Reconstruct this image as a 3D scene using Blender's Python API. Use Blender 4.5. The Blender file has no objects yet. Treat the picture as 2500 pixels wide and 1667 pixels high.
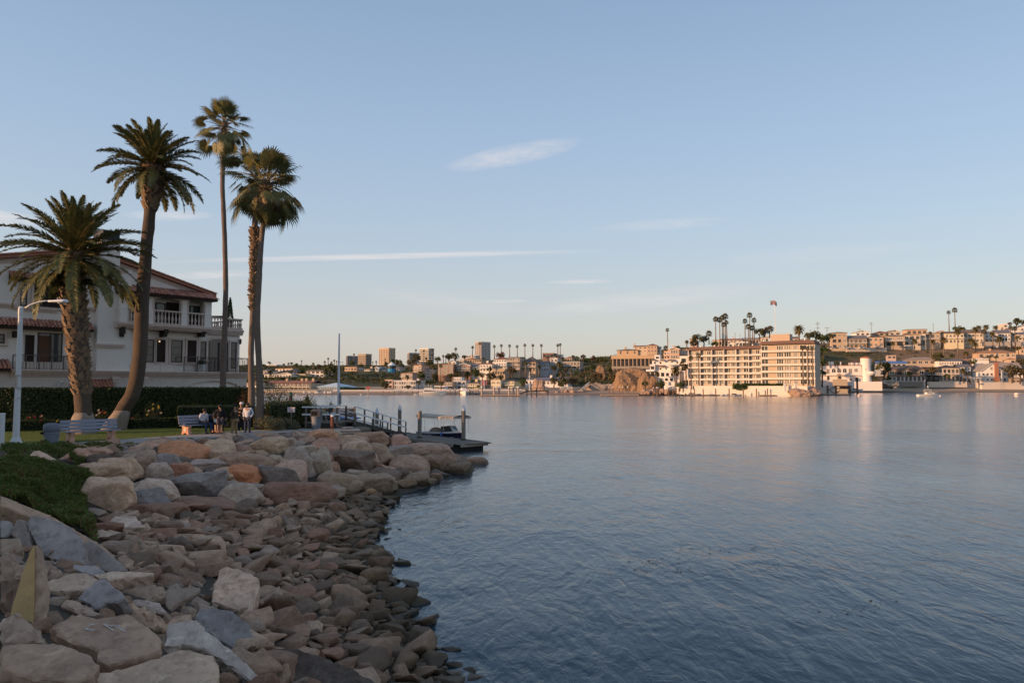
import bpy,bmesh,math,random
import numpy as np
from mathutils import Vector,Matrix,Euler,noise as mnoise
R=math.radians
PI=math.pi
scene=bpy.context.scene
COL=scene.collection
# -- camera
CAMZ,FPX,CU,CV=4.8,1800.0,1250.0,833.5
HORIZON=935.0
PITCH=math.atan((HORIZON-CV)/FPX)
cam_data=bpy.data.cameras.new('camera')
cam_data.sensor_width=36.0
cam_data.lens=36.0*FPX/2500.0
cam_data.clip_start=0.1
cam_data.clip_end=30000
cam=bpy.data.objects.new('camera',cam_data)
COL.objects.link(cam)
cam.location=(0,0,CAMZ)
cam.rotation_euler=(PI/2+PITCH,0,0)
scene.camera=cam
# -- sky and sun
SUN_EL,SUN_AZ=R(9.5),R(246.0)
SUN_DIR=Vector((math.sin(SUN_AZ)*math.cos(SUN_EL),math.cos(SUN_AZ)*math.cos(SUN_EL),math.sin(SUN_EL)))
world=bpy.data.worlds.new('World')
scene.world=world
world.use_nodes=True
wn,wl=world.node_tree.nodes,world.node_tree.links
wn.clear()
w_out=wn.new('ShaderNodeOutputWorld')
w_bg=wn.new('ShaderNodeBackground')
w_bg.inputs['Strength'].default_value=0.15
w_sky=wn.new('ShaderNodeTexSky')
w_sky.sky_type='NISHITA'
w_sky.sun_disc=False
w_sky.sun_elevation=SUN_EL
w_sky.sun_rotation=SUN_AZ
w_sky.air_density=1.0
w_sky.dust_density=1.2
w_sky.ozone_density=1.6
w_tc=wn.new('ShaderNodeTexCoord')
w_sep=wn.new('ShaderNodeSeparateXYZ')
wl.new(w_tc.outputs['Generated'],w_sep.inputs[0])
def wmath(op,a,b=None,clamp=False):
 n=wn.new('ShaderNodeMath')
 n.operation=op
 n.use_clamp=clamp
 for i,s in enumerate((a,b)):
  if s is None:
   continue
  if isinstance(s,(int,float)):
   n.inputs[i].default_value=s
  else:
   wl.new(s,n.inputs[i])
 return n.outputs[0]
def wmix(kind,fac,a,b):
 n=wn.new('ShaderNodeMix')
 n.data_type='RGBA'
 n.blend_type=kind
 if isinstance(fac,(int,float)):
  n.inputs[0].default_value=fac
 else:
  wl.new(fac,n.inputs[0])
 for i,s in((6,a),(7,b)):
  if isinstance(s,tuple):
   n.inputs[i].default_value=s
  else:
   wl.new(s,n.inputs[i])
 return n.outputs[2]
w_ramp=wn.new('ShaderNodeValToRGB')
wl.new(w_sep.outputs['Z'],w_ramp.inputs[0])
cr=w_ramp.color_ramp
SKY_STOPS=[(0.0,(4.15,3.65,3.4,1)),(0.035,(4.05,3.7,3.55,1)),(0.09,(3.8,3.85,3.95,1)),(0.2,(3.1,3.75,4.55,1)),(0.32,(2.55,3.35,4.55,1)),(0.46,(1.95,2.75,4.0,1)),(0.7,(1.9,2.6,3.75,1)),(1.0,(1.95,2.55,3.6,1))]
while len(cr.elements)<len(SKY_STOPS):
 cr.elements.new(0.5)
for e,(p,c)in zip(cr.elements,SKY_STOPS):
 e.position=p
 e.color=c
sky_col=wmix('MIX',0.72,w_sky.outputs[0],w_ramp.outputs[0])
w_inv=wmath('DIVIDE',1.0,wmath('MAXIMUM',w_sep.outputs['Z'],0.03))
w_px=wmath('MULTIPLY',w_sep.outputs['X'],w_inv)
w_py=wmath('MULTIPLY',w_sep.outputs['Y'],w_inv)
def streak(cx,cy,sx,sy,rot,seed,dens):
 """one wisp: a soft ellipse on the cloud layer, frayed by noise"""
 a,b=math.cos(rot),math.sin(rot)
 dx,dy=wmath('SUBTRACT',w_px,cx),wmath('SUBTRACT',w_py,cy)
 lx=wmath('DIVIDE',wmath('ADD',wmath('MULTIPLY',dx,a),wmath('MULTIPLY',dy,b)),sx)
 ly=wmath('DIVIDE',wmath('SUBTRACT',wmath('MULTIPLY',dy,a),wmath('MULTIPLY',dx,b)),sy)
 cmb=wn.new('ShaderNodeCombineXYZ')
 wl.new(wmath('MULTIPLY',lx,2.2),cmb.inputs[0])
 wl.new(ly,cmb.inputs[1])
 cmb.inputs[2].default_value=seed
 nz=wn.new('ShaderNodeTexNoise')
 nz.inputs['Scale'].default_value=1.4
 nz.inputs['Detail'].default_value=6
 nz.inputs['Roughness'].default_value=0.62
 wl.new(cmb.outputs[0],nz.inputs['Vector'])
 r2=wmath('ADD',wmath('MULTIPLY',lx,lx),wmath('MULTIPLY',ly,ly))
 fall=wmath('SUBTRACT',1.0,r2,True)
 m=wmath('MULTIPLY',fall,wmath('SUBTRACT',wmath('MULTIPLY',nz.outputs[0],2.2),0.45,True),True)
 return wmath('MULTIPLY',m,dens*1.35)
def layer(u,v):
 x,y,z=(u-CU)/FPX,1.0,0.0
 dy=(CV-v)/FPX
 yy=math.cos(PITCH)-dy*math.sin(PITCH)
 zz=math.sin(PITCH)+dy*math.cos(PITCH)
 return x/zz,yy/zz
def streak_px(u0,v0,u1,v1,wid,seed,dens):
 a,b=Vector(layer(u0,v0)),Vector(layer(u1,v1))
 c=(a+b)/2
 d=b-a
 return streak(c.x,c.y,d.length/2,wid,math.atan2(d.y,d.x),seed,dens)
cloud=None
for args in[(1085,418,1430,338,0.14,1.3,0.42),(380,640,1500,612,0.16,4.1,0.55),(1330,690,1500,686,0.17,7.7,0.42),(1180,738,1300,733,0.22,9.2,0.3),(1440,562,1800,535,0.2,12.5,0.22),(300,530,520,522,0.16,15.0,0.4),(400,680,640,662,0.25,21.0,0.4),(-120,545,60,520,0.3,23.0,0.7),(900,700,1250,770,0.7,31.0,0.16),(1300,770,1900,690,0.9,33.0,0.25),(1750,640,2300,600,0.5,37.0,0.13)]:
 s=streak_px(*args)
 cloud=s if cloud is None else wmath('ADD',cloud,s,True)
sky_col=wmix('MIX',cloud,sky_col,(4.9,4.6,4.55,1))
wl.new(sky_col,w_bg.inputs['Color'])
wl.new(w_bg.outputs[0],w_out.inputs[0])
sun_data=bpy.data.lights.new('sun','SUN')
sun_data.energy=5.0
sun_data.angle=R(0.5)
sun_data.color=(1.0,0.57,0.3)
sun=bpy.data.objects.new('sun',sun_data)
COL.objects.link(sun)
sun.rotation_euler=SUN_DIR.to_track_quat('Z','Y').to_euler()
scene.view_settings.view_transform='Standard'
scene.view_settings.look='None'
scene.view_settings.gamma=1.0
scene.view_settings.use_curve_mapping=False
scene.view_settings.exposure=0.2
scene.render.engine='CYCLES'
scene.cycles.max_bounces=6
scene.cycles.transparent_max_bounces=8
scene.cycles.caustics_reflective=False
scene.cycles.caustics_refractive=False
# -- photograph pixel -> world
def ray(u,v):
 dx,dy=(u-CU)/FPX,(CV-v)/FPX
 cp,sp=math.cos(PITCH),math.sin(PITCH)
 return Vector((dx,cp-dy*sp,sp+dy*cp))
def at(u,v,Y):
 d=ray(u,v)
 return Vector((d.x*Y/d.y,Y,CAMZ+d.z*Y/d.y))
def atz(u,v,z):
 d=ray(u,v)
 t=(z-CAMZ)/d.z
 return Vector((d.x*t,d.y*t,z))
 # -- objects
def tag(o,label=None,cat=None,group=None,kind=None):
 if label:
  o['label']=label
 if cat:
  o['category']=cat
 if group:
  o['group']=group
 if kind:
  o['kind']=kind
 return o
def link(name,data,parent=None,mx=None):
 o=bpy.data.objects.new(name,data)
 COL.objects.link(o)
 if parent is not None:
  o.parent=parent
 if mx is not None:
  o.matrix_local=mx
 return o
def empty(name,loc=(0,0,0),rz=0.0,parent=None):
 o=bpy.data.objects.new(name,None)
 o.empty_display_size=0.2
 COL.objects.link(o)
 o.location=loc
 o.rotation_euler=(0,0,rz)
 if parent is not None:
  o.parent=parent
 return o
class MB:
 """collects faces; build() links them as ONE mesh object"""
 def __init__(self):
  self.v,self.f,self.m=[],[],[]
 def face(self,pts,m=0):
  n=len(self.v)
  self.v+=[tuple(p)for p in pts]
  self.f.append(tuple(range(n,n+len(pts))))
  self.m.append(m)
  return self
 def add(self,verts,faces,m=0,mx=None):
  n=len(self.v)
  if mx is not None:
   verts=[mx@Vector(p)for p in verts]
  self.v+=[tuple(p)for p in verts]
  for f in faces:
   self.f.append(tuple(i+n for i in f))
   self.m.append(m)
  return self
 def box(self,x0,x1,y0,y1,z0,z1,m=0,mx=None):
  vs=[(x0,y0,z0),(x1,y0,z0),(x1,y1,z0),(x0,y1,z0),(x0,y0,z1),(x1,y0,z1),(x1,y1,z1),(x0,y1,z1)]
  fs=[(0,3,2,1),(4,5,6,7),(0,1,5,4),(1,2,6,5),(2,3,7,6),(3,0,4,7)]
  return self.add(vs,fs,m,mx)
 def prism(self,poly,z0,z1,m=0,mx=None):
  n=len(poly)
  vs=[(p[0],p[1],z0)for p in poly]+[(p[0],p[1],z1)for p in poly]
  fs=[tuple(reversed(range(n))),tuple(range(n,2*n))]
  fs+=[(i,(i+1)%n,n+(i+1)%n,n+i)for i in range(n)]
  return self.add(vs,fs,m,mx)
 def tube(self,pts,rad,n=8,m=0,cap=True,mx=None):
  pts=[Vector(p)for p in pts]
  if not hasattr(rad,'__len__'):
   rad=[rad]*len(pts)
  vs,fs=[],[]
  ref=None
  for i,p in enumerate(pts):
   t=(pts[min(i+1,len(pts)-1)]-pts[max(i-1,0)])
   if t.length<1e-9:
    t=Vector((0,0,1))
   t.normalize()
   if ref is None:
    ref=t.orthogonal().normalized()
   a=(ref-t*ref.dot(t))
   if a.length<1e-6:
    a=t.orthogonal()
   a.normalize()
   ref=a
   b=t.cross(a)
   for k in range(n):
    th=2*PI*k/n
    vs.append(p+(a*math.cos(th)+b*math.sin(th))*rad[i])
  for i in range(len(pts)-1):
   for k in range(n):
    fs.append((i*n+k,i*n+(k+1)%n,(i+1)*n+(k+1)%n,(i+1)*n+k))
  if cap:
   fs.append(tuple(reversed(range(n))))
   fs.append(tuple(range((len(pts)-1)*n,len(pts)*n)))
  return self.add(vs,fs,m,mx)
 def lathe(self,prof,n=16,m=0,mx=None):
  """prof: (radius, z) from bottom to top"""
  vs,fs=[],[]
  for r,z in prof:
   for k in range(n):
    th=2*PI*k/n
    vs.append((r*math.cos(th),r*math.sin(th),z))
  for i in range(len(prof)-1):
   for k in range(n):
    fs.append((i*n+k,i*n+(k+1)%n,(i+1)*n+(k+1)%n,(i+1)*n+k))
  fs.append(tuple(reversed(range(n))))
  fs.append(tuple(range((len(prof)-1)*n,len(prof)*n)))
  return self.add(vs,fs,m,mx)
 def mesh(self,name,mats,smooth=False):
  me=bpy.data.meshes.new(name)
  me.from_pydata(self.v,[],self.f)
  if not isinstance(mats,(list,tuple)):
   mats=[mats]
  for mt in mats:
   me.materials.append(mt)
  if len(mats)>1:
   me.polygons.foreach_set('material_index',self.m)
  if smooth:
   me.polygons.foreach_set('use_smooth',[True]*len(me.polygons))
   if smooth=='auto':
    me.set_sharp_from_angle(angle=R(38))
  me.update()
  return me
 def build(self,name,mats,parent=None,mx=None,smooth=False):
  return link(name,self.mesh(name,mats,smooth),parent,mx)
def bevel_object_mesh(me,w=0.01,seg=1):
 bm=bmesh.new()
 bm.from_mesh(me)
 bmesh.ops.bevel(bm,geom=[e for e in bm.edges if e.is_manifold and e.calc_face_angle(0)>0.5],offset=w,segments=seg,affect='EDGES',profile=0.5)
 bm.to_mesh(me)
 bm.free()
 return me
def T(x=0,y=0,z=0):
 return Matrix.Translation((x,y,z))
def RZ(a):
 return Matrix.Rotation(a,4,'Z')
def RX(a):
 return Matrix.Rotation(a,4,'X')
def RY(a):
 return Matrix.Rotation(a,4,'Y')
def S(x,y=None,z=None):
 y=x if y is None else y
 z=x if z is None else z
 return Matrix.Diagonal((x,y,z,1))
 # -- materials
MATS={}
class NT:
 def __init__(self,name):
  self.mat=bpy.data.materials.new(name)
  self.mat.use_nodes=True
  self.n,self.l=self.mat.node_tree.nodes,self.mat.node_tree.links
  self.bsdf=self.n['Principled BSDF']
  self.out=self.n['Material Output']
 def node(self,t,**kw):
  nd=self.n.new(t)
  for k,val in kw.items():
   setattr(nd,k,val)
  return nd
 def put(self,sock,val):
  if hasattr(val,'is_linked')or hasattr(val,'links'):
   self.l.new(val,sock)
  else:
   if isinstance(val,tuple)and len(val)==3 and sock.type=='RGBA':
    val=(*val,1)
   sock.default_value=val
 def noise(self,scale,detail=4,rough=0.55,vec=None,dist=0.0):
  nd=self.node('ShaderNodeTexNoise')
  nd.inputs['Scale'].default_value=scale
  nd.inputs['Detail'].default_value=detail
  nd.inputs['Roughness'].default_value=rough
  nd.inputs['Distortion'].default_value=dist
  if vec is not None:
   self.l.new(vec,nd.inputs['Vector'])
  return nd.outputs[0]
 def mix(self,fac,a,b,kind='MIX'):
  nd=self.node('ShaderNodeMix',data_type='RGBA',blend_type=kind)
  self.put(nd.inputs[0],fac)
  self.put(nd.inputs[6],a)
  self.put(nd.inputs[7],b)
  return nd.outputs[2]
 def math(self,op,a,b=0.0,clamp=False):
  nd=self.node('ShaderNodeMath',operation=op,use_clamp=clamp)
  self.put(nd.inputs[0],a)
  self.put(nd.inputs[1],b)
  return nd.outputs[0]
 def maprange(self,val,a,b,c=0.0,d=1.0):
  nd=self.node('ShaderNodeMapRange')
  self.put(nd.inputs['Value'],val)
  nd.inputs['From Min'].default_value=a
  nd.inputs['From Max'].default_value=b
  nd.inputs['To Min'].default_value=c
  nd.inputs['To Max'].default_value=d
  return nd.outputs[0]
 def coord(self,kind='Object'):
  return self.node('ShaderNodeTexCoord').outputs[kind]
 def bump(self,h,strength=0.3,dist=0.02,prev=None):
  nd=self.node('ShaderNodeBump')
  nd.inputs['Strength'].default_value=strength
  nd.inputs['Distance'].default_value=dist
  self.l.new(h,nd.inputs['Height'])
  if prev is not None:
   self.l.new(prev,nd.inputs['Normal'])
  return nd.outputs[0]
 def final(self,col,rough=0.8,normal=None,metal=0.0,spec=0.3):
  self.put(self.bsdf.inputs['Base Color'],col)
  self.put(self.bsdf.inputs['Roughness'],rough)
  self.bsdf.inputs['Metallic'].default_value=metal
  self.bsdf.inputs['Specular IOR Level'].default_value=spec
  if normal is not None:
   self.l.new(normal,self.bsdf.inputs['Normal'])
  return self.mat
def mul(c,k):
 return tuple(min(1.0,x*k)for x in c)
def mat(name,col,rough=0.8,var=0.18,scale=3.0,bump=0.0,bscale=40.0,bdist=0.01,metal=0.0,spec=0.3,coord='Object',stain=0.0,lo=None):
 """painted / plastered / stone surface: base colour broken by two scales of noise, optional fine relief and grime"""
 key=name
 if key in MATS:
  return MATS[key]
 t=NT(name)
 co=t.coord(coord)
 n1=t.noise(scale,5,0.6,co)
 n2=t.noise(scale*7.3,3,0.6,co)
 c=t.mix(n1,lo or mul(col,1-var),mul(col,1+var))
 c=t.mix(t.math('MULTIPLY',n2,var),c,mul(col,0.75))
 if stain:
  n3=t.noise(scale*0.6,6,0.7,co,1.5)
  c=t.mix(t.maprange(n3,0.5,0.75,0,stain),c,mul(col,0.45))
 nm=None
 if bump:
  nm=t.bump(t.noise(bscale,5,0.6,co),bump,bdist)
 MATS[key]=t.final(c,rough,nm,metal,spec)
 return MATS[key]
def ocol_mat(name,rough=0.85,speck=0.25,sscale=60.0,bump=0.6,bscale=14.0,bdist=0.04,wet=False,spec=0.25):
 """stone whose own colour comes from the object's colour: patches, mineral specks, cracks, tide mark"""
 if name in MATS:
  return MATS[name]
 t=NT(name)
 co=t.coord('Object')
 oi=t.node('ShaderNodeObjectInfo')
 base=oi.outputs['Color']
 rnd=oi.outputs['Random']
 shift=t.node('ShaderNodeVectorMath',operation='ADD')
 cmb=t.node('ShaderNodeCombineXYZ')
 for i in range(3):
  t.l.new(t.math('MULTIPLY',rnd,13.7+5*i),cmb.inputs[i])
 t.l.new(co,shift.inputs[0])
 t.l.new(cmb.outputs[0],shift.inputs[1])
 vec=shift.outputs[0]
 n1=t.noise(1.7,6,0.62,vec,0.4)
 n2=t.noise(7.0,6,0.65,vec)
 n3=t.noise(sscale,3,0.7,vec)
 c=t.mix(t.maprange(n1,0.3,0.7),t.mix(1.0,base,(0.74,0.7,0.68,1),'MULTIPLY'),t.mix(1.0,base,(1.3,1.25,1.2,1),'MULTIPLY'))
 c=t.mix(t.maprange(n2,0.5,0.66,0,0.62),c,t.mix(1.0,base,(0.48,0.42,0.4,1),'MULTIPLY'))
 lich=t.noise(3.1,5,0.75,vec,0.8)
 c=t.mix(t.maprange(lich,0.58,0.66,0,0.4),c,t.mix(1.0,base,(1.75,1.75,1.7,1),'MULTIPLY'))
 c=t.mix(t.maprange(n3,0.6,0.75,0,speck),c,(0.62,0.58,0.54))
 c=t.mix(t.maprange(n3,0.4,0.28,0,speck*1.3),c,(0.035,0.03,0.028))
 r=rough
 if wet:
  geo=t.node('ShaderNodeNewGeometry')
  sp=t.node('ShaderNodeSeparateXYZ')
  t.l.new(geo.outputs['Position'],sp.inputs[0])
  zz=t.math('ADD',sp.outputs['Z'],t.math('MULTIPLY',t.noise(1.3,4,0.6,geo.outputs['Position']),0.5))
  damp=t.maprange(zz,0.85,0.4)
  wetm=t.maprange(zz,0.5,0.3)
  c=t.mix(t.math('MULTIPLY',damp,0.72),c,t.mix(n2,(0.05,0.036,0.02),(0.12,0.088,0.045)))
  c=t.mix(t.math('MULTIPLY',wetm,0.6),c,(0.02,0.017,0.012))
  r=t.maprange(wetm,0,1,rough,0.42)
 h=t.math('ADD',t.math('MULTIPLY',n2,0.6),t.math('MULTIPLY',n3,0.16))
 h=t.math('ADD',h,t.math('MULTIPLY',t.noise(bscale*1.9,5,0.7,vec),0.5))
 MATS[name]=t.final(c,r,t.bump(h,bump,bdist),0,spec)
 return MATS[name]
def glass_mat(name='window_glass',col=(0.03,0.035,0.04),rough=0.06):
 if name in MATS:
  return MATS[name]
 t=NT(name)
 c=t.mix(t.noise(2.0,2,0.5,t.coord('Object')),mul(col,0.7),mul(col,1.3))
 MATS[name]=t.final(c,rough,None,0,0.6)
 return MATS[name]
def leaf_mat(name,c0,c1,rough=0.6,trans=0.25,scale=0.7,coord='Object',dry=None):
 """foliage: colour changes from clump to clump and leaf to leaf, some light passes through"""
 if name in MATS:
  return MATS[name]
 t=NT(name)
 co=t.coord(coord)
 n1=t.noise(scale,4,0.6,co)
 geo=t.node('ShaderNodeNewGeometry')
 ri=geo.outputs['Random Per Island']
 c=t.mix(t.maprange(n1,0.3,0.7),c0,c1)
 c=t.mix(t.math('MULTIPLY',ri,0.7),c,mul(c1,1.25))
 if dry:
  c=t.mix(t.maprange(t.math('ADD',ri,t.math('MULTIPLY',n1,0.6)),1.12,1.3),c,dry)
 t.final(c,rough,None,0,0.25)
 tr=t.node('ShaderNodeBsdfTranslucent')
 t.put(tr.inputs['Color'],c)
 mx=t.node('ShaderNodeMixShader')
 mx.inputs[0].default_value=trans
 t.l.new(t.bsdf.outputs[0],mx.inputs[1])
 t.l.new(tr.outputs[0],mx.inputs[2])
 t.l.new(mx.outputs[0],t.out.inputs['Surface'])
 MATS[name]=t.mat
 return t.mat
rng=random.Random(7)
ru,rgauss,mnz=rng.uniform,rng.gauss,mnoise.noise
# -- ground and water
# ---- near shore: a smooth surface through surveyed heights
def P(u,v,z):
 p=atz(u,v,z)
 return(p.x,p.y,z)
SHORE_PX=[(1152,1152),(1063,1182),(985,1205),(935,1225),(925,1276),(893,1339),(935,1382),(957,1456),(999,1531),(1042,1595),(1095,1667)]
CTRL=[P(u,v,0.0)for u,v in SHORE_PX]
shore_xy=[(p[0],p[1])for p in CTRL]
for x,y,z in list(CTRL):
 CTRL.append((x+2.2,y-0.6,-0.45))
 CTRL.append((x+6.0,y-1.5,-1.5))
 CTRL.append((x+14.0,y-3,-3.2))
CTRL+=[(-0.4,10.3,0.0),(0.8,8.0,0.0),(2.6,5.0,0.0),(4.5,2.0,0.0),(4,10,-0.8),(8,4,-1.0),(6,-3,0),(12,0,-2.2),(-1.2,42.5,0.0),(1,46,-1.2),(-5.5,47.0,0.0),(-4,52,-1.5),(-9.0,50,0.0),(4,36,-1.4),(3,42,-1.6),(-2.3,39.6,-0.5),(-3.0,41.5,-0.1),(-1.6,41,-0.6)]
CTRL+=[P(213,1276,1.0),P(638,1240,0.5),P(310,1400,1.25),P(500,1330,0.85),P(680,1480,0.55),P(800,1330,0.22),P(830,1560,0.35),P(860,1500,0.25),P(760,1640,0.55),P(700,1560,0.75),P(620,1640,1.0),P(540,1250,0.72),P(420,1270,0.85),P(820,1200,0.3),P(700,1300,0.42)]
CTRL+=[P(60,1640,2.35),P(300,1620,1.95),P(450,1650,1.6),P(150,1480,2.1),P(350,1470,1.65),P(20,1400,2.2),P(150,1330,1.75),P(480,1480,1.15),P(240,1420,1.7),P(560,1560,1.05)]
CTRL+=[P(0,1215,2.05),P(120,1150,2.3),P(30,1160,2.4),P(180,1230,1.7),P(60,1270,2.0),P(160,1300,1.65),P(200,1280,1.35),P(100,1110,2.05),P(0,1110,2.05),(-17,22,2.3),(-22,24,2.1),(-30,18,2.2),(-14,10,2.6),(-10,3,3.0),(-5,2,3.0),(0,0,3.05),(0,-6,3.3),(-6,-8,3.4),(-20,0,3.0),(-40,0,2.8),(3,0,1.6),(1,4,1.9),(-2.5,4.5,2.5)]
PATH_EDGE=[(-60,14),(-38,20),(-27,25.5),(-22,30.0),(-20.4,33),(-20.6,35.8),(-17.2,38.6),(-15.0,44.4),(-12.2,46.0),(-9.6,47.0)]
for x,y in PATH_EDGE:
 CTRL.append((x+0.25,y-0.5,1.7))
for x,y in[(-30,30),(-26,36),(-22,41),(-18,46),(-14,50),(-35,40),(-20,55),(-14,55),(-12.5,49)]:
 CTRL.append((x,y,1.7))
CTRL+=[P(640,1100,1.55),P(800,1090,1.4),P(930,1090,1.1),P(1030,1105,0.75),P(480,1120,1.3),P(700,1160,0.95),P(500,1190,0.95),P(900,1150,0.6),P(350,1150,1.35),P(300,1200,1.15),P(330,1110,1.55),P(220,1130,1.75),P(860,1068,1.35)]
cp=np.array(CTRL,dtype=float)
def tps(r2):
 return 0.5*r2*np.log(r2+1e-9)
n_=len(cp)
d2=((cp[:,None,:2]-cp[None,:,:2])**2).sum(-1)
A_=np.zeros((n_+3,n_+3))
A_[:n_,:n_]=tps(d2)+np.eye(n_)*1.2
A_[:n_,n_]=1
A_[:n_,n_+1:]=cp[:,:2]
A_[n_:,:n_]=A_[:n_,n_:].T
b_=np.zeros(n_+3)
b_[:n_]=cp[:,2]
W_=np.linalg.solve(A_,b_)
PARK=PATH_EDGE+[(-9.4,49.5),(-12.0,56.0),(-17.0,68.0),(-19.0,90.0),(-70.0,90.0),(-70.0,14.0)]
def in_poly(x,y,poly):
 ins=False
 j=len(poly)-1
 for i in range(len(poly)):
  xi,yi=poly[i][:2]
  xj,yj=poly[j][:2]
  if(yi>y)!=(yj>y)and x<(xj-xi)*(y-yi)/(yj-yi+1e-12)+xi:
   ins=not ins
  j=i
 return ins
def zraw(x,y):
 r2=(cp[:,0]-x)**2+(cp[:,1]-y)**2
 return float(tps(r2)@W_[:n_]+W_[n_]+W_[n_+1]*x+W_[n_+2]*y)
PARK_Z=1.8
def ground(x,y):
 if in_poly(x,y,PARK):
  return PARK_Z
 return max(-3.5,min(3.6,zraw(x,y)))
def hit(u,v,far=70.0):
 """where the line of sight through a photo pixel meets the near ground"""
 d=ray(u,v)
 t=2.0
 while t<far:
  p=Vector((0,0,CAMZ))+d*t
  if p.z<=ground(p.x,p.y):
   break
  t+=0.12
 lo,hi=t-0.12,t
 for _ in range(6):
  m=(lo+hi)/2
  p=Vector((0,0,CAMZ))+d*m
  if p.z<=ground(p.x,p.y):
   hi=m
  else:
   lo=m
 return Vector((0,0,CAMZ))+d*hi
xs=np.arange(-46,14.01,0.4)
ys=np.arange(-8,60.01,0.4)
gv,gf=[],[]
for y in ys:
 r2=(cp[:,0][None,:]-xs[:,None])**2+(cp[:,1][None,:]-y)**2
 zz=tps(r2)@W_[:n_]+W_[n_]+W_[n_+1]*xs+W_[n_+2]*y
 for x,z in zip(xs,zz):
  z=max(-3.5,min(3.6,z))
  if in_poly(x,y,PARK):
   z=min(z,PARK_Z-0.12)
  z+=0.05*mnz(Vector((x*0.9,y*0.9,1)))
  gv.append((x,y,z))
nx=len(xs)
for j in range(len(ys)-1):
 for i in range(nx-1):
  gf.append((j*nx+i,j*nx+i+1,(j+1)*nx+i+1,(j+1)*nx+i))
t=NT('bank_earth')
geo=t.node('ShaderNodeNewGeometry')
pos=geo.outputs['Position']
c=t.mix(t.noise(2.2,6,0.65,pos),(0.03,0.023,0.017),(0.11,0.085,0.06))
c=t.mix(t.maprange(t.noise(26,4,0.7,pos),0.5,0.7,0,0.6),c,(0.16,0.13,0.1))
M_EARTH=t.final(c,0.9,t.bump(t.noise(9,6,0.7,pos),0.9,0.12))
me=bpy.data.meshes.new('shore_ground')
me.from_pydata(gv,[],gf)
me.polygons.foreach_set('use_smooth',[True]*len(me.polygons))
me.materials.append(M_EARTH)
tag(link('shore_ground',me),'dark earth bank sloping to the harbour under the rocks','ground',None,'structure')
# ---- park: lawn, concrete path
t=NT('lawn_grass')
geo=t.node('ShaderNodeNewGeometry')
pos=geo.outputs['Position']
c=t.mix(t.noise(0.5,5,0.6,pos),(0.07,0.105,0.016),(0.125,0.15,0.028))
c=t.mix(t.maprange(t.noise(30,4,0.7,pos),0.45,0.7,0,0.6),c,(0.03,0.05,0.008))
M_LAWN=t.final(c,0.9,t.bump(t.noise(60,4,0.7,pos),0.8,0.03))
t=NT('path_concrete')
geo=t.node('ShaderNodeNewGeometry')
pos=geo.outputs['Position']
c=t.mix(t.noise(0.8,6,0.65,pos),(0.25,0.225,0.2),(0.38,0.35,0.315))
c=t.mix(t.maprange(t.noise(5,6,0.7,pos),0.5,0.75,0,0.5),c,(0.19,0.165,0.14))
c=t.mix(t.maprange(t.noise(80,2,0.6,pos),0.55,0.7,0,0.35),c,(0.14,0.125,0.11))
M_PATH=t.final(c,0.88,t.bump(t.noise(50,4,0.6,pos),0.35,0.01))
b=MB()
b.prism(PARK,-1.2,PARK_Z-0.03)
tag(b.build('park_ground',mat('park_soil',(0.12,0.09,0.065),0.9,0.25,2.0,0.5,30)),'low park terrace of soil above the rocks','ground',None,'structure')
PATH_BACK=[(-60,17),(-39,23),(-29,29),(-25.0,34.0),(-22.6,36.4),(-19.6,41.4),(-17.2,46.4),(-14.6,48.4),(-10.2,49.2)]
b=MB()
path_poly=[(x,y)for x,y in PATH_EDGE]+list(reversed(PATH_BACK))
b.prism(path_poly,PARK_Z-0.25,PARK_Z+0.02)
tag(b.build('footpath',M_PATH),'pale concrete footpath curving between the lawn and the boulders','path',None,'structure')
b=MB()
for(x0,y0),(x1,y1)in zip(PATH_EDGE[3:],PATH_EDGE[4:]):
 n=max(1,int(math.hypot(x1-x0,y1-y0)/0.8))
 dx,dy=(x1-x0),(y1-y0)
 L=math.hypot(dx,dy)
 nxn,nyn=dy/L,-dx/L
 for i in range(n):
  a,e=i/n,(i+1)/n
  w0,w1=0.35+0.2*rng.random(),0.35+0.2*rng.random()
  q=[(x0+dx*a,y0+dy*a),(x0+dx*a+nxn*w0,y0+dy*a+nyn*w0),(x0+dx*e+nxn*w1,y0+dy*e+nyn*w1),(x0+dx*e,y0+dy*e)]
  b.prism(q,PARK_Z-0.45,PARK_Z-0.06-0.03*rng.random())
tag(b.build('path_kerb',mat('kerb_concrete',(0.27,0.24,0.21),0.92,0.3,2.5,0.6,25,0.03)),'rough poured concrete edge of the footpath above the boulders','kerb',None,'structure')
LAWN=list(PATH_BACK[1:8])+[(-15.2,50.0),(-19.2,51.2),(-23.0,49.6),(-31.5,45.6),(-50,36)]
b=MB()
b.prism(LAWN,PARK_Z-0.2,PARK_Z+0.012)
tag(b.build('lawn',M_LAWN),'short green lawn between the hedge and the footpath','lawn',None,'structure')
grass=MB()
for _ in range(42000):
 x,y=ru(-42,-14),ru(29,51)
 if not in_poly(x,y,LAWN):
  continue
 h,w,a=ru(0.02,0.055),ru(0.006,0.016),ru(0,PI)
 lx,ly=ru(-0.02,0.02),ru(-0.02,0.02)
 ca,sa=math.cos(a)*w,math.sin(a)*w
 grass.face([(x-ca,y-sa,PARK_Z+0.008),(x+ca,y+sa,PARK_Z+0.008),(x+lx,y+ly,PARK_Z+0.012+h)])
tag(grass.build('grass',leaf_mat('grass_blades',(0.075,0.115,0.018),(0.14,0.17,0.032),0.7,0.2,0.5)),'mown grass blades of the lawn beside the path','grass',None,'stuff')
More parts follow.
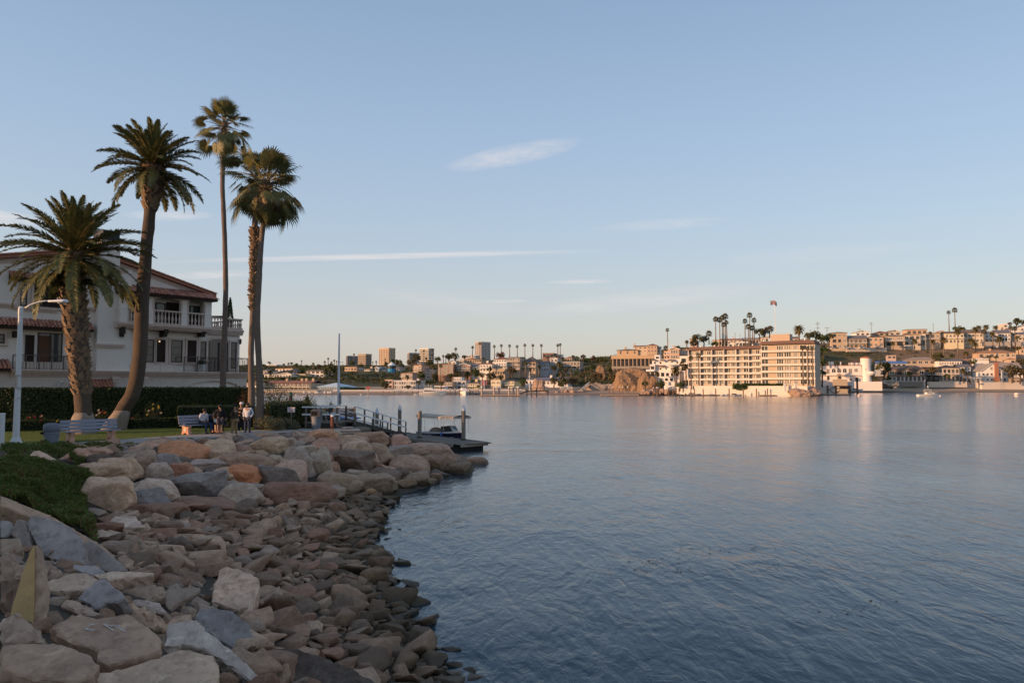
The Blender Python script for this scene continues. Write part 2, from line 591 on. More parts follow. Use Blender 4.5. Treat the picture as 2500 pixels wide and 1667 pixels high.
# ---- water
t=NT('harbour_water')
geo=t.node('ShaderNodeNewGeometry')
pos=geo.outputs['Position']
mp=t.node('ShaderNodeMapping')
mp.inputs['Rotation'].default_value=(0,0,R(-28))
mp.inputs['Scale'].default_value=(1.0,0.42,1.0)
t.l.new(pos,mp.inputs['Vector'])
w1=t.noise(0.55,3,0.5,mp.outputs[0],0.8)
w2=t.noise(2.6,4,0.55,mp.outputs[0],0.6)
mp2=t.node('ShaderNodeMapping')
mp2.inputs['Rotation'].default_value=(0,0,R(24))
mp2.inputs['Scale'].default_value=(1.0,0.5,1.0)
t.l.new(pos,mp2.inputs['Vector'])
w3=t.noise(6.5,3,0.55,mp2.outputs[0],0.4)
patch=t.maprange(t.noise(0.045,3,0.5,pos,1.0),0.38,0.62,0.45,1.0)
h=t.math('ADD',t.math('MULTIPLY',w1,0.13),t.math('MULTIPLY',w2,0.062))
h=t.math('ADD',h,t.math('MULTIPLY',w3,0.017))
h=t.math('MULTIPLY',h,patch)
nm=t.bump(h,1.0,1.0)
glossy=t.node('ShaderNodeBsdfGlossy')
glossy.inputs['Roughness'].default_value=0.14
glossy.inputs['Color'].default_value=(0.95,0.97,1,1)
t.l.new(nm,glossy.inputs['Normal'])
body=t.node('ShaderNodeBsdfDiffuse')
t.put(body.inputs['Color'],t.mix(t.noise(0.05,3,0.5,pos),(0.006,0.05,0.078),(0.01,0.062,0.094)))
clear=t.node('ShaderNodeBsdfTransparent')
clear.inputs['Color'].default_value=(0.42,0.5,0.5,1)
under=t.node('ShaderNodeMixShader')
under.inputs[0].default_value=0.42
t.l.new(clear.outputs[0],under.inputs[1])
t.l.new(body.outputs[0],under.inputs[2])
fr=t.node('ShaderNodeFresnel')
fr.inputs['IOR'].default_value=1.34
t.l.new(nm,fr.inputs['Normal'])
mxs=t.node('ShaderNodeMixShader')
t.l.new(fr.outputs[0],mxs.inputs[0])
t.l.new(under.outputs[0],mxs.inputs[1])
t.l.new(glossy.outputs[0],mxs.inputs[2])
t.l.new(mxs.outputs[0],t.out.inputs['Surface'])
t.n.remove(t.bsdf)
M_WATER=t.mat
b=MB()
b.face([(-2500,-400,0),(2500,-400,0),(2500,460,0),(-2500,460,0)])
tag(b.build('water',M_WATER),'rippled blue harbour water at dusk','water',None,'structure')
b=MB()
b.face([(-2500,-400,-3.9),(2500,-400,-3.9),(2500,460,-3.9),(-2500,460,-3.9)])
tag(b.build('seabed',mat('seabed_mud',(0.012,0.03,0.036),1.0,0.3,0.2)),'dark harbour bottom under the water','seabed',None,'structure')
# ---- far shore: heights read along lines of sight at known distances
FAR_Y=[296,300,315,340,375,400,430,470,500,550,650,900,2600]
FAR_U=[-600,500,800,1000,1200,1400,1500,1650,1960,2060,2150,2300,2500,3200]
FAR_V=[[975,962,952,941,926,912,902,895,892,889,887,892,905],[975,962,952,940,925,910,900,893,891,889,887,892,905],[975,962,952,940,922,910,900,893,891,889,887,892,905],[975,962,954,945,930,915,902,896,893,890,888,892,905],[975,962,952,942,925,908,896,886,881,876,874,880,900],[975,962,953,940,922,904,893,882,877,874,874,880,900],[975,965,955,935,900,886,878,872,869,868,868,876,900],[975,962,952,938,905,888,875,862,856,850,846,860,890],[975,964,957,950,930,912,890,868,856,845,838,850,880],[985,978,970,964,957.5,945,926,884,856,842,830,845,880],[985,980,972,966,957.5,944,925,882,853,838,822,840,880],[985,980,972,966,957.5,943,924,884,850,836,815,835,880],[985,980,972,966,957.5,944,924,882,848,828,800,820,870],[985,980,972,966,957.5,944,924,882,845,820,780,800,860]]
FY,FU,FV=np.array(FAR_Y,float),np.array(FAR_U,float),np.array(FAR_V,float)
FV[:,3:12]+=np.array([2,4,6,7,8,8,7,5,2])[None,:]*np.where((FU>450)&(FU<1450),1.0,0.55)[:,None]
def far_v(u,y):
 u=min(max(u,FU[0]),FU[-1]-1e-3)
 y=min(max(y,FY[0]),FY[-1]-1e-3)
 i=int(np.searchsorted(FU,u,'right')-1)
 j=int(np.searchsorted(FY,y,'right')-1)
 a,c=(u-FU[i])/(FU[i+1]-FU[i]),(y-FY[j])/(FY[j+1]-FY[j])
 return(FV[i,j]*(1-a)+FV[i+1,j]*a)*(1-c)+(FV[i,j+1]*(1-a)+FV[i+1,j+1]*a)*c
def far_z(x,y):
 u=CU+FPX*x/y
 v=far_v(u,y)
 return CAMZ+(HORIZON-v)/FPX*y*1.0032
fy=sorted(set(list(np.linspace(290,480,60))+list(np.linspace(480,650,30))+list(np.linspace(650,2500,26))))
fk=np.linspace(-1.15,1.15,230)
gv,gf=[],[]
for y in fy:
 for k in fk:
  x=k*y
  z=far_z(x,y)
  z+=0.9*mnoise.fractal(Vector((x*0.03,y*0.03,2)),0.8,2.0,4)*min(1.0,max(0.0,(z-1.0)/4))
  gv.append((x,y,z))
nx=len(fk)
for j in range(len(fy)-1):
 for i in range(nx-1):
  gf.append((j*nx+i,j*nx+i+1,(j+1)*nx+i+1,(j+1)*nx+i))
t=NT('hillside_ground')
geo=t.node('ShaderNodeNewGeometry')
pos=geo.outputs['Position']
sp=t.node('ShaderNodeSeparateXYZ')
t.l.new(pos,sp.inputs[0])
scrub=t.mix(t.noise(0.09,6,0.65,pos),(0.035,0.042,0.016),(0.1,0.085,0.035))
scrub=t.mix(t.maprange(t.noise(0.03,4,0.6,pos),0.52,0.62),scrub,(0.2,0.13,0.075))
dry=t.math('MULTIPLY',t.maprange(t.math('ADD',sp.outputs['X'],t.math('MULTIPLY',t.noise(0.05,4,0.6,pos),60)),262,290),t.maprange(sp.outputs['Y'],440,452))
scrub=t.mix(dry,scrub,t.mix(t.noise(0.15,5,0.6,pos),(0.15,0.095,0.055),(0.26,0.175,0.105)))
sand=t.mix(t.noise(0.3,4,0.6,pos),(0.34,0.25,0.17),(0.42,0.32,0.23))
wet=t.maprange(sp.outputs['Z'],0.2,1.0)
sand=t.mix(wet,(0.2,0.14,0.1),sand)
isand=t.maprange(sp.outputs['Z'],3.4,2.9)
M_HILL=t.final(t.mix(isand,scrub,sand),0.95,t.bump(t.noise(0.8,6,0.7,pos),0.6,0.5))
me=bpy.data.meshes.new('far_hillside')
me.from_pydata(gv,[],gf)
me.polygons.foreach_set('use_smooth',[True]*len(me.polygons))
me.materials.append(M_HILL)
tag(link('far_hillside',me),'scrub covered bluff and sandy beach across the harbour','hillside',None,'structure')
# -- rocks, broken concrete, ground cover
def rock_mesh(name,seed,npts=18,blocky=0.75,bev=0.12,target=0.16,amp=0.06,seg=2):
 r=random.Random(seed)
 bm=bmesh.new()
 for _ in range(npts):
  p=Vector((r.gauss(0,1),r.gauss(0,1),r.gauss(0,1))).normalized()
  p=Vector([math.copysign(abs(c)**blocky,c)for c in p])
  p*=r.uniform(0.85,1.1)
  bm.verts.new(p)
 res=bmesh.ops.convex_hull(bm,input=bm.verts)
 bmesh.ops.delete(bm,geom=list({v for v in res['geom_interior']if isinstance(v,bmesh.types.BMVert)}|{v for v in res['geom_unused']if isinstance(v,bmesh.types.BMVert)}),context='VERTS')
 bmesh.ops.dissolve_limit(bm,angle_limit=R(14),verts=bm.verts,edges=bm.edges)
 if bev:
  bmesh.ops.bevel(bm,geom=list(bm.edges),offset=bev,segments=seg,affect='EDGES',profile=0.5,clamp_overlap=True)
 bmesh.ops.triangulate(bm,faces=bm.faces)
 refine(bm,target)
 off=Vector((seed*3.1,seed*1.7,seed*0.3))
 bm.normal_update()
 for v in bm.verts:
  d=amp*(mnoise.fractal(v.co*1.6+off,0.9,2.1,5)+0.35*mnz(v.co*7+off))
  v.co+=v.normal*d
 lo=[min(v.co[i]for v in bm.verts)for i in range(3)]
 hi=[max(v.co[i]for v in bm.verts)for i in range(3)]
 for v in bm.verts:
  v.co=Vector([(v.co[i]-(lo[i]+hi[i])/2)/((hi[i]-lo[i])/2)for i in range(3)])
 me=bpy.data.meshes.new(name)
 bm.to_mesh(me)
 bm.free()
 me.polygons.foreach_set('use_smooth',[True]*len(me.polygons))
 me.set_sharp_from_angle(angle=R(50))
 return me
def refine(bm,target,passes=4):
 for _ in range(passes):
  es=[e for e in bm.edges if e.calc_length()>target]
  if not es:
   break
  bmesh.ops.subdivide_edges(bm,edges=es,cuts=1)
  bmesh.ops.triangulate(bm,faces=[f for f in bm.faces if len(f.verts)>3])
M_ROCK=ocol_mat('boulder_stone',0.88,0.22,70.0,0.75,9.0,0.05,wet=True)
M_RUB=ocol_mat('rubble_stone',0.88,0.3,55.0,0.8,9.0,0.05,wet=True)
M_GRAN=ocol_mat('granite',0.85,0.55,110.0,0.5,20.0,0.02)
M_CONC=ocol_mat('broken_concrete',0.93,0.16,60.0,0.3,30.0,0.008)
BOULDERS=[rock_mesh('boulder',100+i,16+i%5*2,[0.6,0.8,1.0][i%3],[0.1,0.16,0.24][i%3],0.13,0.075,2)for i in range(15)]
for me in BOULDERS:
 me.materials.append(M_ROCK)
RUBBLE=[rock_mesh('rubble_rock',300+i,9+i%4,0.55,0.07,0.5,0.05,1)for i in range(18)]
for me in RUBBLE:
 me.materials.append(M_RUB)
def z4(x,y):
 return x/2.541,1050+y/2.541
def z5(x,y):
 return 500+x/2.541,1050+y/2.541
def warm(c):
 k=min(1.0,0.58/(c[0]*2.1))
 return(c[0]*2.1*k,c[1]*1.72*k,c[2]*1.42*k)
placed=[]
def boulder(z,x0,y0,x1,y1,col,label,shape=None,yaw=None,deep=0.85,tilt=0.0,group='boulders of the shore embankment',m=None,name='boulder',cat='boulder'):
 u0,v0=z(x0,y0)
 u1,v1=z(x1,y1)
 uc,w,h=(u0+u1)/2,u1-u0,v1-v0
 p=hit(uc,v1-0.22*h)
 Y=p.y
 W,H=w*Y/FPX,h*Y/FPX
 D=max(0.5*W,min(1.2*W,deep*W))
 drop=math.tan(math.atan((v0+v1)/2/FPX-HORIZON/FPX))
 Hz=max(0.62*H,H-D*drop*0.25)
 c=at(uc,(v0+v1)/2,Y+0.34*D)
 c.z+=0.03*H
 me=BOULDERS[(shape if shape is not None else rng.randrange(len(BOULDERS)))%len(BOULDERS)]
 if m is not None:
  me=me.copy()
  me.materials.clear()
  me.materials.append(m)
 o=link(name,me)
 o.location=c
 o.rotation_euler=(R(tilt),R(ru(-8,8)),R(yaw if yaw is not None else ru(-18,18)))
 o.scale=(W/2*1.1,D/2*1.1,Hz/2*1.3)
 o.color=(*warm(col),1)
 tag(o,label,cat,group)
 placed.append((c.x,c.y,W/2))
 return o
TAN,BRN,GRY,BLU,RED,ORG,DRK=(0.27,0.215,0.17),(0.19,0.145,0.115),(0.22,0.2,0.185),(0.15,0.155,0.17),(0.21,0.125,0.095),(0.3,0.165,0.1),(0.105,0.09,0.082)
PNK,WHT=(0.27,0.19,0.16),(0.42,0.36,0.31)
BL=[(z4,478,208,775,345,TAN,'flat tan stone slab resting on top of the big creased boulder',0,-30),(z4,630,188,868,348,TAN,'tan block leaning against the triangular grey brown boulder',3,-25),(z4,500,312,818,530,(0.3,0.245,0.2),'big tan creased boulder beside the ground cover mound',4,5),(z4,740,122,968,292,(0.19,0.165,0.145),'grey brown triangular boulder just below the path edge',2,10),(z4,928,160,1118,284,BLU,'dark blue grey boulder left under the large orange brown one',7,0),(z4,985,84,1286,224,ORG,'large orange brown boulder at the top of the embankment',5,8),(z4,1236,76,1468,208,TAN,'tan lichen speckled boulder right of the large orange brown one',8,-5),(z4,1395,155,1712,272,BRN,'wide grey brown boulder behind the small bright orange one',1,-6),(z4,1038,216,1204,334,RED,'reddish brown peaked boulder left of the dark blue grey pyramid',6,0),(z4,908,222,1088,360,GRY,'pale grey pointed boulder between tan block and reddish peak',9,0),(z4,815,322,1095,455,(0.36,0.32,0.29),'whitish angular boulder right of the big creased boulder',10,-12),(z4,1072,285,1405,455,(0.13,0.132,0.142),'big dark blue grey pyramid shaped boulder',12,6),(z4,1268,246,1472,362,TAN,'speckled tan boulder left of the small bright orange one',11,0),(z4,1388,232,1608,376,(0.34,0.17,0.095),'small bright orange boulder in the middle of the embankment',13,-10),(z4,1378,345,1628,505,GRY,'grey boulder with a dark flank below the bright orange one',14,0),(z4,815,452,1135,565,(0.14,0.095,0.075),'low dark reddish boulder at the edge of the rubble',0,0),(z4,1110,430,1500,535,(0.13,0.092,0.075),'long low brown boulder at the foot of the dark pyramid',3,4),(z4,1165,186,1425,264,(0.2,0.18,0.18),'bluish flat boulder behind the dark pyramid',4,0),(z4,378,126,545,214,PNK,'pinkish boulder half sunk in ground cover near the path',2,0),(z4,548,126,700,214,PNK,'dull pink boulder left of the triangular grey brown one',6,0),(z5,318,246,584,380,(0.09,0.082,0.08),'black boulder with white streaks right of the bright orange one',7,4),(z5,424,202,644,340,(0.25,0.195,0.175),'pink grey boulder behind the black one',8,-14),(z5,850,82,1078,240,(0.28,0.235,0.2),'pale tan speckled boulder with a pointed top',9,-20),(z5,786,142,1048,282,DRK,'dark charcoal boulder with one white fleck',12,0),(z5,478,130,668,318,(0.2,0.19,0.185),'grey boulder split by upright cracks',10,0),(z5,655,132,795,316,(0.23,0.22,0.2),'tall narrow grey boulder beside the cracked one',11,0),(z5,708,272,975,414,(0.18,0.155,0.13),'large smooth brown boulder at the water line',1,0),(z5,895,278,1184,410,(0.16,0.14,0.115),'long smooth olive brown boulder touching the water',4,0),(z5,1010,246,1205,355,DRK,'dark brown boulder above the long smooth one',5,0),(z5,1145,172,1395,298,(0.19,0.15,0.125),'broad brown boulder near the point of the embankment',8,0),(z5,1328,166,1495,286,(0.14,0.11,0.09),'brown boulder just inside the point of the embankment',13,0),(z5,1266,96,1560,238,(0.2,0.165,0.145),'large grey brown boulder on the point facing the dock',3,-10),(z5,1465,212,1655,318,(0.12,0.1,0.085),'dark wet boulder at the very tip of the point',0,0),(z5,1198,270,1395,358,(0.17,0.145,0.12),'brown boulder half in the water short of the tip',2,0),(z5,1382,272,1466,334,BRN,'small brown boulder in the water near the tip',6,0),(z5,1172,312,1314,376,(0.2,0.15,0.11),'small ochre boulder lapped by the water',7,0),(z5,996,100,1155,236,(0.2,0.17,0.14),'grey tan boulder right of the pale pointed one',14,0),(z5,1116,102,1294,192,(0.17,0.165,0.165),'flat bluish boulder behind the broad brown one',4,0),(z5,1148,42,1278,146,(0.27,0.2,0.18),'pinkish pointed boulder standing before the dock',9,0),(z5,935,20,1155,116,(0.2,0.15,0.12),'long brown boulder on top near the concrete block',3,-15),(z5,795,42,1002,134,(0.24,0.19,0.155),'tan boulder on top behind the pale pointed one',5,0),(z5,638,4,820,100,(0.33,0.215,0.155),'orange tan boulder on top in front of the bin',13,0),(z5,758,6,852,64,(0.24,0.235,0.2),'greenish small boulder right of the orange tan one',10,0),(z5,296,54,505,166,(0.33,0.28,0.225),'pale sandy boulder on top below the standing people',0,8),(z5,572,44,690,110,(0.22,0.175,0.15),'brown grey boulder on top behind the cracked one',2,0),(z5,462,55,575,130,GRY,'small grey boulder on top left of the brown grey one',6,0),(z5,560,100,690,160,(0.25,0.235,0.215),'flat pale grey boulder above the cracked one',4,0),(z5,660,70,845,182,(0.22,0.15,0.125),'reddish brown boulder below the orange tan one',8,0),(z5,338,328,800,495,(0.135,0.09,0.072),'long reddish brown boulder mass at the foot of the embankment',1,8),(z5,108,345,355,465,(0.17,0.155,0.145),'dull grey boulder above the long reddish brown mass',12,0),(z5,400,160,480,210,(0.26,0.25,0.22),'small pale boulder wedged left of the cracked one',7,0),(z5,995,372,1078,440,(0.22,0.165,0.1),'small ochre boulder standing alone at the water line',9,0),(z5,180,100,310,165,(0.2,0.15,0.13),'small reddish boulder beside the tan lichen speckled one',10,0),(z5,200,62,320,110,(0.25,0.19,0.16),'pink boulder on top left of the pale sandy one',11,0),(z5,965,865,1140,985,(0.15,0.115,0.085),'squarish wet brown rock at the edge of the water',3,10),(z5,965,752,1112,842,(0.17,0.145,0.115),'flat topped grey brown rock in the shallow water',0,0),(z5,1245,1250,1372,1365,(0.075,0.068,0.062),'dark boulder standing apart in the shallow water',5,0),(z5,1160,1105,1258,1175,(0.13,0.09,0.055),'round weedy brown rock in the shallow water',13,0),(z4,0,142,92,186,(0.36,0.33,0.31),'small pale rock at the left above the ground cover',2,0),]
for z,x0,y0,x1,y1,col,label,shp,yaw in BL:
 boulder(z,x0,y0,x1,y1,col,label,shp,yaw)
 # ---- slabs: broken concrete and split granite, each a polygon with thickness
def slab(pts,col,label,thick=0.18,normal=(0,0,1),lift=0.1,m=None,name='concrete_slab',cat='slab',rough=0.03,top=0.006,target=0.09,anchor=None,inset=0.9,group='broken slabs on the bank',depth=None):
 px=pts
 cu,cv=sum(p[0]for p in px)/len(px),sum(p[1]for p in px)/len(px)
 vb=max(p[1]for p in px)
 ub=sum(p[0]for p in px if p[1]>vb-8)/len([p for p in px if p[1]>vb-8])
 g=hit(*(anchor or(ub,vb-4)))
 if depth is not None:
  g=at(cu,cv,depth)
 g=g+Vector((0,0,lift*1.15))
 nrm=Vector(normal).normalized()
 o3=Vector((0,0,CAMZ))
 poly=[]
 for u,v in px:
  d=ray(u,v)
  t_=nrm.dot(g-o3)/nrm.dot(d)
  poly.append(o3+d*t_)
 c=sum(poly,Vector())/len(poly)
 a=(poly[1]-poly[0])
 if(poly[1]-poly[0]).cross(poly[2]-poly[1]).dot(nrm)<0:
  poly.reverse()
 bm=bmesh.new()
 seed=rng.random()*50
 tv=[bm.verts.new(p-c)for p in poly]
 bv=[bm.verts.new((p-c)*(inset+0.08*rng.random())-nrm*thick*ru(0.85,1.1))for p in poly]
 n=len(poly)
 bm.faces.new(tv)
 bm.faces.new(list(reversed(bv)))
 for i in range(n):
  bm.faces.new((tv[(i+1)%n],tv[i],bv[i],bv[(i+1)%n]))
 bmesh.ops.recalc_face_normals(bm,faces=bm.faces)
 bmesh.ops.bevel(bm,geom=list(bm.edges),offset=min(0.02,thick*0.2),segments=1,affect='EDGES',profile=0.5,clamp_overlap=True)
 bmesh.ops.triangulate(bm,faces=bm.faces)
 refine(bm,target,6)
 bm.normal_update()
 for v in bm.verts:
  flat=abs(v.normal.dot(nrm))
  q=v.co*11+Vector((seed,0,seed))
  amp=top*flat+rough*0.6*(1-flat)
  v.co+=v.normal*amp*(mnoise.fractal(q,0.6,2.0,5)*0.9+0.5*mnz(q*5))
 me=bpy.data.meshes.new(name)
 bm.to_mesh(me)
 bm.free()
 me.polygons.foreach_set('use_smooth',[True]*len(me.polygons))
 me.set_sharp_from_angle(angle=R(40))
 me.materials.append(m or M_CONC)
 o=link(name,me)
 o.location=c
 o.color=(*warm(col),1)
 tag(o,label,cat,group)
 placed.append((c.x,c.y,0.45*max((p-c).length for p in poly)))
 return o
def Q4(*a):
 return[z4(a[i],a[i+1])for i in range(0,len(a),2)]
def Q5(*a):
 return[z5(a[i],a[i+1])for i in range(0,len(a),2)]
CB,CG=(0.185,0.155,0.13),(0.21,0.19,0.17)
slab(Q4(170,168,205,130,245,124,300,150,420,228,585,335,560,352,470,318,380,230,300,196),(0.34,0.28,0.24),'long pale slab lying diagonally through the ground cover',0.5,(0.15,-0.45,0.9),0.35,rough=0.05)
slab(Q4(0,400,110,445,300,520,460,610,600,690,720,775,690,800,560,730,430,650,250,565,100,500,0,462),(0.2,0.165,0.135),'long low concrete edge running diagonally beside the ground cover',0.6,(0.35,-0.35,0.9),0.35,rough=0.06,name='concrete_edge')
slab(Q4(0,440,112,470,118,520,70,580,0,560),(0.2,0.155,0.125),'brown concrete piece at the left picture edge below the long edge',0.2,(0.3,-0.6,0.75),0.25)
slab(Q4(168,570,200,528,300,545,420,590,500,665,522,740,516,832,400,815,260,790,235,720,185,640),(0.155,0.165,0.185),'large blue grey granite face speckled with black',0.7,(0.12,-0.75,0.62),0.30,M_GRAN,'granite_boulder','boulder',0.05,0.03)
slab(Q4(520,700,560,680,640,730,740,815,792,860,760,885,660,880,560,850,518,832),(0.15,0.155,0.165),'grey granite slab right of the large blue grey granite face',0.5,(0.3,-0.7,0.65),0.22,M_GRAN,'granite_boulder','boulder',0.04,0.01)
slab(Q4(0,556,62,560,66,640,40,668,0,668),(0.17,0.18,0.2),'blue grey granite chunk at the left picture edge',0.4,(0.1,-0.8,0.6),0.3,M_GRAN,'granite_boulder','boulder',0.04,0.02)
slab(Q4(66,640,100,560,130,545,165,600,192,730,150,736,110,690),(0.14,0.14,0.145),'dark pointed granite wedge left of the large granite face',0.4,(-0.2,-0.8,0.55),0.28,M_GRAN,'granite_boulder','boulder',0.04,0.02)
slab(Q4(0,668,122,665,148,735,90,770,0,775),(0.17,0.15,0.125),'square edged brown concrete slab left behind the standing spike',0.22,(0.1,-0.45,0.88),0.2)
slab(Q4(95,800,250,802,420,826,600,838,660,880,600,905,440,880,250,850,110,850),(0.2,0.21,0.23),'flat pale blue grey granite slab behind the standing spike',0.25,(0.05,-0.3,0.95),0.18,M_GRAN,'granite_slab','slab',0.03,0.006)
slab(Q4(0,780,60,760,85,810,75,920,40,1000,0,990),(0.19,0.165,0.145),'rough concrete chunk at the left picture edge behind the spike',0.5,(0.2,-0.8,0.5),0.3,rough=0.06,top=0.05,name='concrete_chunk',cat='chunk')
slab(Q4(0,930,90,915,125,960,90,1090,60,1140,0,1140),(0.13,0.11,0.095),'dark rough concrete chunk left of the yellow faced spike',0.5,(0.1,-0.85,0.45),0.25,rough=0.06,top=0.05,name='concrete_chunk',cat='chunk')
slab(Q4(262,830,340,835,385,880,370,935,300,935,265,900),(0.17,0.145,0.125),'round rough concrete chunk right behind the spike',0.4,(0.1,-0.7,0.6),0.2,rough=0.06,top=0.05,name='concrete_chunk',cat='chunk')
slab(Q4(275,945,440,880,545,885,610,935,545,985,400,1000,300,1000),(0.24,0.21,0.185),'pitted concrete slab tilted up right of the spike',0.42,(0.0,-0.35,0.93),0.25,rough=0.06,top=0.025)
slab(Q4(545,905,700,872,950,880,958,900,800,905,690,925,620,925),(0.27,0.235,0.205),'pale topped concrete slab with a thick broken edge',0.3,(0.0,-0.12,0.99),0.32,rough=0.07,top=0.012)
slab(Q4(465,1045,600,928,650,925,720,980,782,1030,740,1065,640,1075,590,1110,540,1075),(0.17,0.185,0.21),'blue grey granite block wedged between concrete chunks',0.4,(-0.1,-0.6,0.78),0.2,M_GRAN,'granite_boulder','boulder',0.04,0.012)
slab(Q4(372,1075,410,1040,470,1055,560,1090,610,1130,600,1165,520,1140,420,1105),(0.22,0.19,0.17),'concrete chunk propped up above a dark gap',0.4,(0.1,-0.35,0.93),0.22,rough=0.06,top=0.03,name='concrete_chunk',cat='chunk')
slab(Q4(300,1215,420,1165,500,1135,600,1160,620,1180,480,1205,330,1235),(0.2,0.165,0.14),'thin brown slab half hidden behind the scratched slab',0.14,(0.0,-0.3,0.95),0.12)
slab(Q4(590,1100,640,1035,720,1022,800,1075,920,1115,1028,1175,1005,1230,940,1240,840,1170,700,1150,620,1165),(0.23,0.19,0.155),'coarse concrete chunk full of pebbles behind the scratched slab',0.5,(0.05,-0.5,0.86),0.2,rough=0.08,top=0.06,name='concrete_chunk',cat='chunk')
slab(Q4(755,990,900,955,1020,965,1035,1010,1020,1075,920,1060,800,1035),(0.19,0.165,0.14),'rough pebbly concrete chunk below the pale topped slab',0.35,(0.05,-0.6,0.78),0.12,rough=0.07,top=0.05,name='concrete_chunk',cat='chunk')
slab(Q4(1025,1020,1060,975,1250,972,1240,1000,1120,1060,1050,1110,1030,1080),(0.15,0.14,0.13),'thin dark grey slab tipped up left of the big white block',0.1,(0.1,-0.45,0.88),0.2)
slab(Q4(790,1050,900,1048,985,1060,1045,1140,980,1130,905,1090,830,1085),(0.24,0.23,0.225),'pale grey granite wedge behind the pebbly chunk',0.4,(0.1,-0.45,0.88),0.28,M_GRAN,'granite_boulder','boulder',0.04,0.02)
slab(Q4(975,1245,1080,1150,1180,1135,1200,1170,1120,1215,1030,1260),(0.22,0.185,0.155),'tan slab tilted beside the pale grey wedge',0.2,(0.2,-0.5,0.84),0.12)
slab(Q4(1120,1090,1175,1080,1215,1110,1190,1150,1130,1140),(0.23,0.215,0.19),'small round grey concrete chunk left of the blue grey boulder',0.3,(0.1,-0.6,0.7),0.15,rough=0.06,top=0.05,name='concrete_chunk',cat='chunk')
slab(Q4(1365,862,1395,842,1480,860,1608,915,1598,1000,1572,1120,1500,1130,1310,1062,1330,960),(0.38,0.325,0.29),'big whitish weathered limestone block with square corners',0.55,(0.08,-0.55,0.83),0.45,name='limestone_block',cat='block',rough=0.05,top=0.035)
slab(Q4(1205,1150,1240,1105,1330,1095,1430,1120,1540,1190,1566,1280,1530,1345,1460,1365,1340,1290,1230,1210),(0.135,0.15,0.17),'smooth dark blue grey boulder below the white block',0.6,(0.15,-0.55,0.8),0.35,M_GRAN,'granite_boulder','boulder',0.05,0.03)
slab(Q4(1010,1345,1050,1205,1110,1180,1225,1170,1270,1230,1380,1320,1520,1430,1650,1568,1560,1568,1400,1440,1250,1350,1120,1330),(0.29,0.295,0.3),'large pale granite wedge sloping down to the right',0.8,(0.3,-0.55,0.78),0.45,M_GRAN,'granite_boulder','boulder',0.06,0.02)
slab(Q4(295,1225,520,1178,800,1130,860,1175,985,1265,1005,1310,985,1370,830,1420,690,1455,600,1430,600,1360,420,1300),CB,'big brown concrete slab with white chalk scratches',0.2,(0.02,-0.24,0.97),0.42,name='concrete_slab',rough=0.05,top=0.004)
slab(Q4(0,1160,90,1140,190,1190,285,1310,240,1330,100,1320,0,1330),(0.2,0.175,0.155),'rough grey concrete chunk behind the lowest brown slab',0.45,(0.1,-0.6,0.78),0.35,rough=0.06,top=0.04,name='concrete_chunk',cat='chunk')
slab(Q4(0,1330,130,1315,400,1318,560,1385,605,1440,590,1510,470,1560,200,1540,0,1478),(0.185,0.155,0.13),'large brown concrete slab with a ragged edge in the bottom left corner',0.3,(0.0,-0.28,0.96),0.5,rough=0.06,top=0.008)
slab(Q4(590,1495,760,1470,1000,1400,1120,1352,1330,1395,1362,1500,1330,1600,900,1640,590,1590),(0.26,0.23,0.2),'long grey tan layered slab at the bottom below the scratched slab',0.35,(0.05,-0.4,0.9),0.3,rough=0.05,top=0.015)
slab(Q4(580,1520,800,1520,1300,1568,1320,1640,560,1640),(0.33,0.29,0.26),'pale slab under the layered slab at the bottom picture edge',0.3,(0.0,-0.5,0.85),0.1,rough=0.05,top=0.015)
slab(Q5(388,1410,430,1355,520,1340,640,1375,780,1420,960,1500,1090,1575,1000,1640,600,1640,470,1540,390,1470),(0.06,0.056,0.054),'long dark wet slab at the bottom among the cobbles',0.5,(0.15,-0.5,0.85),0.32,M_ROCK,'dark_slab','slab',0.05,0.03)
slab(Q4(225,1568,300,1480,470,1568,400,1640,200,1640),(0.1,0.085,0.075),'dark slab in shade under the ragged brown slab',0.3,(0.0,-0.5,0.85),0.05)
slab(Q4(612,548,660,530,840,530,900,596,740,612,705,640,660,560),(0.38,0.345,0.32),'whitish broken limestone slab with a hollow below the creased boulder',0.3,(0.0,-0.3,0.95),0.25,name='limestone_slab',rough=0.06,top=0.02)
slab(Q4(860,548,900,528,1005,560,985,592,905,598),(0.36,0.32,0.29),'small whitish limestone slab right of the hollowed one',0.2,(0.1,-0.35,0.93),0.2,name='limestone_slab',rough=0.04,top=0.015)
slab(Q4(995,590,1040,558,1180,570,1190,605,1120,640,1010,630),(0.2,0.18,0.165),'grey oblong concrete piece below the low dark reddish boulder',0.25,(0.05,-0.4,0.9),0.18,rough=0.05,top=0.02)
slab(Q4(1125,695,1180,640,1370,655,1400,690,1400,742,1270,738),(0.22,0.175,0.145),'flat brown concrete slab with a dark hole among the rubble',0.14,(0.0,-0.22,0.97),0.22)
slab(Q4(540,620,640,612,740,655,700,690,600,670),(0.24,0.215,0.195),'grey concrete piece under the hollowed limestone slab',0.2,(0.1,-0.35,0.93),0.15)
slab(Q4(695,700,780,640,860,650,920,720,900,770,800,770),(0.17,0.145,0.125),'rough brown slab between limestone and granite',0.25,(0.0,-0.45,0.9),0.15,rough=0.05,top=0.03)
slab(Q4(720,790,770,765,835,810,800,858,760,850),(0.23,0.195,0.165),'tan slab tip right of the grey granite slab',0.12,(0.2,-0.5,0.84),0.12)
sp_=slab(Q4(62,1145,120,940,185,755,212,708,236,710,262,850,280,1010,275,1230,215,1215,140,1180),(0.2,0.175,0.15),'upright concrete spike with a yellow face coloured as if lit',0.16,(0.25,-0.9,0.32),0.0,anchor=z4(170,1190),name='concrete_spike',cat='spike',rough=0.04,top=0.03)
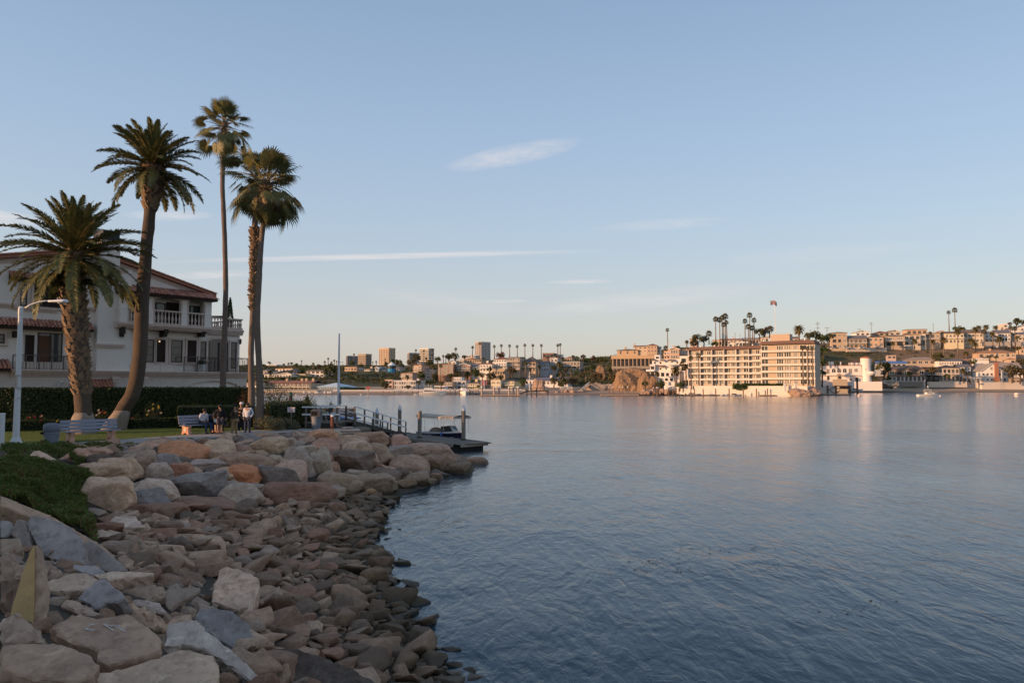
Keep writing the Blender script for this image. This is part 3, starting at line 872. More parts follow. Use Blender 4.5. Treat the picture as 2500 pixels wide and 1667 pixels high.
face=Q4(64,1143,122,940,186,757,210,712,213,850,212,1010,205,1210,140,1178)
sp_n=Vector((0.25,-0.9,0.32)).normalized()
sp_c=sp_.location+sp_n*0.035
poly=[]
for u,v in face:
 d=ray(u,v)
 t_=sp_n.dot(sp_c-Vector((0,0,CAMZ)))/sp_n.dot(d)
 poly.append(Vector((0,0,CAMZ))+d*t_-sp_.location)
b=MB()
b.face(poly)
b.face([p-sp_n*0.03 for p in reversed(poly)])
for i in range(len(poly)):
 b.face([poly[i]-sp_n*0.03,poly[(i+1)%len(poly)]-sp_n*0.03,poly[(i+1)%len(poly)],poly[i]])
b.build('lit_yellow_face',mat('yellow_lit_tone',(0.5,0.32,0.14),0.85,0.35,5.0,0.4,30,0.01,stain=0.5),sp_)  # yellow sheet over the spike, its lit look put into the colour
b=MB()
sc_n=Vector((0.02,-0.24,0.97)).normalized()
scr=[o for o in bpy.data.objects if o.get('label','').startswith('big brown concrete slab with white')][0]
for pts in([(530,1232),(585,1238)],[(528,1226),(548,1230)],[(545,1212),(570,1200),(590,1206)],[(640,1200),(700,1212),(735,1208)],[(650,1204),(705,1240)],[(700,1205),(745,1228),(780,1246)],[(690,1214),(738,1206),(742,1214)]):
 w3=[]
 for x,y in pts:
  u,v=z4(x,y)
  d=ray(u,v)
  g=scr.location+sc_n*0.014
  t_=sc_n.dot(g-Vector((0,0,CAMZ)))/sc_n.dot(d)
  w3.append(Vector((0,0,CAMZ))+d*t_-scr.location)
 for p,q in zip(w3,w3[1:]):
  s_=(q-p).cross(sc_n).normalized()*0.005
  b.face([p-s_,q-s_,q+s_,p+s_])
b.build('chalk_marks',mat('chalk',(0.5,0.46,0.42),0.95,0.2,60),scr)
# ---- rubble: cobbles and broken pieces between the boulders and the water
RUB_PX=[(215,1262),(300,1250),(420,1248),(520,1255),(640,1245),(780,1225),(850,1212),(960,1225),(950,1250),(925,1300),(905,1345),(945,1385),(975,1456),(1015,1535),(1070,1600),(1110,1690),(600,1690),(560,1600),(640,1500),(520,1400),(420,1440),(330,1400),(250,1330)]
RUB=[tuple(hit(u,v)[:2])for u,v in RUB_PX]
xs_,ys_=[p[0]for p in RUB],[p[1]for p in RUB]
stones=[]
cell={}
def near_ok(x,y,r,k):
 for i in range(int(x)-1,int(x)+2):
  for j in range(int(y)-1,int(y)+2):
   for(a,c_,q)in cell.get((i,j),()):
    if(a-x)**2+(c_-y)**2<(k*(r+q))**2:
     return False
 return True
def put(x,y,r):
 stones.append((x,y,r))
 cell.setdefault((int(x),int(y)),[]).append((x,y,r))
for tries,rmin,rmax,k in((900,0.22,0.34,0.75),(6000,0.13,0.22,0.72),(22000,0.065,0.13,0.72)):
 for _ in range(tries):
  x,y=ru(min(xs_),max(xs_)),ru(min(ys_),max(ys_))
  if not in_poly(x,y,RUB):
   continue
  r=ru(rmin,rmax)
  if r>0.12 and any((x-a)**2+(y-c_)**2<(0.75*q)**2 for a,c_,q in placed):
   continue
  if near_ok(x,y,r,k):
   put(x,y,r)
for _ in range(220):
 i=rng.randrange(len(shore_xy)-1)
 f=rng.random()
 (x0,y0),(x1,y1)=shore_xy[i],shore_xy[i+1]
 x,y=x0+(x1-x0)*f+abs(rgauss(0.2,0.5)),y0+(y1-y0)*f+ru(-0.3,0.3)
 r=ru(0.08,0.26)
 if y<26 and near_ok(x,y,r,0.8):
  put(x,y,r)
stones.sort(key=lambda s:-s[2]/max(6.0,s[1]))
RCOL=[(0.155,0.118,0.096),(0.125,0.098,0.08),(0.18,0.145,0.118),(0.105,0.084,0.07),(0.15,0.134,0.122),(0.2,0.16,0.13),(0.08,0.066,0.056),(0.235,0.2,0.17),(0.155,0.105,0.085)]
TONES=['brown','dull brown','tan','dark brown','grey brown','light tan','blackish','pale','reddish']
fills={}
rub_xy=[]
for i,(x,y,r)in enumerate(stones):
 z=ground(x,y)
 flat=ru(0.4,0.75)
 eul=Euler((rgauss(0,0.22),rgauss(0,0.22),ru(0,2*PI)))
 sc=(r*ru(1.0,1.5),r*ru(0.75,1.05),r*flat)
 mx=Matrix.LocRotScale(Vector((x,y,z+r*flat*ru(0.2,0.75))),eul,sc)
 col=list(rng.choice(RCOL))
 if i<300:
  o=link('rubble_rock',RUBBLE[rng.randrange(len(RUBBLE))])
  o.matrix_world=mx
  o.color=(*warm(mul(col,ru(0.8,1.25))),1)
  tone,size=TONES[RCOL.index(tuple(col))],'large' if r>0.27 else('small' if r<0.17 else 'middling')
  if z<0.22:
   lb,gp='%s %s weedy rubble rock half awash at the water line'%(size,tone),'rubble rocks along the water line'
  elif y<17:
   lb,gp='%s %s angular rubble rock lying loose %s'%(size,tone,'below the white limestone block' if y<13.5 else 'beside the white limestone block'),'rubble rocks low on the bank'
  else:
   lb,gp='%s %s flat rubble rock %s'%(size,tone,'close below the boulders' if y>22 else 'halfway between the boulders and the white block'),'rubble rocks below the boulders'
  tag(o,lb,'rock',gp)
 else:
  fills.setdefault(rng.randrange(3),[]).append((RUBBLE[rng.randrange(len(RUBBLE))],mx))
RUB_TONE=[(0.145,0.114,0.092),(0.1,0.08,0.066),(0.18,0.15,0.127)]
for k,lst in fills.items():
 vv,ff,off=[],[],0
 for me,mx in lst:
  co=np.empty(len(me.vertices)*3)
  me.vertices.foreach_get('co',co)
  co=co.reshape(-1,3)@np.array(mx.to_3x3()).T+np.array(mx.translation)
  vv.append(co)
  ff+=[tuple(i+off for i in p.vertices)for p in me.polygons]
  off+=len(co)
 me=bpy.data.meshes.new('pebbles')
 me.from_pydata(np.concatenate(vv).tolist(),[],ff)
 me.materials.append(M_RUB)
 o=link('pebbles',me)
 o.color=(*warm(RUB_TONE[k]),1)
 tag(o,['mid brown pebbles filling the gaps between rubble rocks','dark pebbles filling the gaps between rubble rocks','pale pebbles filling the gaps between rubble rocks'][k],'pebbles',None,'stuff')
 # ---- loose concrete chunks between the near slabs
NEAR_PX=[(0,1330),(90,1330),(230,1390),(330,1395),(520,1395),(640,1500),(560,1600),(600,1700),(0,1700)]
NEARP=[tuple(hit(u,v)[:2])for u,v in NEAR_PX]
k=0
near_xy=[]
for _ in range(2600):
 x,y=ru(-9,0),ru(6,15)
 r=rng.choice([0.08,0.1,0.13,0.16])
 if not in_poly(x,y,NEARP)or len(near_xy)>210 or any((x-a)**2+(y-c_)**2<(0.66*(q+r))**2 for a,c_,q in near_xy):
  continue
 near_xy.append((x,y,r))
 o=link('concrete_chunk',RUBBLE[rng.randrange(len(RUBBLE))])
 o.location=(x,y,ground(x,y)-r*ru(0.0,0.35))
 o.rotation_euler=(rgauss(0,0.4),rgauss(0,0.4),ru(0,6.28))
 o.scale=(r*1.25,r,r*ru(0.5,0.85))
 ci=rng.randrange(4)
 o.color=(*warm(mul([CB,CG,GRY,BRN][ci],ru(0.75,1.1))),1)
 tag(o,'loose %s concrete chunk in a gap %s'%(['tan','sandy grey','grey','brown'][ci],'around the standing spike' if x<-5.5 else('behind the scratched slab' if y>10.5 else 'beside the large granite wedge')),'chunk','loose chunks between the near slabs')
 # ---- filler boulders in the gaps of the embankment
EMB_PX=[(150,1098),(210,1092),(330,1088),(450,1082),(560,1074),(650,1062),(760,1055),(900,1068),(1000,1095),(1100,1125),(1145,1150),(1060,1178),(960,1205),(860,1208),(780,1222),(640,1240),(480,1245),(330,1250),(320,1180),(200,1120)]
EMB=[tuple(hit(u,v)[:2])for u,v in EMB_PX]
exs,eys=[p[0]for p in EMB],[p[1]for p in EMB]
cnt=0
fillb=[]
for _ in range(5000):
 x,y=ru(min(exs),max(exs)),ru(min(eys),max(eys))
 if not in_poly(x,y,EMB)or in_poly(x,y,PARK):
  continue
 r=ru(0.35,0.7)
 if any((x-a)**2+(y-c_)**2<(0.95*q+0.6*r)**2 for a,c_,q in placed)or any((x-a)**2+(y-c_)**2<(0.7*(q+r))**2 for a,c_,q in fillb):
  continue
 fillb.append((x,y,r))
for _ in range(400):
 x,y=ru(-11.5,-2.0),ru(43.5,47.5)
 r=ru(0.5,0.95)
 if ground(x,y)<-0.3 or in_poly(x,y,PARK)or any((x-a)**2+(y-c_)**2<(0.7*(q+r))**2 for a,c_,q in fillb):
  continue
 fillb.append((x,y,r))
for x,y,r in fillb:
 o=link('boulder',BOULDERS[rng.randrange(len(BOULDERS))])
 h=r*ru(0.55,0.8)
 o.location=(x,y,ground(x,y)-h*0.1)
 o.rotation_euler=(rgauss(0,0.2),rgauss(0,0.2),ru(0,6.28))
 o.scale=(r*1.15,r*0.95,h)
 ci=rng.randrange(6)
 o.color=(*warm(mul([TAN,BRN,GRY,DRK,PNK,BLU][ci],ru(0.7,1.0))),1)
 tn=['tan','brown','grey','dark','pinkish','bluish'][ci]
 if y>43:
  o.location.z=min(o.location.z-h*0.3,0.55-h*0.5)
  tag(o,tn+' boulder piled below the path end by the dock','boulder','boulders by the dock')
 else:
  tag(o,tn+' small boulder wedged in a gap %s'%('near the path edge' if y>34 else('near the water' if x>-8 else 'in the middle of the embankment')),'boulder','small boulders in the gaps')
  # ---- ground cover: succulent mats on the bank
def carpet(name,polys,count,hgt,m,label,lean=0.5,wid=0.02,dz=0.0,base_amp=0.0):
 g=MB()
 for poly,share in polys:
  W=[tuple(hit(u,v)[:2])for u,v in poly]
  x0,x1=min(p[0]for p in W),max(p[0]for p in W)
  y0,y1=min(p[1]for p in W),max(p[1]for p in W)
  k=0
  n=int(count*share)
  guard=0
  while k<n and guard<n*12:
   guard+=1
   x,y=ru(x0,x1),ru(y0,y1)
   if not in_poly(x,y,W):
    continue
   k+=1
   z=ground(x,y)+dz+base_amp*(0.5+mnz(Vector((x*1.3,y*1.3,4))))+0.3*base_amp*mnz(Vector((x*5,y*5,9)))
   a=ru(0,2*PI)
   h=hgt*ru(0.5,1.3)
   lx,ly=lean*h*ru(-1,1),lean*h*ru(-1,1)
   w=wid*ru(0.7,1.4)
   ca,sa=math.cos(a)*w,math.sin(a)*w
   g.face([(x-ca*0.6,y-sa*0.6,z-0.05),(x+ca*0.6,y+sa*0.6,z-0.05),(x+ca+lx*0.6,y+sa+ly*0.6,z+h*0.55),(x+lx,y+ly,z+h),(x-ca+lx*0.6,y-sa+ly*0.6,z+h*0.55)])
 return tag(g.build(name,m),label,'ground cover',None,'stuff')
M_ICE=leaf_mat('iceplant_leaves',(0.05,0.08,0.016),(0.13,0.145,0.035),0.55,0.15,0.9,dry=(0.2,0.085,0.05))
MOUND=[(0,1140),(60,1122),(120,1135),(170,1170),(225,1195),(205,1240),(208,1285),(190,1275),(120,1240),(40,1210),(0,1200)]
STRIP=[(0,1108),(60,1098),(130,1094),(180,1098),(250,1095),(325,1092),(300,1106),(235,1108),(190,1120),(150,1118),(60,1125),(0,1118)]
STRIP3=[(0,1196),(40,1206),(120,1236),(190,1271),(208,1286),(235,1335),(180,1312),(100,1268),(0,1228)]
STRIP2=[(150,1112),(175,1100),(200,1120),(205,1150),(180,1140)]
carpet('ground_cover',[(MOUND,0.72),(STRIP,0.2),(STRIP2,0.08),(STRIP3,0.15)],62000,0.085,M_ICE,'dense green and russet ground cover on the bank below the lamp post',1.1,0.018,0.02,0.36)
TUFT=[(432,1080),(470,1078),(470,1086),(440,1088)]
carpet('ground_cover',[(TUFT,1.0)],1200,0.12,M_ICE,'small green tuft at the path edge above the orange brown boulder',0.7,0.02,0.0,0.1)
b=MB()
for _ in range(70):
 u,v=ru(0,100),ru(1116,1136)
 p=hit(u,v)
 q=p+Vector((ru(-0.5,0.7),ru(-0.4,0.4),0))
 q.z=ground(q.x,q.y)
 b.tube([p+Vector((0,0,0.12)),(p+q)/2+Vector((0,0,ru(0.16,0.3))),q+Vector((0,0,0.14))],[0.014,0.016,0.008],4)
tag(b.build('dead_branches',mat('dead_wood',(0.16,0.13,0.115),0.95,0.3,8)),'heap of dead grey stems on top of the ground cover mound','branches',None,'stuff')
# ---- kelp drifting on the water
g=MB()
for cu,cv,su,sv,n in((1590,1372,80,10,34),(1690,1345,90,14,30),(1640,1392,60,6,26),(1850,1340,40,6,12),(1880,1385,40,7,14),(1560,1388,30,5,14),(2080,1492,60,10,22),(2160,1470,50,9,10)):
 for _ in range(n):
  p=atz(rgauss(cu,su*0.6),rgauss(cv,sv*0.6),0.004)
  a=rgauss(0.3,0.6)
  L=ru(0.04,0.16)
  w=ru(0.006,0.018)
  q=p+Vector((math.cos(a)*L,math.sin(a)*L,0))
  s_=Vector((-math.sin(a),math.cos(a),0))*w
  g.face([p,(p+q)/2-s_+Vector((0,0,0.012)),q+Vector((0,0,ru(0,0.03))),(p+q)/2+s_+Vector((0,0,0.008))])
tag(g.build('floating_kelp',mat('kelp',(0.035,0.022,0.016),0.5,0.3,5)),'dark scraps of kelp floating in loose patches on the open water','kelp',None,'stuff')
# -- the park: palms, hedges, benches, lamp, bins, people
# ---- date palms with feather fronds
M_FROND=leaf_mat('date_palm_leaf',(0.06,0.07,0.024),(0.13,0.13,0.045),0.5,0.2,0.8,dry=(0.24,0.15,0.05))
M_RACHIS=mat('frond_stalk',(0.17,0.13,0.05),0.7,0.3,3)
M_TRUNK=mat('palm_trunk_bark',(0.1,0.074,0.056),0.95,0.35,2.5,0.9,14,0.06,stain=0.5)
M_BOOT=mat('palm_leaf_base',(0.27,0.19,0.125),0.9,0.45,3.0,0.6,25,0.03,stain=0.3)
M_ROOT=mat('palm_root_flare',(0.29,0.235,0.19),0.95,0.35,4.0,0.9,25,0.05,stain=0.5)
def curve_pts(L,a0,droop,n=12):
 """stalk in the XZ plane from the origin: starts at elevation a0 and bends down by droop"""
 pts,p=[],Vector((0,0,0))
 for i in range(n+1):
  pts.append(p.copy())
  a=a0-droop*(i/n)**1.3
  p=p+Vector((math.cos(a),0,math.sin(a)))*(L/n)
 return pts
def feather_frond(name,L,a0,droop,leaflets=44,lw=0.5,seed=0,twist=0.0):
 r=random.Random(seed)
 b=MB()
 pts=curve_pts(L,a0,droop,12)
 b.tube(pts,[0.055*(1-0.85*i/12)+0.006 for i in range(13)],4,1)
 def ev(t_):
  f=min(11.999,t_*12)
  i=int(f)
  p=pts[i].lerp(pts[i+1],f-i)
  return p,(pts[i+1]-pts[i]).normalized()
 for k in range(leaflets):
  t_=0.13+0.87*k/(leaflets-1)
  p,d=ev(min(t_,0.999))
  ln=lw*(math.sin(PI*min(1,0.12+t_*0.86))**0.6)*r.uniform(0.85,1.1)
  up=Vector((0,1,0)).cross(d).normalized()
  up=-up if up.z<0 and abs(d.z)<0.9 else up
  for s in(-1,1):
   side=Vector((0,s,0))
   o=(side*0.78+d*0.62+up*r.uniform(-0.05,0.42)).normalized()
   w=0.034+0.016*r.random()
   wv=d*w
   mid=p+o*ln*0.55
   tip=p+o*ln+Vector((0,0,-0.14*ln))
   b.face([p-wv*0.6,p+wv*0.6,mid+wv,mid-wv],0)
   b.face([mid-wv,mid+wv,tip],0)
 return b.mesh(name,[M_FROND,M_RACHIS])
FEATHERS={}
def feathers(L,tagk):
 key=(round(L,1),tagk)
 if key not in FEATHERS:
  out=[]
  for i in range(3):
   out.append(feather_frond('frond',L*(0.94+0.06*i),0.0,[0.6,0.95,1.2][i],64,0.56,i+7))
  FEATHERS[key]=out
 return FEATHERS[key]
def trunk_mesh(name,path,radii,m,n=16,bumpy=0.03,seed=0):
 b=MB()
 b.tube(path,radii,n)
 me=b.mesh(name,m,True)
 for v in me.vertices:
  q=v.co*3.1
  v.co+=Vector((mnz(q),mnz(q+Vector((9,0,0))),0))*bumpy
 return me
def spline(pts,n):
 """Catmull-Rom through points"""
 P_=[Vector(p)for p in pts]
 P_=[2*P_[0]-P_[1]]+P_+[2*P_[-1]-P_[-2]]
 out=[]
 segs=len(P_)-3
 for i in range(n+1):
  f=i/n*segs
  k=min(int(f),segs-1)
  t_=f-k
  a,b_,c_,d=P_[k],P_[k+1],P_[k+2],P_[k+3]
  out.append(0.5*((2*b_)+(c_-a)*t_+(2*a-5*b_+4*c_-d)*t_*t_+(3*b_-a-3*c_+d)*t_**3))
 return out
def boots(path,radii,z0,z1,per,step,size,m,seed,jut=0.55):
 """stubs of cut fronds in spirals round the trunk between heights z0 and z1"""
 r=random.Random(seed)
 b=MB()
 acc=0.0
 k=0
 for i in range(len(path)-1):
  p,q=path[i],path[i+1]
  L=(q-p).length
  while acc<L:
   f=acc/L
   c=p.lerp(q,f)
   acc+=step
   if not(z0<=c.z<=z1):
    continue
   rad=radii[i]*(1-f)+radii[i+1]*f
   k+=1
   for s in range(per):
    th=2*PI*(s+0.5*(k%2))/per+r.uniform(-0.22,0.22)
    o=Vector((math.cos(th),math.sin(th),0))
    tn=Vector((-math.sin(th),math.cos(th),0))
    sz=size*r.uniform(0.45,1.35)
    base=c+Vector((0,0,r.uniform(-0.1,0.1)))+o*rad*0.9
    tip=c+o*(rad+sz*jut*r.uniform(0.6,1.2))+Vector((0,0,sz*0.9))
    w=tn*sz*0.5
    lo=base-Vector((0,0,sz*0.35))
    b.add([lo-w,lo+w,tip+w*0.62,tip-w*0.62,base+Vector((0,0,sz*0.7)),base-w*0.5+Vector((0,0,sz*0.55)),base+w*0.5+Vector((0,0,sz*0.55))],[(0,1,2,3),(3,2,6,5),(0,3,5),(1,6,2)])
  acc-=L
 return b.mesh('leaf_bases',m)
def date_palm(label,path,radii,top_n,L,elevs,boot,seed,lean=(0,0),young=None):
 base=Vector(path[0])
 t=empty('date_palm',base)
 tag(t,label,'palm tree')
 pl=[Vector(p)-base for p in path]
 sp=spline(pls(pl),40)
 rr=[np.interp(i/40,np.linspace(0,1,len(radii)),radii)for i in range(41)]
 link('trunk',trunk_mesh('trunk',sp,rr,M_TRUNK,18,0.05),t)
 z0,z1,per,step,size=boot
 o=link('leaf_bases',boots(sp,rr,z0,z1,per,step,size,M_BOOT,seed),t)
 tag(o,None,None,None,'stuff')
 fl=MB()
 fl.lathe([(rr[0]*1.55,-0.25),(rr[0]*1.5,0.15),(rr[0]*1.32,0.55),(rr[0]*1.16,0.95),(rr[2]*1.02,1.25)],20)
 me=fl.mesh('root_flare',M_ROOT,True)
 for v in me.vertices:
  f=max(0.0,v.co.z)/1.25
  sh=np.interp(max(0,v.co.z),[p.z for p in sp[:8]],[p.x for p in sp[:8]])
  v.co.x+=sh
  q=v.co*2.2+Vector((seed,0,0))
  v.co+=Vector((mnz(q),mnz(q+Vector((5,0,0))),0))*0.14
 link('root_flare',me,t)
 top=sp[-1]
 r=random.Random(seed)
 fs=feathers(L,'d')
 for i in range(top_n):
  f=(i+0.5)/top_n
  el=elevs[0]+(elevs[1]-elevs[0])*f**1.1+r.uniform(-8,8)
  az=i*137.508+r.uniform(-14,14)
  me=fs[0]if el>45 else(fs[1]if el>8 else fs[2])
  s=r.uniform(0.86,1.08)*(0.82 if el>60 else 1.0)
  mx=T(*(top+Vector((0,0,-0.5+0.55*(1-f)))))@RZ(R(az))@RY(-R(el))@RX(R(r.uniform(-18,18)))@S(s)
  link('frond',me,t,mx)
 if young:
  for i,(zc,n,L2,offx)in enumerate(young):
   c=min(sp,key=lambda p:abs(p.z-zc))+Vector((offx,-0.25,0))
   fs2=feathers(L2,'y')
   for k in range(n):
    el=74-84*(k/n)+r.uniform(-8,8)
    az=k*137.5+r.uniform(-10,10)
    if math.cos(R(az)+PI/2)<-0.6:
     el=max(el,40)
    mx=T(*c)@RZ(R(az))@RY(-R(el))@RX(R(r.uniform(-30,30)))@S(r.uniform(0.8,1.1))
    link('frond',fs2[k%3],t,mx)
 return t
def pls(p):
 return[tuple(x)for x in p]
def trunk_px(pts,Y0,Y1=None):
 Y1=Y0 if Y1 is None else Y1
 n=len(pts)
 return[tuple(at(u,v,Y0+(Y1-Y0)*i/(n-1)))for i,(u,v)in enumerate(pts)]
YA=44.0
pa=trunk_px([(203,1038),(203,985),(196,920),(190,850),(184,780),(180,720),(180,660),(184,615)],YA)
pa[0]=(pa[0][0],pa[0][1],PARK_Z)
date_palm('broad date palm with shaggy pale leaf stubs and a young tuft under its crown',pa,[0.5,0.45,0.5,0.58,0.63,0.66,0.6,0.42],84,4.4,(86,-26),(2.3,10.8,13,0.24,0.27),3,young=[(8.6,20,1.55,0.0)])
YB=47.5
pb=trunk_px([(275,1052),(300,1000),(326,955),(340,880),(345,790),(350,700),(358,600),(366,520),(370,470),(372,425),(374,400)],YB)
pb[0]=(pb[0][0],pb[0][1],PARK_Z)
date_palm('tall date palm with a curved leaning trunk and a thick pineapple shaped top',pb,[0.5,0.45,0.43,0.42,0.41,0.4,0.36,0.34,0.62,0.74,0.6],64,3.6,(86,-26),(14.3,17.1,13,0.22,0.27),5)
# ---- fan palms
M_FAN=leaf_mat('fan_palm_leaf',(0.065,0.075,0.028),(0.15,0.145,0.055),0.5,0.2,0.8,dry=(0.3,0.2,0.1))
M_FANSTALK=mat('fan_palm_stalk',(0.2,0.15,0.06),0.7,0.3,3)
M_FTRUNK=mat('fan_palm_bark',(0.17,0.13,0.105),0.95,0.3,2.0,0.8,18,0.04,stain=0.4)
M_DEADLEAF=leaf_mat('dead_palm_leaf',(0.2,0.14,0.085),(0.28,0.2,0.12),0.8,0.1,1.0)
def fan_frond(name,stalk,blade,droop,seed,m=None):
 r=random.Random(seed)
 b=MB()
 pts=curve_pts(stalk,0.0,droop,6)
 b.tube(pts,[0.035,0.03,0.027,0.024,0.021,0.018,0.016],4,1)
 e,d=pts[-1],(pts[-1]-pts[-2]).normalized()
 side=Vector((0,1,0))
 up=d.cross(side).normalized()
 if up.z<0:
  up=-up
 n=26
 for k in range(n):
  a=R(-128+256*k/(n-1))
  dr=(d*math.cos(a)+side*math.sin(a)).normalized()
  L=blade*(0.62+0.38*math.cos(a*0.55))*r.uniform(0.9,1.1)
  hang=0.2+0.34*abs(math.sin(a*0.5))+0.15*r.random()
  w0=2*PI*blade*0.26/n*0.8
  px=dr.cross(up).normalized()
  m1=e+dr*L*0.5-up*0.04*L
  m2=e+dr*L*0.78-Vector((0,0,hang*0.22*L))
  m3=e+dr*L*0.92-Vector((0,0,hang*0.75*L))
  b.face([e,m1+px*w0,m1-px*w0],0)
  b.face([m1-px*w0,m1+px*w0,m2+px*w0*0.7,m2-px*w0*0.7],0)
  b.face([m2-px*w0*0.6,m2+px*w0*0.6,m3],0)
 return b.mesh(name,[m or M_FAN,M_FANSTALK])
FANS=[fan_frond('frond',[1.15,1.5,1.75,1.65][i],0.86,[0.25,0.7,1.1,1.5][i],40+i)for i in range(4)]
FANS_DEAD=[fan_frond('dead_frond',1.1,1.1,1.5,60+i,M_DEADLEAF)for i in range(2)]
def fan_palm(label,path,radii,n,elevs,size,seed,skirt=0,shag=None,group=None,extra=()):
 base=Vector(path[0])
 t=empty('fan_palm',base)
 tag(t,label,'palm tree',group)
 sp=spline([tuple(Vector(p)-base)for p in path],44)
 rr=[float(np.interp(i/44,np.linspace(0,1,len(radii)),radii))for i in range(45)]
 me=trunk_mesh('trunk',sp,rr,M_FTRUNK,12,0.02)
 link('trunk',me,t)
 r=random.Random(seed)
 if shag:
  o=link('leaf_bases',boots(sp,[x*1.02 for x in rr],shag[0],shag[1],shag[2],shag[3],shag[4],M_BOOT,seed,0.9),t)
  tag(o,None,None,None,'stuff')
  if len(shag)>5:
   c=min(sp,key=lambda p:abs(p.z-shag[1]))
   b=MB()
   for k in range(34):
    th=2*PI*k/34
    o_=Vector((math.cos(th),math.sin(th),0))
    b.tube([c+o_*0.12+Vector((0,0,-0.5)),c+o_*r.uniform(0.3,0.45)+Vector((0,0,r.uniform(-0.1,0.12)))],[0.05,0.03],4)
   b.build('ragged_collar',M_BOOT,t)
 top=sp[-1]
 b=MB()
 for k in range(40):
  th,el=r.uniform(0,2*PI),r.uniform(-0.2,1.1)
  o_=Vector((math.cos(th)*math.cos(el),math.sin(th)*math.cos(el),math.sin(el)))
  c=top+Vector((0,0,r.uniform(-0.9,0.0)))
  b.tube([c,c+o_*r.uniform(0.3,0.6)*size],[0.05,0.025],4)
 b.build('leaf_stubs',M_BOOT,t)
 for i in range(n):
  f=(i+0.5)/n
  el=elevs[0]+(elevs[1]-elevs[0])*f+r.uniform(-12,12)
  az=i*137.508+r.uniform(-20,20)
  me=FANS[min(3,max(0,int((75-el)/32)))]
  s=size*r.uniform(0.68,1.18)
  link('frond',me,t,T(*(top+Vector((0,0,-0.7*f))))@RZ(R(az))@RY(-R(el))@RX(R(r.uniform(-35,35)))@S(s))
 for i in range(skirt):
  az=i*137.5+40
  link('dead_frond',FANS_DEAD[i%2],t,T(*(top+Vector((0,0,-0.5))))@RZ(R(az))@RY(R(r.uniform(10,50)))@S(size*r.uniform(0.7,1.0)))
 for az,el,s,dz in extra:
  link('frond',FANS[2],t,T(*(top+Vector((0,0,dz))))@RZ(R(az))@RY(-R(el))@S(s))
 b=MB()
 for k in range(5):
  th=r.uniform(0,2*PI)
  o_=Vector((math.cos(th),math.sin(th),0))
  p0=top
  e=top+o_*r.uniform(0.8,1.3)*size+Vector((0,0,r.uniform(-1.4,0.6)*size))
  md=(p0+e)/2+Vector((0,0,0.5*size))
  b.tube([p0,md,e],[0.014,0.01,0.006],3)
  for _ in range(8):
   c=md.lerp(e,r.random())
   b.tube([c,c+Vector((r.uniform(-0.15,0.15),r.uniform(-0.15,0.15),-r.uniform(0.15,0.5)))],[0.005,0.003],3)
 b.build('flower_stalks',M_FANSTALK,t)
 return t
pc=trunk_px([(545,1000),(545,900),(549,800),(551,700),(549,600),(546,520),(543,450),(545,380),(548,315),(548,300)],56.0)
pc[0]=(pc[0][0],pc[0][1],PARK_Z)
fan_palm('tallest fan palm with a bare slender dark trunk and a small windblown crown',pc,[0.24,0.22,0.2,0.19,0.18,0.175,0.17,0.18,0.2,0.18],46,(88,-40),0.98,11,5)
pd_=trunk_px([(635,1049),(636,1000),(633,900),(628,790),(632,700),(636,620),(641,560),(647,510),(650,475),(652,440)],48.0)
pd_[0]=(pd_[0][0],pd_[0][1],PARK_Z)
fan_palm('front fan palm of the close pair, smooth trunk flaring at its foot',pd_,[0.38,0.25,0.2,0.18,0.17,0.165,0.165,0.19,0.22],46,(88,-50),1.22,12,6,extra=((20,-20,1.1,-0.3),(8,-12,1.2,-0.4)))
pe=trunk_px([(614,1040),(614,950),(613,860),(617,760),(619,680),(621,600),(622,560),(624,505),(626,465),(627,428)],51.5)
pe[0]=(pe[0][0],pe[0][1],PARK_Z)
fan_palm('rear fan palm of the close pair, upper trunk shaggy up to a ragged collar',pe,[0.27,0.22,0.2,0.19,0.2,0.21,0.21,0.16,0.16,0.17],40,(88,-52),1.2,13,6,shag=(8.0,13.85,9,0.16,0.2,True))
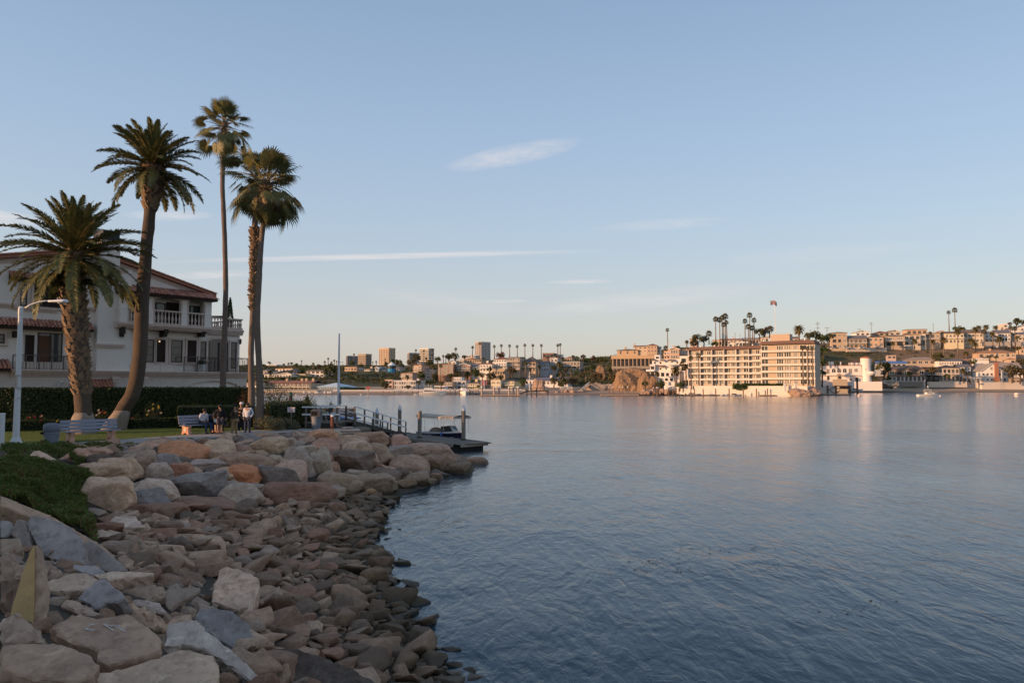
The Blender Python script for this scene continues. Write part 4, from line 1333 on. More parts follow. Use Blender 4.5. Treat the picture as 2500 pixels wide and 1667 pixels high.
# ---- hedges
def hedge(name,label,quads,h,count,m,leaf=0.06,z=PARK_Z,cat='hedge',jut=0.07,core=(0.008,0.012,0.005)):
 """quads: footprint polygon; a dark twiggy core wrapped in small leaves on sides and top"""
 c=(sum(p[0]for p in quads)/len(quads),sum(p[1]for p in quads)/len(quads))
 t=empty(name,(c[0],c[1],z))
 tag(t,label,cat)
 pl=[(p[0]-c[0],p[1]-c[1])for p in quads]
 b=MB()
 b.prism([(x*0.985,y*0.985)for x,y in pl],0,h-0.05)
 b.build('branches',mat('hedge_inside',core,1.0,0.3,4),t)
 g=MB()
 per=[]
 tot=0
 n=len(pl)
 for i in range(n):
  L=math.dist(pl[i],pl[(i+1)%n])
  per.append(L)
  tot+=L
 xs2,ys2=[p[0]for p in pl],[p[1]for p in pl]
 area=abs(sum(pl[i][0]*pl[(i+1)%n][1]-pl[(i+1)%n][0]*pl[i][1]for i in range(n)))/2
 ftop=area/(area+tot*h)
 k=0
 while k<count:
  if rng.random()<ftop:
   x,y=ru(min(xs2),max(xs2)),ru(min(ys2),max(ys2))
   if not in_poly(x,y,pl):
    continue
   p=Vector((x,y,h+rgauss(-0.02,0.5)*jut))
   nn=Vector((0,0,1))
  else:
   s=rng.random()*tot
   i=0
   while s>per[i]:
    s-=per[i]
    i+=1
   a,e=Vector((*pl[i],0)),Vector((*pl[(i+1)%n],0))
   p=a.lerp(e,s/per[i])
   d=(e-a).normalized()
   nn=Vector((d.y,-d.x,0))
   if(p+nn*0.01).length<p.length and len(pl)==4:
    nn=-nn
   p=p+nn*rgauss(0.0,0.55)*jut
   p.z=ru(0.0,h)
  k+=1
  nn=(nn+Vector((rgauss(0,0.6),rgauss(0,0.6),rgauss(0.25,0.5)))).normalized()
  a=nn.orthogonal().normalized()
  a=Matrix.Rotation(ru(0,6.28),3,nn)@a
  bb=nn.cross(a)
  s=leaf*ru(0.6,1.3)
  g.face([p-a*s,p+bb*s*0.5,p+a*s,p-bb*s*0.5])
 o=g.build('leaves',m,t)
 tag(o,None,None,None,'stuff')
 return t
M_HEDGE=leaf_mat('hedge_leaf',(0.018,0.032,0.008),(0.045,0.06,0.016),0.55,0.12,1.4)
M_HEDGE2=leaf_mat('hedge_leaf_light',(0.032,0.05,0.012),(0.075,0.085,0.022),0.55,0.14,0.9,dry=(0.13,0.05,0.02))
HB0,HB1=atz(-60,1046,PARK_Z),None
hedge('hedge','tall dark clipped hedge in front of the mansion',[(-44,46.2),(-33,49.2),(-25.5,52.6),(-19.4,55.6),(-19.9,57.0),(-26,54.3),(-33.5,51),(-44.5,48)],2.66,62000,M_HEDGE,0.075)
hedge('low_hedge','knee high clipped hedge edging the back of the lawn',[(-42,41.8),(-31.4,45.7),(-23.0,49.7),(-19.6,51.1),(-19.9,51.8),(-23.4,50.5),(-31.8,46.6),(-42.4,42.8)],0.68,17000,M_HEDGE,0.05)
hedge('hedge','waist high hedge right behind the group of people',[tuple(atz(u,v,PARK_Z)[:2])for u,v in((432,1046),(612,1044))]+[tuple(atz(u,v,PARK_Z)[:2])for u,v in((618,1038),(440,1040))],1.42,9000,M_HEDGE,0.05)
hedge('hedge','loose right hedge with the small white notice standing in front of it',[tuple(atz(u,v,PARK_Z)[:2])for u,v in((652,1049),(752,1040),(756,1034),(655,1038))],1.62,12000,M_HEDGE2,0.06,jut=0.16)
t=empty('added_shade_house',(-39,8,1.9))  # unseen house, added out of frame to keep the sun off the bank
tag(t,'tall cream house added beyond the left picture edge to shade the bank','house')
b=MB()
b.box(-5,5,-26,21.5,-1,8.2)
b.build('wall',mat('shade_house_stucco',(0.6,0.55,0.48),0.9,0.1,1),t)
b=MB()
b.add([(-5.6,-26.6,8.2),(5.6,-26.6,8.2),(5.6,22.1,8.2),(-5.6,22.1,8.2),(0,-21,10.6),(0,16.5,10.6)],[(0,3,2,1),(0,1,4),(1,2,5,4),(2,3,5),(3,0,4,5)])
b.build('roof',mat('shade_house_tiles',(0.36,0.16,0.11),0.9,0.2,2),t)
for k in range(9):
 for z in(1.0,4.9):
  b=MB()
  b.box(5.0,5.06,-24+k*5,-22+k*5,z,z+2)
  b.build('window',glass_mat(),t)
def bush(name,label,loc,rx,ry,rz,count,m,leaf=0.06,cat='bush',lumps=6,seed=0,spiky=0.0,group=None,stems=True):
 r=random.Random(seed)
 t=empty(name,loc)
 tag(t,label,cat,group)
 b=MB()
 for k in range(9):
  th=r.uniform(0,6.28)
  b.tube([(0,0,0),(math.cos(th)*rx*0.35,math.sin(th)*ry*0.35,rz*0.5),(math.cos(th)*rx*0.7,math.sin(th)*ry*0.7,rz*0.8)],[0.03,0.02,0.008],4)
 b.build('stems',mat('bush_stem',(0.1,0.075,0.055),0.95),t)
 ls=[(Vector((r.uniform(-0.65,0.65)*rx,r.uniform(-0.65,0.65)*ry,rz*r.uniform(0.25,0.72))),r.uniform(0.4,0.62))for _ in range(lumps)]
 g=MB()
 for _ in range(count):
  c,s0=r.choice(ls)
  d=Vector((r.gauss(0,1),r.gauss(0,1),r.gauss(0,1))).normalized()
  p=c+Vector((d.x*rx,d.y*ry,d.z*rz))*s0*(r.random()**0.35)*(1+spiky*r.random()**3)
  if p.z<0.02:
   p.z=r.uniform(0.02,0.12)
  nn=(d+Vector((r.gauss(0,0.7),r.gauss(0,0.7),r.gauss(0.3,0.5)))).normalized()
  a=Matrix.Rotation(r.uniform(0,6.28),3,nn)@nn.orthogonal().normalized()
  bb=nn.cross(a)
  s=leaf*r.uniform(0.6,1.4)
  g.face([p-a*s,p+bb*s*0.45,p+a*s,p-bb*s*0.45])
 tag(g.build('leaves',m,t),None,None,None,'stuff')
 return t
M_GREYLEAF=leaf_mat('grey_green_leaf',(0.06,0.075,0.045),(0.12,0.125,0.07),0.65,0.12,1.2,dry=(0.16,0.08,0.06))
M_SHRUB=leaf_mat('shrub_leaf',(0.04,0.055,0.02),(0.1,0.1,0.035),0.6,0.15,1.0,dry=(0.15,0.07,0.03))
p=atz(680,1050,PARK_Z)
bush('low_shrub','low grey green spreading shrub at the foot of the front fan palm',(p.x,p.y,PARK_Z),1.3,0.9,0.95,3800,M_GREYLEAF,0.05,seed=1)
p=at(662,1010,55)
bush('tall_shrub','tall airy shrub against the water right of the palm pair',(p.x,55,PARK_Z),1.35,0.9,3.1,3600,M_SHRUB,0.06,seed=2,spiky=0.3)
for i,(u,hgt,lab)in enumerate(((712,2.3,'reddish shrub above the white notice'),(735,2.2,'yellow green shrub just right of the notice'),(752,2.35,'shrub with loose shoots around the dark lamp post'))):
 p=at(u,1000,51.5)
 bush('garden_shrub',lab,(p.x,51.5,PARK_Z),0.8,0.6,hgt*0.86,1900,M_HEDGE2 if i else M_SHRUB,0.055,seed=10+i,spiky=0.5)
p=at(648,1050,49.2)
bush('low_shrub','dark low shrub between the palm pair and the right hedge',(p.x-0.3,49.6,PARK_Z),0.7,0.5,0.9,1400,M_HEDGE2,0.05,seed=21)
p=at(592,985,54.5)
bush('bougainvillea','bush with dull red leaves at the right end of the tall hedge',(p.x,54.8,PARK_Z),0.75,0.6,2.5,1700,leaf_mat('red_leaf',(0.09,0.02,0.012),(0.05,0.05,0.018),0.6,0.12,1.5),0.06,seed=22)
# ---- rose bushes in the bed before the hedge
ROSE={'red':(0.35,0.03,0.03),'crimson':(0.3,0.02,0.06),'pink':(0.62,0.34,0.27),'white':(0.7,0.6,0.5),'yellow':(0.62,0.48,0.12),'orange':(0.6,0.2,0.05)}
def rose_mesh(s,seed):
 r=random.Random(seed)
 b=MB()
 for ring,(n,rad,h)in enumerate(((3,0.3,0.5),(5,0.6,0.35),(7,1.0,0.1))):
  for k in range(n):
   th=2*PI*k/n+ring*0.5+r.uniform(-0.2,0.2)
   o=Vector((math.cos(th),math.sin(th),0))
   tn=Vector((-math.sin(th),math.cos(th),0))
   b.add([Vector((0,0,-0.4))*s,(o*rad*0.6-tn*0.45+Vector((0,0,h*0.3)))*s,(o*rad+Vector((0,0,h+0.3)))*s,(o*rad*0.6+tn*0.45+Vector((0,0,h*0.3)))*s],[(0,1,2,3)])
 return b
def zoom3(x,y):
 return x/7.467,900+y/7.467
def z2(x,y):
 return x/3.1354,600+y/3.1354
rose_groups=[('rose bush with red, crimson and one pink bloom left of the bin',46.6,[(zoom3(632,890),'crimson'),(zoom3(755,868),'pink'),(zoom3(745,950),'crimson'),(zoom3(492,972),'red'),(zoom3(525,895),'red')]),('rose bush with a single yellow bloom between bin and bench',47.0,[(zoom3(1042,960),'yellow')]),('rose bush with white and small orange blooms between the two date palms',48.4,[(zoom3(1798,760),'white'),(zoom3(1812,810),'white'),(zoom3(1758,850),'white'),(zoom3(1855,790),'red'),(zoom3(1915,805),'orange')]),('rose bush with yellow and cream blooms right of the leaning palm',50.6,[(z2(1172,1215),'yellow'),(z2(1212,1228),'yellow'),(z2(1170,1250),'yellow'),(z2(1137,1265),'white'),(z2(1232,1280),'white'),(z2(1127,1295),'yellow'),(z2(1215,1242),'yellow')]),('rose bush with dark red blooms beside the leaning palm trunk',50.0,[(z2(968,1287),'red'),(z2(1010,1318),'crimson')]),]
for i,(lab,Y,fl)in enumerate(rose_groups):
 us=[f[0][0]for f in fl]
 c=at(sum(us)/len(us),1040,Y)
 top=max(at(f[0][0],f[0][1],Y).z for f in fl)
 t=bush('rose_bush',lab,(c.x,Y+0.15,PARK_Z),max(0.6,(max(us)-min(us))/2*Y/FPX),0.4,max(0.6,top-PARK_Z),900,M_HEDGE,0.05,seed=50+i,cat='rose bush')
 for k,((u,v),colr)in enumerate(fl):
  q=at(u,v,Y-0.25)-Vector(t.location)
  b=rose_mesh(0.085*ru(0.85,1.15),k+i*10)
  o=b.build('blossom',mat('rose_'+colr,ROSE[colr],0.7,0.2,20),t,T(*q)@RX(R(50)))
  o['label']=colr+' rose bloom'
  # -- the mansion behind the hedge
HP,HD=Vector((-29.8,56.0,0)),Vector((0.6,0.8,0))
HN=Vector((0.8,-0.6,0))
house=empty('mansion',(HP.x,HP.y,PARK_Z))
tag(house,'cream stucco mansion with clay tile roofs, stone balconies and arched windows behind the hedge','house')
HM=Matrix(((HD.x,-HN.x,0,0),(HD.y,-HN.y,0,0),(0,0,1,0),(0,0,0,1)))
def hs(x,y,off=0.0,conv=z2):
 """photo point (in zoomed pixels) on the facade plane standing off metres proud -> (s, z above terrace)"""
 u,v=conv(x,y)
 d=ray(u,v)
 q=HP+HN*off-Vector((0,0,CAMZ))
 q=Vector((q.x,q.y,-CAMZ))
 p0=HP+HN*off
 t_=HN.dot(Vector((p0.x,p0.y,0)))/HN.dot(d)
 w=Vector((0,0,CAMZ))+d*t_
 return(Vector((w.x,w.y,0))-HP).dot(HD),w.z-PARK_Z
def zz(x,y,off=0.0):
 return hs(x,y,off)[1]
def ss(x,off=0.0):
 return hs(x,600,off)[0]
M_STUC=mat('cream_stucco',(0.78,0.71,0.64),0.92,0.08,1.2,0.35,60,0.01,stain=0.12)
M_STONE=mat('pink_cast_stone',(0.62,0.49,0.42),0.9,0.14,2.5,0.35,40,0.01,stain=0.25)
M_BASE=mat('base_limestone',(0.63,0.55,0.48),0.92,0.12,1.5,0.3,40,0.01,stain=0.2)
M_TILE=mat('clay_roof_tile',(0.4,0.17,0.11),0.85,0.3,1.6,0.4,30,0.01,coord='Object')
M_WOODD=mat('dark_brown_timber',(0.035,0.024,0.018),0.7,0.3,4)
M_FRAME=mat('bronze_window_frame',(0.03,0.026,0.026),0.5,0.2,5)
M_IRON=mat('bronze_railing',(0.11,0.085,0.075),0.55,0.2,6)
M_GLASS=glass_mat('mansion_glass',(0.05,0.055,0.06),0.04)
M_DARKIN=mat('dim_room',(0.035,0.022,0.016),0.95,0.5,1.0)
M_CURT=mat('warm_blind',(0.45,0.37,0.26),0.9,0.15,2)
def hb(b,s0,s1,o0,o1,z0,z1,m=0):
 """box between facade distances and offsets (o outwards)"""
 return b.box(min(s0,s1),max(s0,s1),-max(o0,o1),-min(o0,o1),z0,z1,m)
def hpart(b,name,m,smooth=False,parent=None):
 return link(name,b.mesh(name,m,smooth),parent or house,HM if parent is None else Matrix.Identity(4))
S_L,S_CH0,S_CH1=ss(-60),ss(748,0.5),ss(1000,0.5)
S_UP0,S_UP1=ss(922,0.9),ss(1618,0.9)
S_R=ss(1838)
Z_FLOOR1=zz(1300,985)
Z_BALC=zz(1300,640,0.9)
Z_EAVE=zz(1300,385,0.9)
s_ap,z_ap=hs(700,25)
s_re,z_re=hs(1640,372)
s_le=S_L-1.0
z_le=z_ap-(z_ap-z_re)*(s_ap-s_le)/(s_re-s_ap)*0.9
b=MB()
wallpts=[(s_le,0),(S_R,0),(S_R,Z_BALC+0.4),(S_UP1,Z_BALC+0.4),(S_UP1,z_re-0.25),(s_ap,z_ap-0.25),(s_le,z_le-0.25)]
DEP=11.0
n=len(wallpts)
b.add([(s,0,z)for s,z in wallpts]+[(s,DEP,z)for s,z in wallpts],[tuple(range(n)),tuple(reversed(range(n,2*n)))]+[(i,n+i,n+(i+1)%n,(i+1)%n)for i in range(n)])
hpart(b,'wall',M_STUC)
zb1=Z_FLOOR1+0.02
a0,a1=ss(1450,0.25),ss(1850,0.25)
b=MB()
hb(b,s_le,a0,0.01,0.25,0,zb1)
hb(b,a1,ss(1895,0.25),0.01,0.25,0,zb1)
zt,zs=zz(1650,1035,0.25),zz(1650,1085,0.25)-0.1
for k in range(14):
 t0,t1=k/14,(k+1)/14
 x0,x1=a0+(a1-a0)*t0,a0+(a1-a0)*t1
 tm=(t0+t1)/2*2-1
 zc=zs+(zt-zs)*math.sqrt(max(0,1-tm*tm))
 hb(b,x0,x1,0.01,0.25,zc,zb1)
hpart(b,'ground_storey_wall',M_BASE)
for row in range(3):
 zr=zz(400,1090)+row*0.62
 x=s_le+(row%2)*0.7
 while x<a0-1.4:
  bb_=MB()
  hb(bb_,x+0.012,x+1.36,0.25,0.262,zr+0.012,zr+0.6)
  hpart(bb_,'stone_block',M_BASE)
  x+=1.38
def profile_band(name,s0,s1,z0,steps,m,seg=1.3,o=0.25,parent=None):
 """moulded stone band in separate lengths: steps = [(projection, height), ...] from below"""
 L=s1-s0
 n=max(1,int(round(L/seg)))
 for i in range(n):
  x0,x1=s0+L*i/n,s0+L*(i+1)/n
  b=MB()
  z=z0
  for pr,h in steps:
   hb(b,x0+0.006,x1-0.006,o-0.02,o+pr,z,z+h-0.002)
   z+=h
  hpart(b,name,m)
zc0=zz(1000,1004,0.5)
ztop=zz(1000,957,0.5)
hh=ztop-zc0
for x0,x1 in((98,692),(716,1440),(1440,1908)):
 profile_band('cornice',ss(x0,0.5),ss(x1,0.5),zc0,[(0.12,hh*0.28),(0.26,hh*0.27),(0.4,hh*0.25),(0.5,hh*0.2)],M_STONE,1.25)
for x in(898,1115):
 b=MB()
 hb(b,ss(x-22,0.5),ss(x+22,0.5),0.25,0.55,zz(x,1045,0.5),zc0)
 hb(b,ss(x-28,0.5),ss(x+28,0.5),0.25,0.62,zz(x,1022,0.5),zc0-0.001)
 hpart(b,'corbel',M_STONE)
b=MB()
zct=zz(860,-40,0.5)
hb(b,S_CH0,S_CH1,0.0,0.5,ztop,zz(860,170,0.5))
hb(b,S_CH0+0.1,ss(905,0.5),0.0,0.5,zz(860,170,0.5),zct)
hb(b,S_CH0+0.1,ss(905,0.5),-1.2,0.0,z_re,zct)
ch=hpart(b,'chimney',M_STUC)
b=MB()
hb(b,S_CH0-0.0,ss(925,0.5),-1.3,0.62,zct,zct+0.22)
hb(b,S_CH0+0.2,ss(900,0.5),-1.1,0.45,zct+0.22,zct+0.75)
link('chimney_cap',b.mesh('chimney_cap',mat('chimney_cap_metal',(0.035,0.04,0.045),0.6,0.2,3)),ch)
for(x0,x1,y0,y1)in((786,968,165,192),(735,955,752,780)):
 b=MB()
 z0,z1=zz(860,y1,0.6),zz(860,y0,0.6)
 hb(b,ss(x0,0.6),ss(x1,0.6),0.5,0.62,z0,(z0+z1)/2)
 hb(b,ss(x0-6,0.6),ss(x1+6,0.6),0.5,0.68,(z0+z1)/2,z1)
 hpart(b,'string_course',M_STONE)
for(x0,x1,y0,y1)in((-40,140,438,470),(105,430,470,500),(640,748,468,500)):
 b=MB()
 z0,z1=zz((x0+x1)/2,y1,0.1),zz((x0+x1)/2,y0,0.1)
 hb(b,ss(x0,0.1),ss(x1,0.1),0.0,0.1,z0,(z0+z1)/2)
 hb(b,ss(x0,0.1),ss(x1,0.1),0.0,0.18,(z0+z1)/2,z1)
 hpart(b,'string_course',M_STONE)
 # ---- clay tiles
tb=MB()
for k in range(7):
 th0,th1=PI*k/7,PI*(k+1)/7
 r0,r1=0.115,0.095
 tb.face([(r0*math.cos(th0),-0.24,r0*math.sin(th0)),(r1*math.cos(th0),0.22,r1*math.sin(th0)),(r1*math.cos(th1),0.22,r1*math.sin(th1)),(r0*math.cos(th1),-0.24,r0*math.sin(th1))])
 tb.face([(r0*math.cos(th1),-0.24,r0*math.sin(th1)),(r0*0.82*math.cos(th1),-0.24,r0*0.82*math.sin(th1)),(r0*0.82*math.cos(th0),-0.24,r0*0.82*math.sin(th0)),(r0*math.cos(th0),-0.24,r0*math.sin(th0))])
TILE=tb.mesh('tile',M_TILE)
TILE2=TILE.copy()
TILE2.materials.clear()
TILE2.materials.append(mat('clay_roof_tile_dark',(0.3,0.13,0.095),0.85,0.3,1.6,0.4,30,0.01))
TILE3=TILE.copy()
TILE3.materials.clear()
TILE3.materials.append(mat('clay_roof_tile_pale',(0.46,0.24,0.17),0.85,0.3,1.6,0.4,30,0.01))
def pent_roof(s0,s1,z_out,o_out,z_in,o_in,rows):
 """lean-to tile roof: eave at (o_out, z_out) rising to (o_in, z_in); tiles one by one"""
 ang=math.atan2(z_in-z_out,o_out-o_in)
 L=math.hypot(z_in-z_out,o_out-o_in)
 b=MB()
 th=0.16
 b.add([(s0,-o_out+0.03,z_out-th),(s1,-o_out+0.03,z_out-th),(s1,-o_in,z_out-th),(s0,-o_in,z_out-th),(s0,-o_out+0.03,z_out),(s1,-o_out+0.03,z_out),(s1,-o_in,z_in),(s0,-o_in,z_in)],[(0,3,2,1),(0,1,5,4),(1,2,6,5),(2,3,7,6),(3,0,4,7),(4,5,6,7)])
 roof=hpart(b,'roof',M_WOODD)
 nc=int((s1-s0)/0.245)
 for i in range(nc+1):
  x=s0+0.06+(s1-s0-0.12)*i/nc
  for j in range(rows):
   f=(j+0.35)*L/rows
   y,z=-o_out+f*math.cos(ang),z_out+f*math.sin(ang)
   o=link('tile',rng.choice([TILE,TILE,TILE2,TILE3]),roof,T(x+ru(-0.012,0.012),y,z+0.015+ru(0,0.02))@RX(ang)@RZ(ru(-0.03,0.03))@S(1,L/rows/0.4,1))
 return roof
OUT=0.9
zt_l=Z_EAVE
z_rail_top=zz(1300,498,OUT)
def arch_wall(s0,s1,z0,z1,o0,o1,holes,m,name='loggia_wall'):
 """wall slab with arched holes (sa, sb, sill, spring, crown)"""
 b=MB()
 cur=s0
 for sa,sb,sill,spring,crown in holes:
  hb(b,cur,sa,o0,o1,z0,z1)
  if sill>z0:
   hb(b,sa,sb,o0,o1,z0,sill)
  N=10
  for k in range(N):
   x0,x1=sa+(sb-sa)*k/N,sa+(sb-sa)*(k+1)/N
   tm=(k+0.5)/N*2-1
   zc=spring+(crown-spring)*math.sqrt(max(0,1-tm*tm))
   hb(b,x0,x1,o0,o1,zc,z1)
  cur=sb
 hb(b,cur,s1,o0,o1,z0,z1)
 return hpart(b,name,m)
def arch_trim(sa,sb,zb,spring,crown,o,w=0.13):
 b=MB()
 hb(b,sa-w,sa,o-0.05,o+0.035,zb,spring)
 hb(b,sb,sb+w,o-0.05,o+0.035,zb,spring)
 N=10
 for k in range(N):
  x0,x1=sa-w+(sb-sa+2*w)*k/N,sa-w+(sb-sa+2*w)*(k+1)/N
  tm=(k+0.5)/N*2-1
  zc=spring+(crown-spring)*math.sqrt(max(0,1-tm*tm))
  hb(b,x0,x1,o-0.05,o+0.035,zc+0.01,zc+w+0.03)
 return hpart(b,'arch_surround',M_STONE)
holes=[]
for(x0,x1,yt,ys)in((985,1090,383,400),(1178,1382,398,425),(1440,1562,412,440)):
 sa,sb=ss(x0,OUT),ss(x1,OUT)
 xm=(x0+x1)/2
 holes.append((sa,sb,Z_BALC+0.25,zz(xm,ys,OUT),zz(xm,yt,OUT)))
arch_wall(S_UP0,S_UP1,Z_BALC+0.2,zt_l-0.17,OUT-0.28,OUT,holes,M_STUC)
for h_ in holes:
 arch_trim(h_[0],h_[1],h_[2],h_[3],h_[4],OUT)
b=MB()
hb(b,S_UP0,S_UP0+0.28,0.0,OUT-0.285,Z_BALC+0.2,zt_l-0.17)
hb(b,S_UP1-0.28,S_UP1,0.0,OUT-0.285,Z_BALC+0.2,zt_l-0.17)
hpart(b,'loggia_side_wall',M_STUC)
def window(s0,s1,z0,z1,o=0.02,cols=1,rows=2,glass=None,surround=True,arch=0.0,depth=0.05,frame=0.07):
 """framed window standing on the wall face: frame, muntins and glass"""
 b=MB()
 f=frame
 hb(b,s0,s0+f,o-0.02,o+depth,z0,z1)
 hb(b,s1-f,s1,o-0.02,o+depth,z0,z1)
 hb(b,s0+f,s1-f,o-0.02,o+depth,z0,z0+f)
 hb(b,s0+f,s1-f,o-0.02,o+depth,z1-f,z1)
 for i in range(1,cols):
  x=s0+(s1-s0)*i/cols
  hb(b,x-f*0.55,x+f*0.55,o-0.02,o+depth-0.006,z0+f,z1-f)
 w=hpart(b,'window',M_FRAME)
 g=MB()
 hb(g,s0+f,s1-f,o-0.02,o+0.012,z0+f,z1-f)
 link('pane',g.mesh('pane',glass or M_GLASS),w)
 for j in range(1,rows):
  mb=MB()
  z=z0+(z1-z0)*j/rows
  hb(mb,s0+f,s1-f,o+0.01,o+depth-0.012,z-0.018,z+0.018)
  link('glazing_bar',mb.mesh('glazing_bar',M_FRAME),w)
 if surround:
  t=0.15
  b=MB()
  hb(b,s0-t,s0,o-0.025,o+depth+0.03,z0-0.05,z1+t)
  hb(b,s1,s1+t,o-0.025,o+depth+0.03,z0-0.05,z1+t)
  hb(b,s0,s1,o-0.025,o+depth+0.03,z1,z1+t)
  hb(b,s0-t-0.05,s1+t+0.05,o-0.025,o+depth+0.09,z0-0.17,z0-0.05)
  hpart(b,'window_surround',M_STONE)
 return w
for i,h_ in enumerate(holes):
 window(h_[0]-0.2,h_[1]+0.1 if i!=1 else h_[1]-0.8,Z_BALC+0.3,zt_l-0.5,0.02,2,2,None,False,frame=0.1)
b=MB()
hb(b,holes[1][1]-0.75,holes[1][1]+0.35,0.0,0.03,Z_BALC+0.3,zt_l-0.4)
hpart(b,'dark_doorway',M_DARKIN)
pent_roof(S_UP0-0.25,S_UP1+0.3,zz(1300,378,OUT+0.45),OUT+0.45,zz(1300,378,OUT+0.45)+0.62,0.0,3)
roofb=MB()
ang=math.atan2(z_ap-z_re,s_re-s_ap)
for(sa,za,sb,zb)in((s_ap,z_ap,s_re,z_re),(s_ap,z_ap,s_le,z_le)):
 roofb.add([(sa,-0.35,za-0.22),(sb,-0.35,zb-0.22),(sb,DEP,zb-0.22),(sa,DEP,za-0.22),(sa,-0.35,za),(sb,-0.35,zb),(sb,DEP,zb),(sa,DEP,za)],[(0,1,2,3),(7,6,5,4),(0,4,5,1),(1,5,6,2),(2,6,7,3),(3,7,4,0)])
mainroof=hpart(roofb,'roof',M_TILE)
L=math.hypot(s_re-s_ap,z_ap-z_re)
for i in range(int(L/0.42)):
 f=(i+0.5)/int(L/0.42)
 link('tile',rng.choice([TILE,TILE2,TILE3]),mainroof,T(s_ap+(s_re-s_ap)*f,-0.3,z_ap+(z_re-z_ap)*f)@RY(ang)@RZ(PI/2)@S(1.25,1.05,1.1))
L2=math.hypot(s_ap-s_le,z_ap-z_le)
ang2=math.atan2(z_ap-z_le,s_ap-s_le)
for i in range(int(L2/0.42)):
 f=(i+0.5)/int(L2/0.42)
 link('tile',rng.choice([TILE,TILE2,TILE3]),mainroof,T(s_ap+(s_le-s_ap)*f,-0.3,z_ap+(z_le-z_ap)*f)@RY(-ang2)@RZ(-PI/2)@S(1.25,1.05,1.1))
for k in range(2):
 b=MB()
 for(sa,za,sb,zb)in((s_ap,z_ap,s_re-0.4,z_re+0.12),(s_ap,z_ap,s_le,z_le)):
  d=0.3+0.16*k
  b.add([(sa,-0.1+0.04*k,za-d-0.1),(sb,-0.1+0.04*k,zb-d-0.1),(sb,0.0,zb-d-0.1),(sa,0,za-d-0.1),(sa,-0.1+0.04*k,za-d),(sb,-0.1+0.04*k,zb-d),(sb,0,zb-d),(sa,0,za-d)],[(0,1,2,3),(7,6,5,4),(0,4,5,1),(1,5,6,2),(2,6,7,3),(3,7,4,0)])
 hpart(b,'rake_moulding',M_STONE)
 # ---- upper balcony and its balustrade
BO=1.0
zbt=zz(1300,605,BO)
profile_band('balcony_edge',ss(902,BO),ss(1625,BO),zbt-0.44,[(BO-0.45,0.12),(BO-0.3,0.14),(BO-0.18,0.16)],M_STONE,0.95,0.25)
b=MB()
hb(b,ss(902,BO),ss(1625,BO),0.0,BO-0.03,zbt-0.1,zbt)
hpart(b,'balcony_floor',M_STONE)
prof=[(0.075,0),(0.075,0.06),(0.045,0.1),(0.075,0.2),(0.085,0.28),(0.065,0.38),(0.035,0.52),(0.04,0.58),(0.06,0.61),(0.06,0.66),(0.075,0.66),(0.075,0.72)]
bm_=MB()
bm_.lathe(prof,10)
BALU=bm_.mesh('baluster',M_STONE,True)
def balustrade(s0,s1,n,o,z0,h,piers=()):
 b=MB()
 hb(b,s0,s1,o-0.16,o+0.05,z0+h-0.1,z0+h)
 rail=hpart(b,'stone_rail',M_STONE)
 b=MB()
 hb(b,s0,s1,o-0.14,o+0.03,z0,z0+0.1)
 hpart(b,'stone_plinth',M_STONE)
 for i in range(n):
  link('baluster',BALU,house,HM@T(s0+(s1-s0)*(i+0.5)/n,-(o-0.055),z0+0.1)@S(1,1,(h-0.2)/0.72))
bh=z_rail_top-zbt
for(x0,x1,n)in((975,1040,3),(1172,1390,8),(1432,1566,5)):
 balustrade(ss(x0,BO),ss(x1,BO),n,OUT+0.06,zbt,bh)
for(x0,x1)in((920,975),(1040,1172),(1390,1432),(1566,1612)):
 b=MB()
 hb(b,ss(x0,BO),ss(x1,BO),OUT-0.1,OUT+0.09,zbt,zbt+bh-0.1)
 hb(b,ss(x0,BO),ss(x1,BO),OUT-0.1,OUT+0.11,zbt+bh-0.1,zbt+bh)
 hpart(b,'balustrade_pier',M_STUC)
for x in(955,1285,1575):
 b=MB()
 hb(b,ss(x-16,BO),ss(x+16,BO),0.05,BO-0.35,zz(x,695,BO),zbt-0.36)
 hb(b,ss(x-16,BO),ss(x+16,BO),0.05,BO-0.15,zz(x,672,BO),zbt-0.365)
 hpart(b,'timber_bracket',M_WOODD)
RO=0.35
s0r,s1r=ss(1612,RO),ss(1858,RO)
zr0,zr1=zz(1740,632,RO),zz(1740,553,RO)
balustrade(s0r,s1r,11,RO,zr0,zr1-zr0)
profile_band('terrace_cornice',s0r,ss(1866,RO),zz(1740,682,RO),[(0.05,0.16),(0.15,0.16),(0.25,0.16)],M_STONE,1.2,0.2)
b=MB()
hb(b,s0r,s1r,-DEP,RO,zr0-0.14,zr0-0.002)
hpart(b,'terrace_floor',M_STONE)
b=MB()
b.box(s1r-0.2,s1r,-RO+0.06,5,zr1-0.1,zr1-0.002)
b.box(s1r-0.18,s1r-0.02,-RO+0.06,5,zr0,zr0+0.1)
hpart(b,'side_balustrade',M_STONE)
for i in range(14):
 link('baluster',BALU,house,HM@T(s1r-0.1,-RO+0.3+i*0.33,zr0+0.1)@S(1,1,(zr1-zr0-0.2)/0.72))
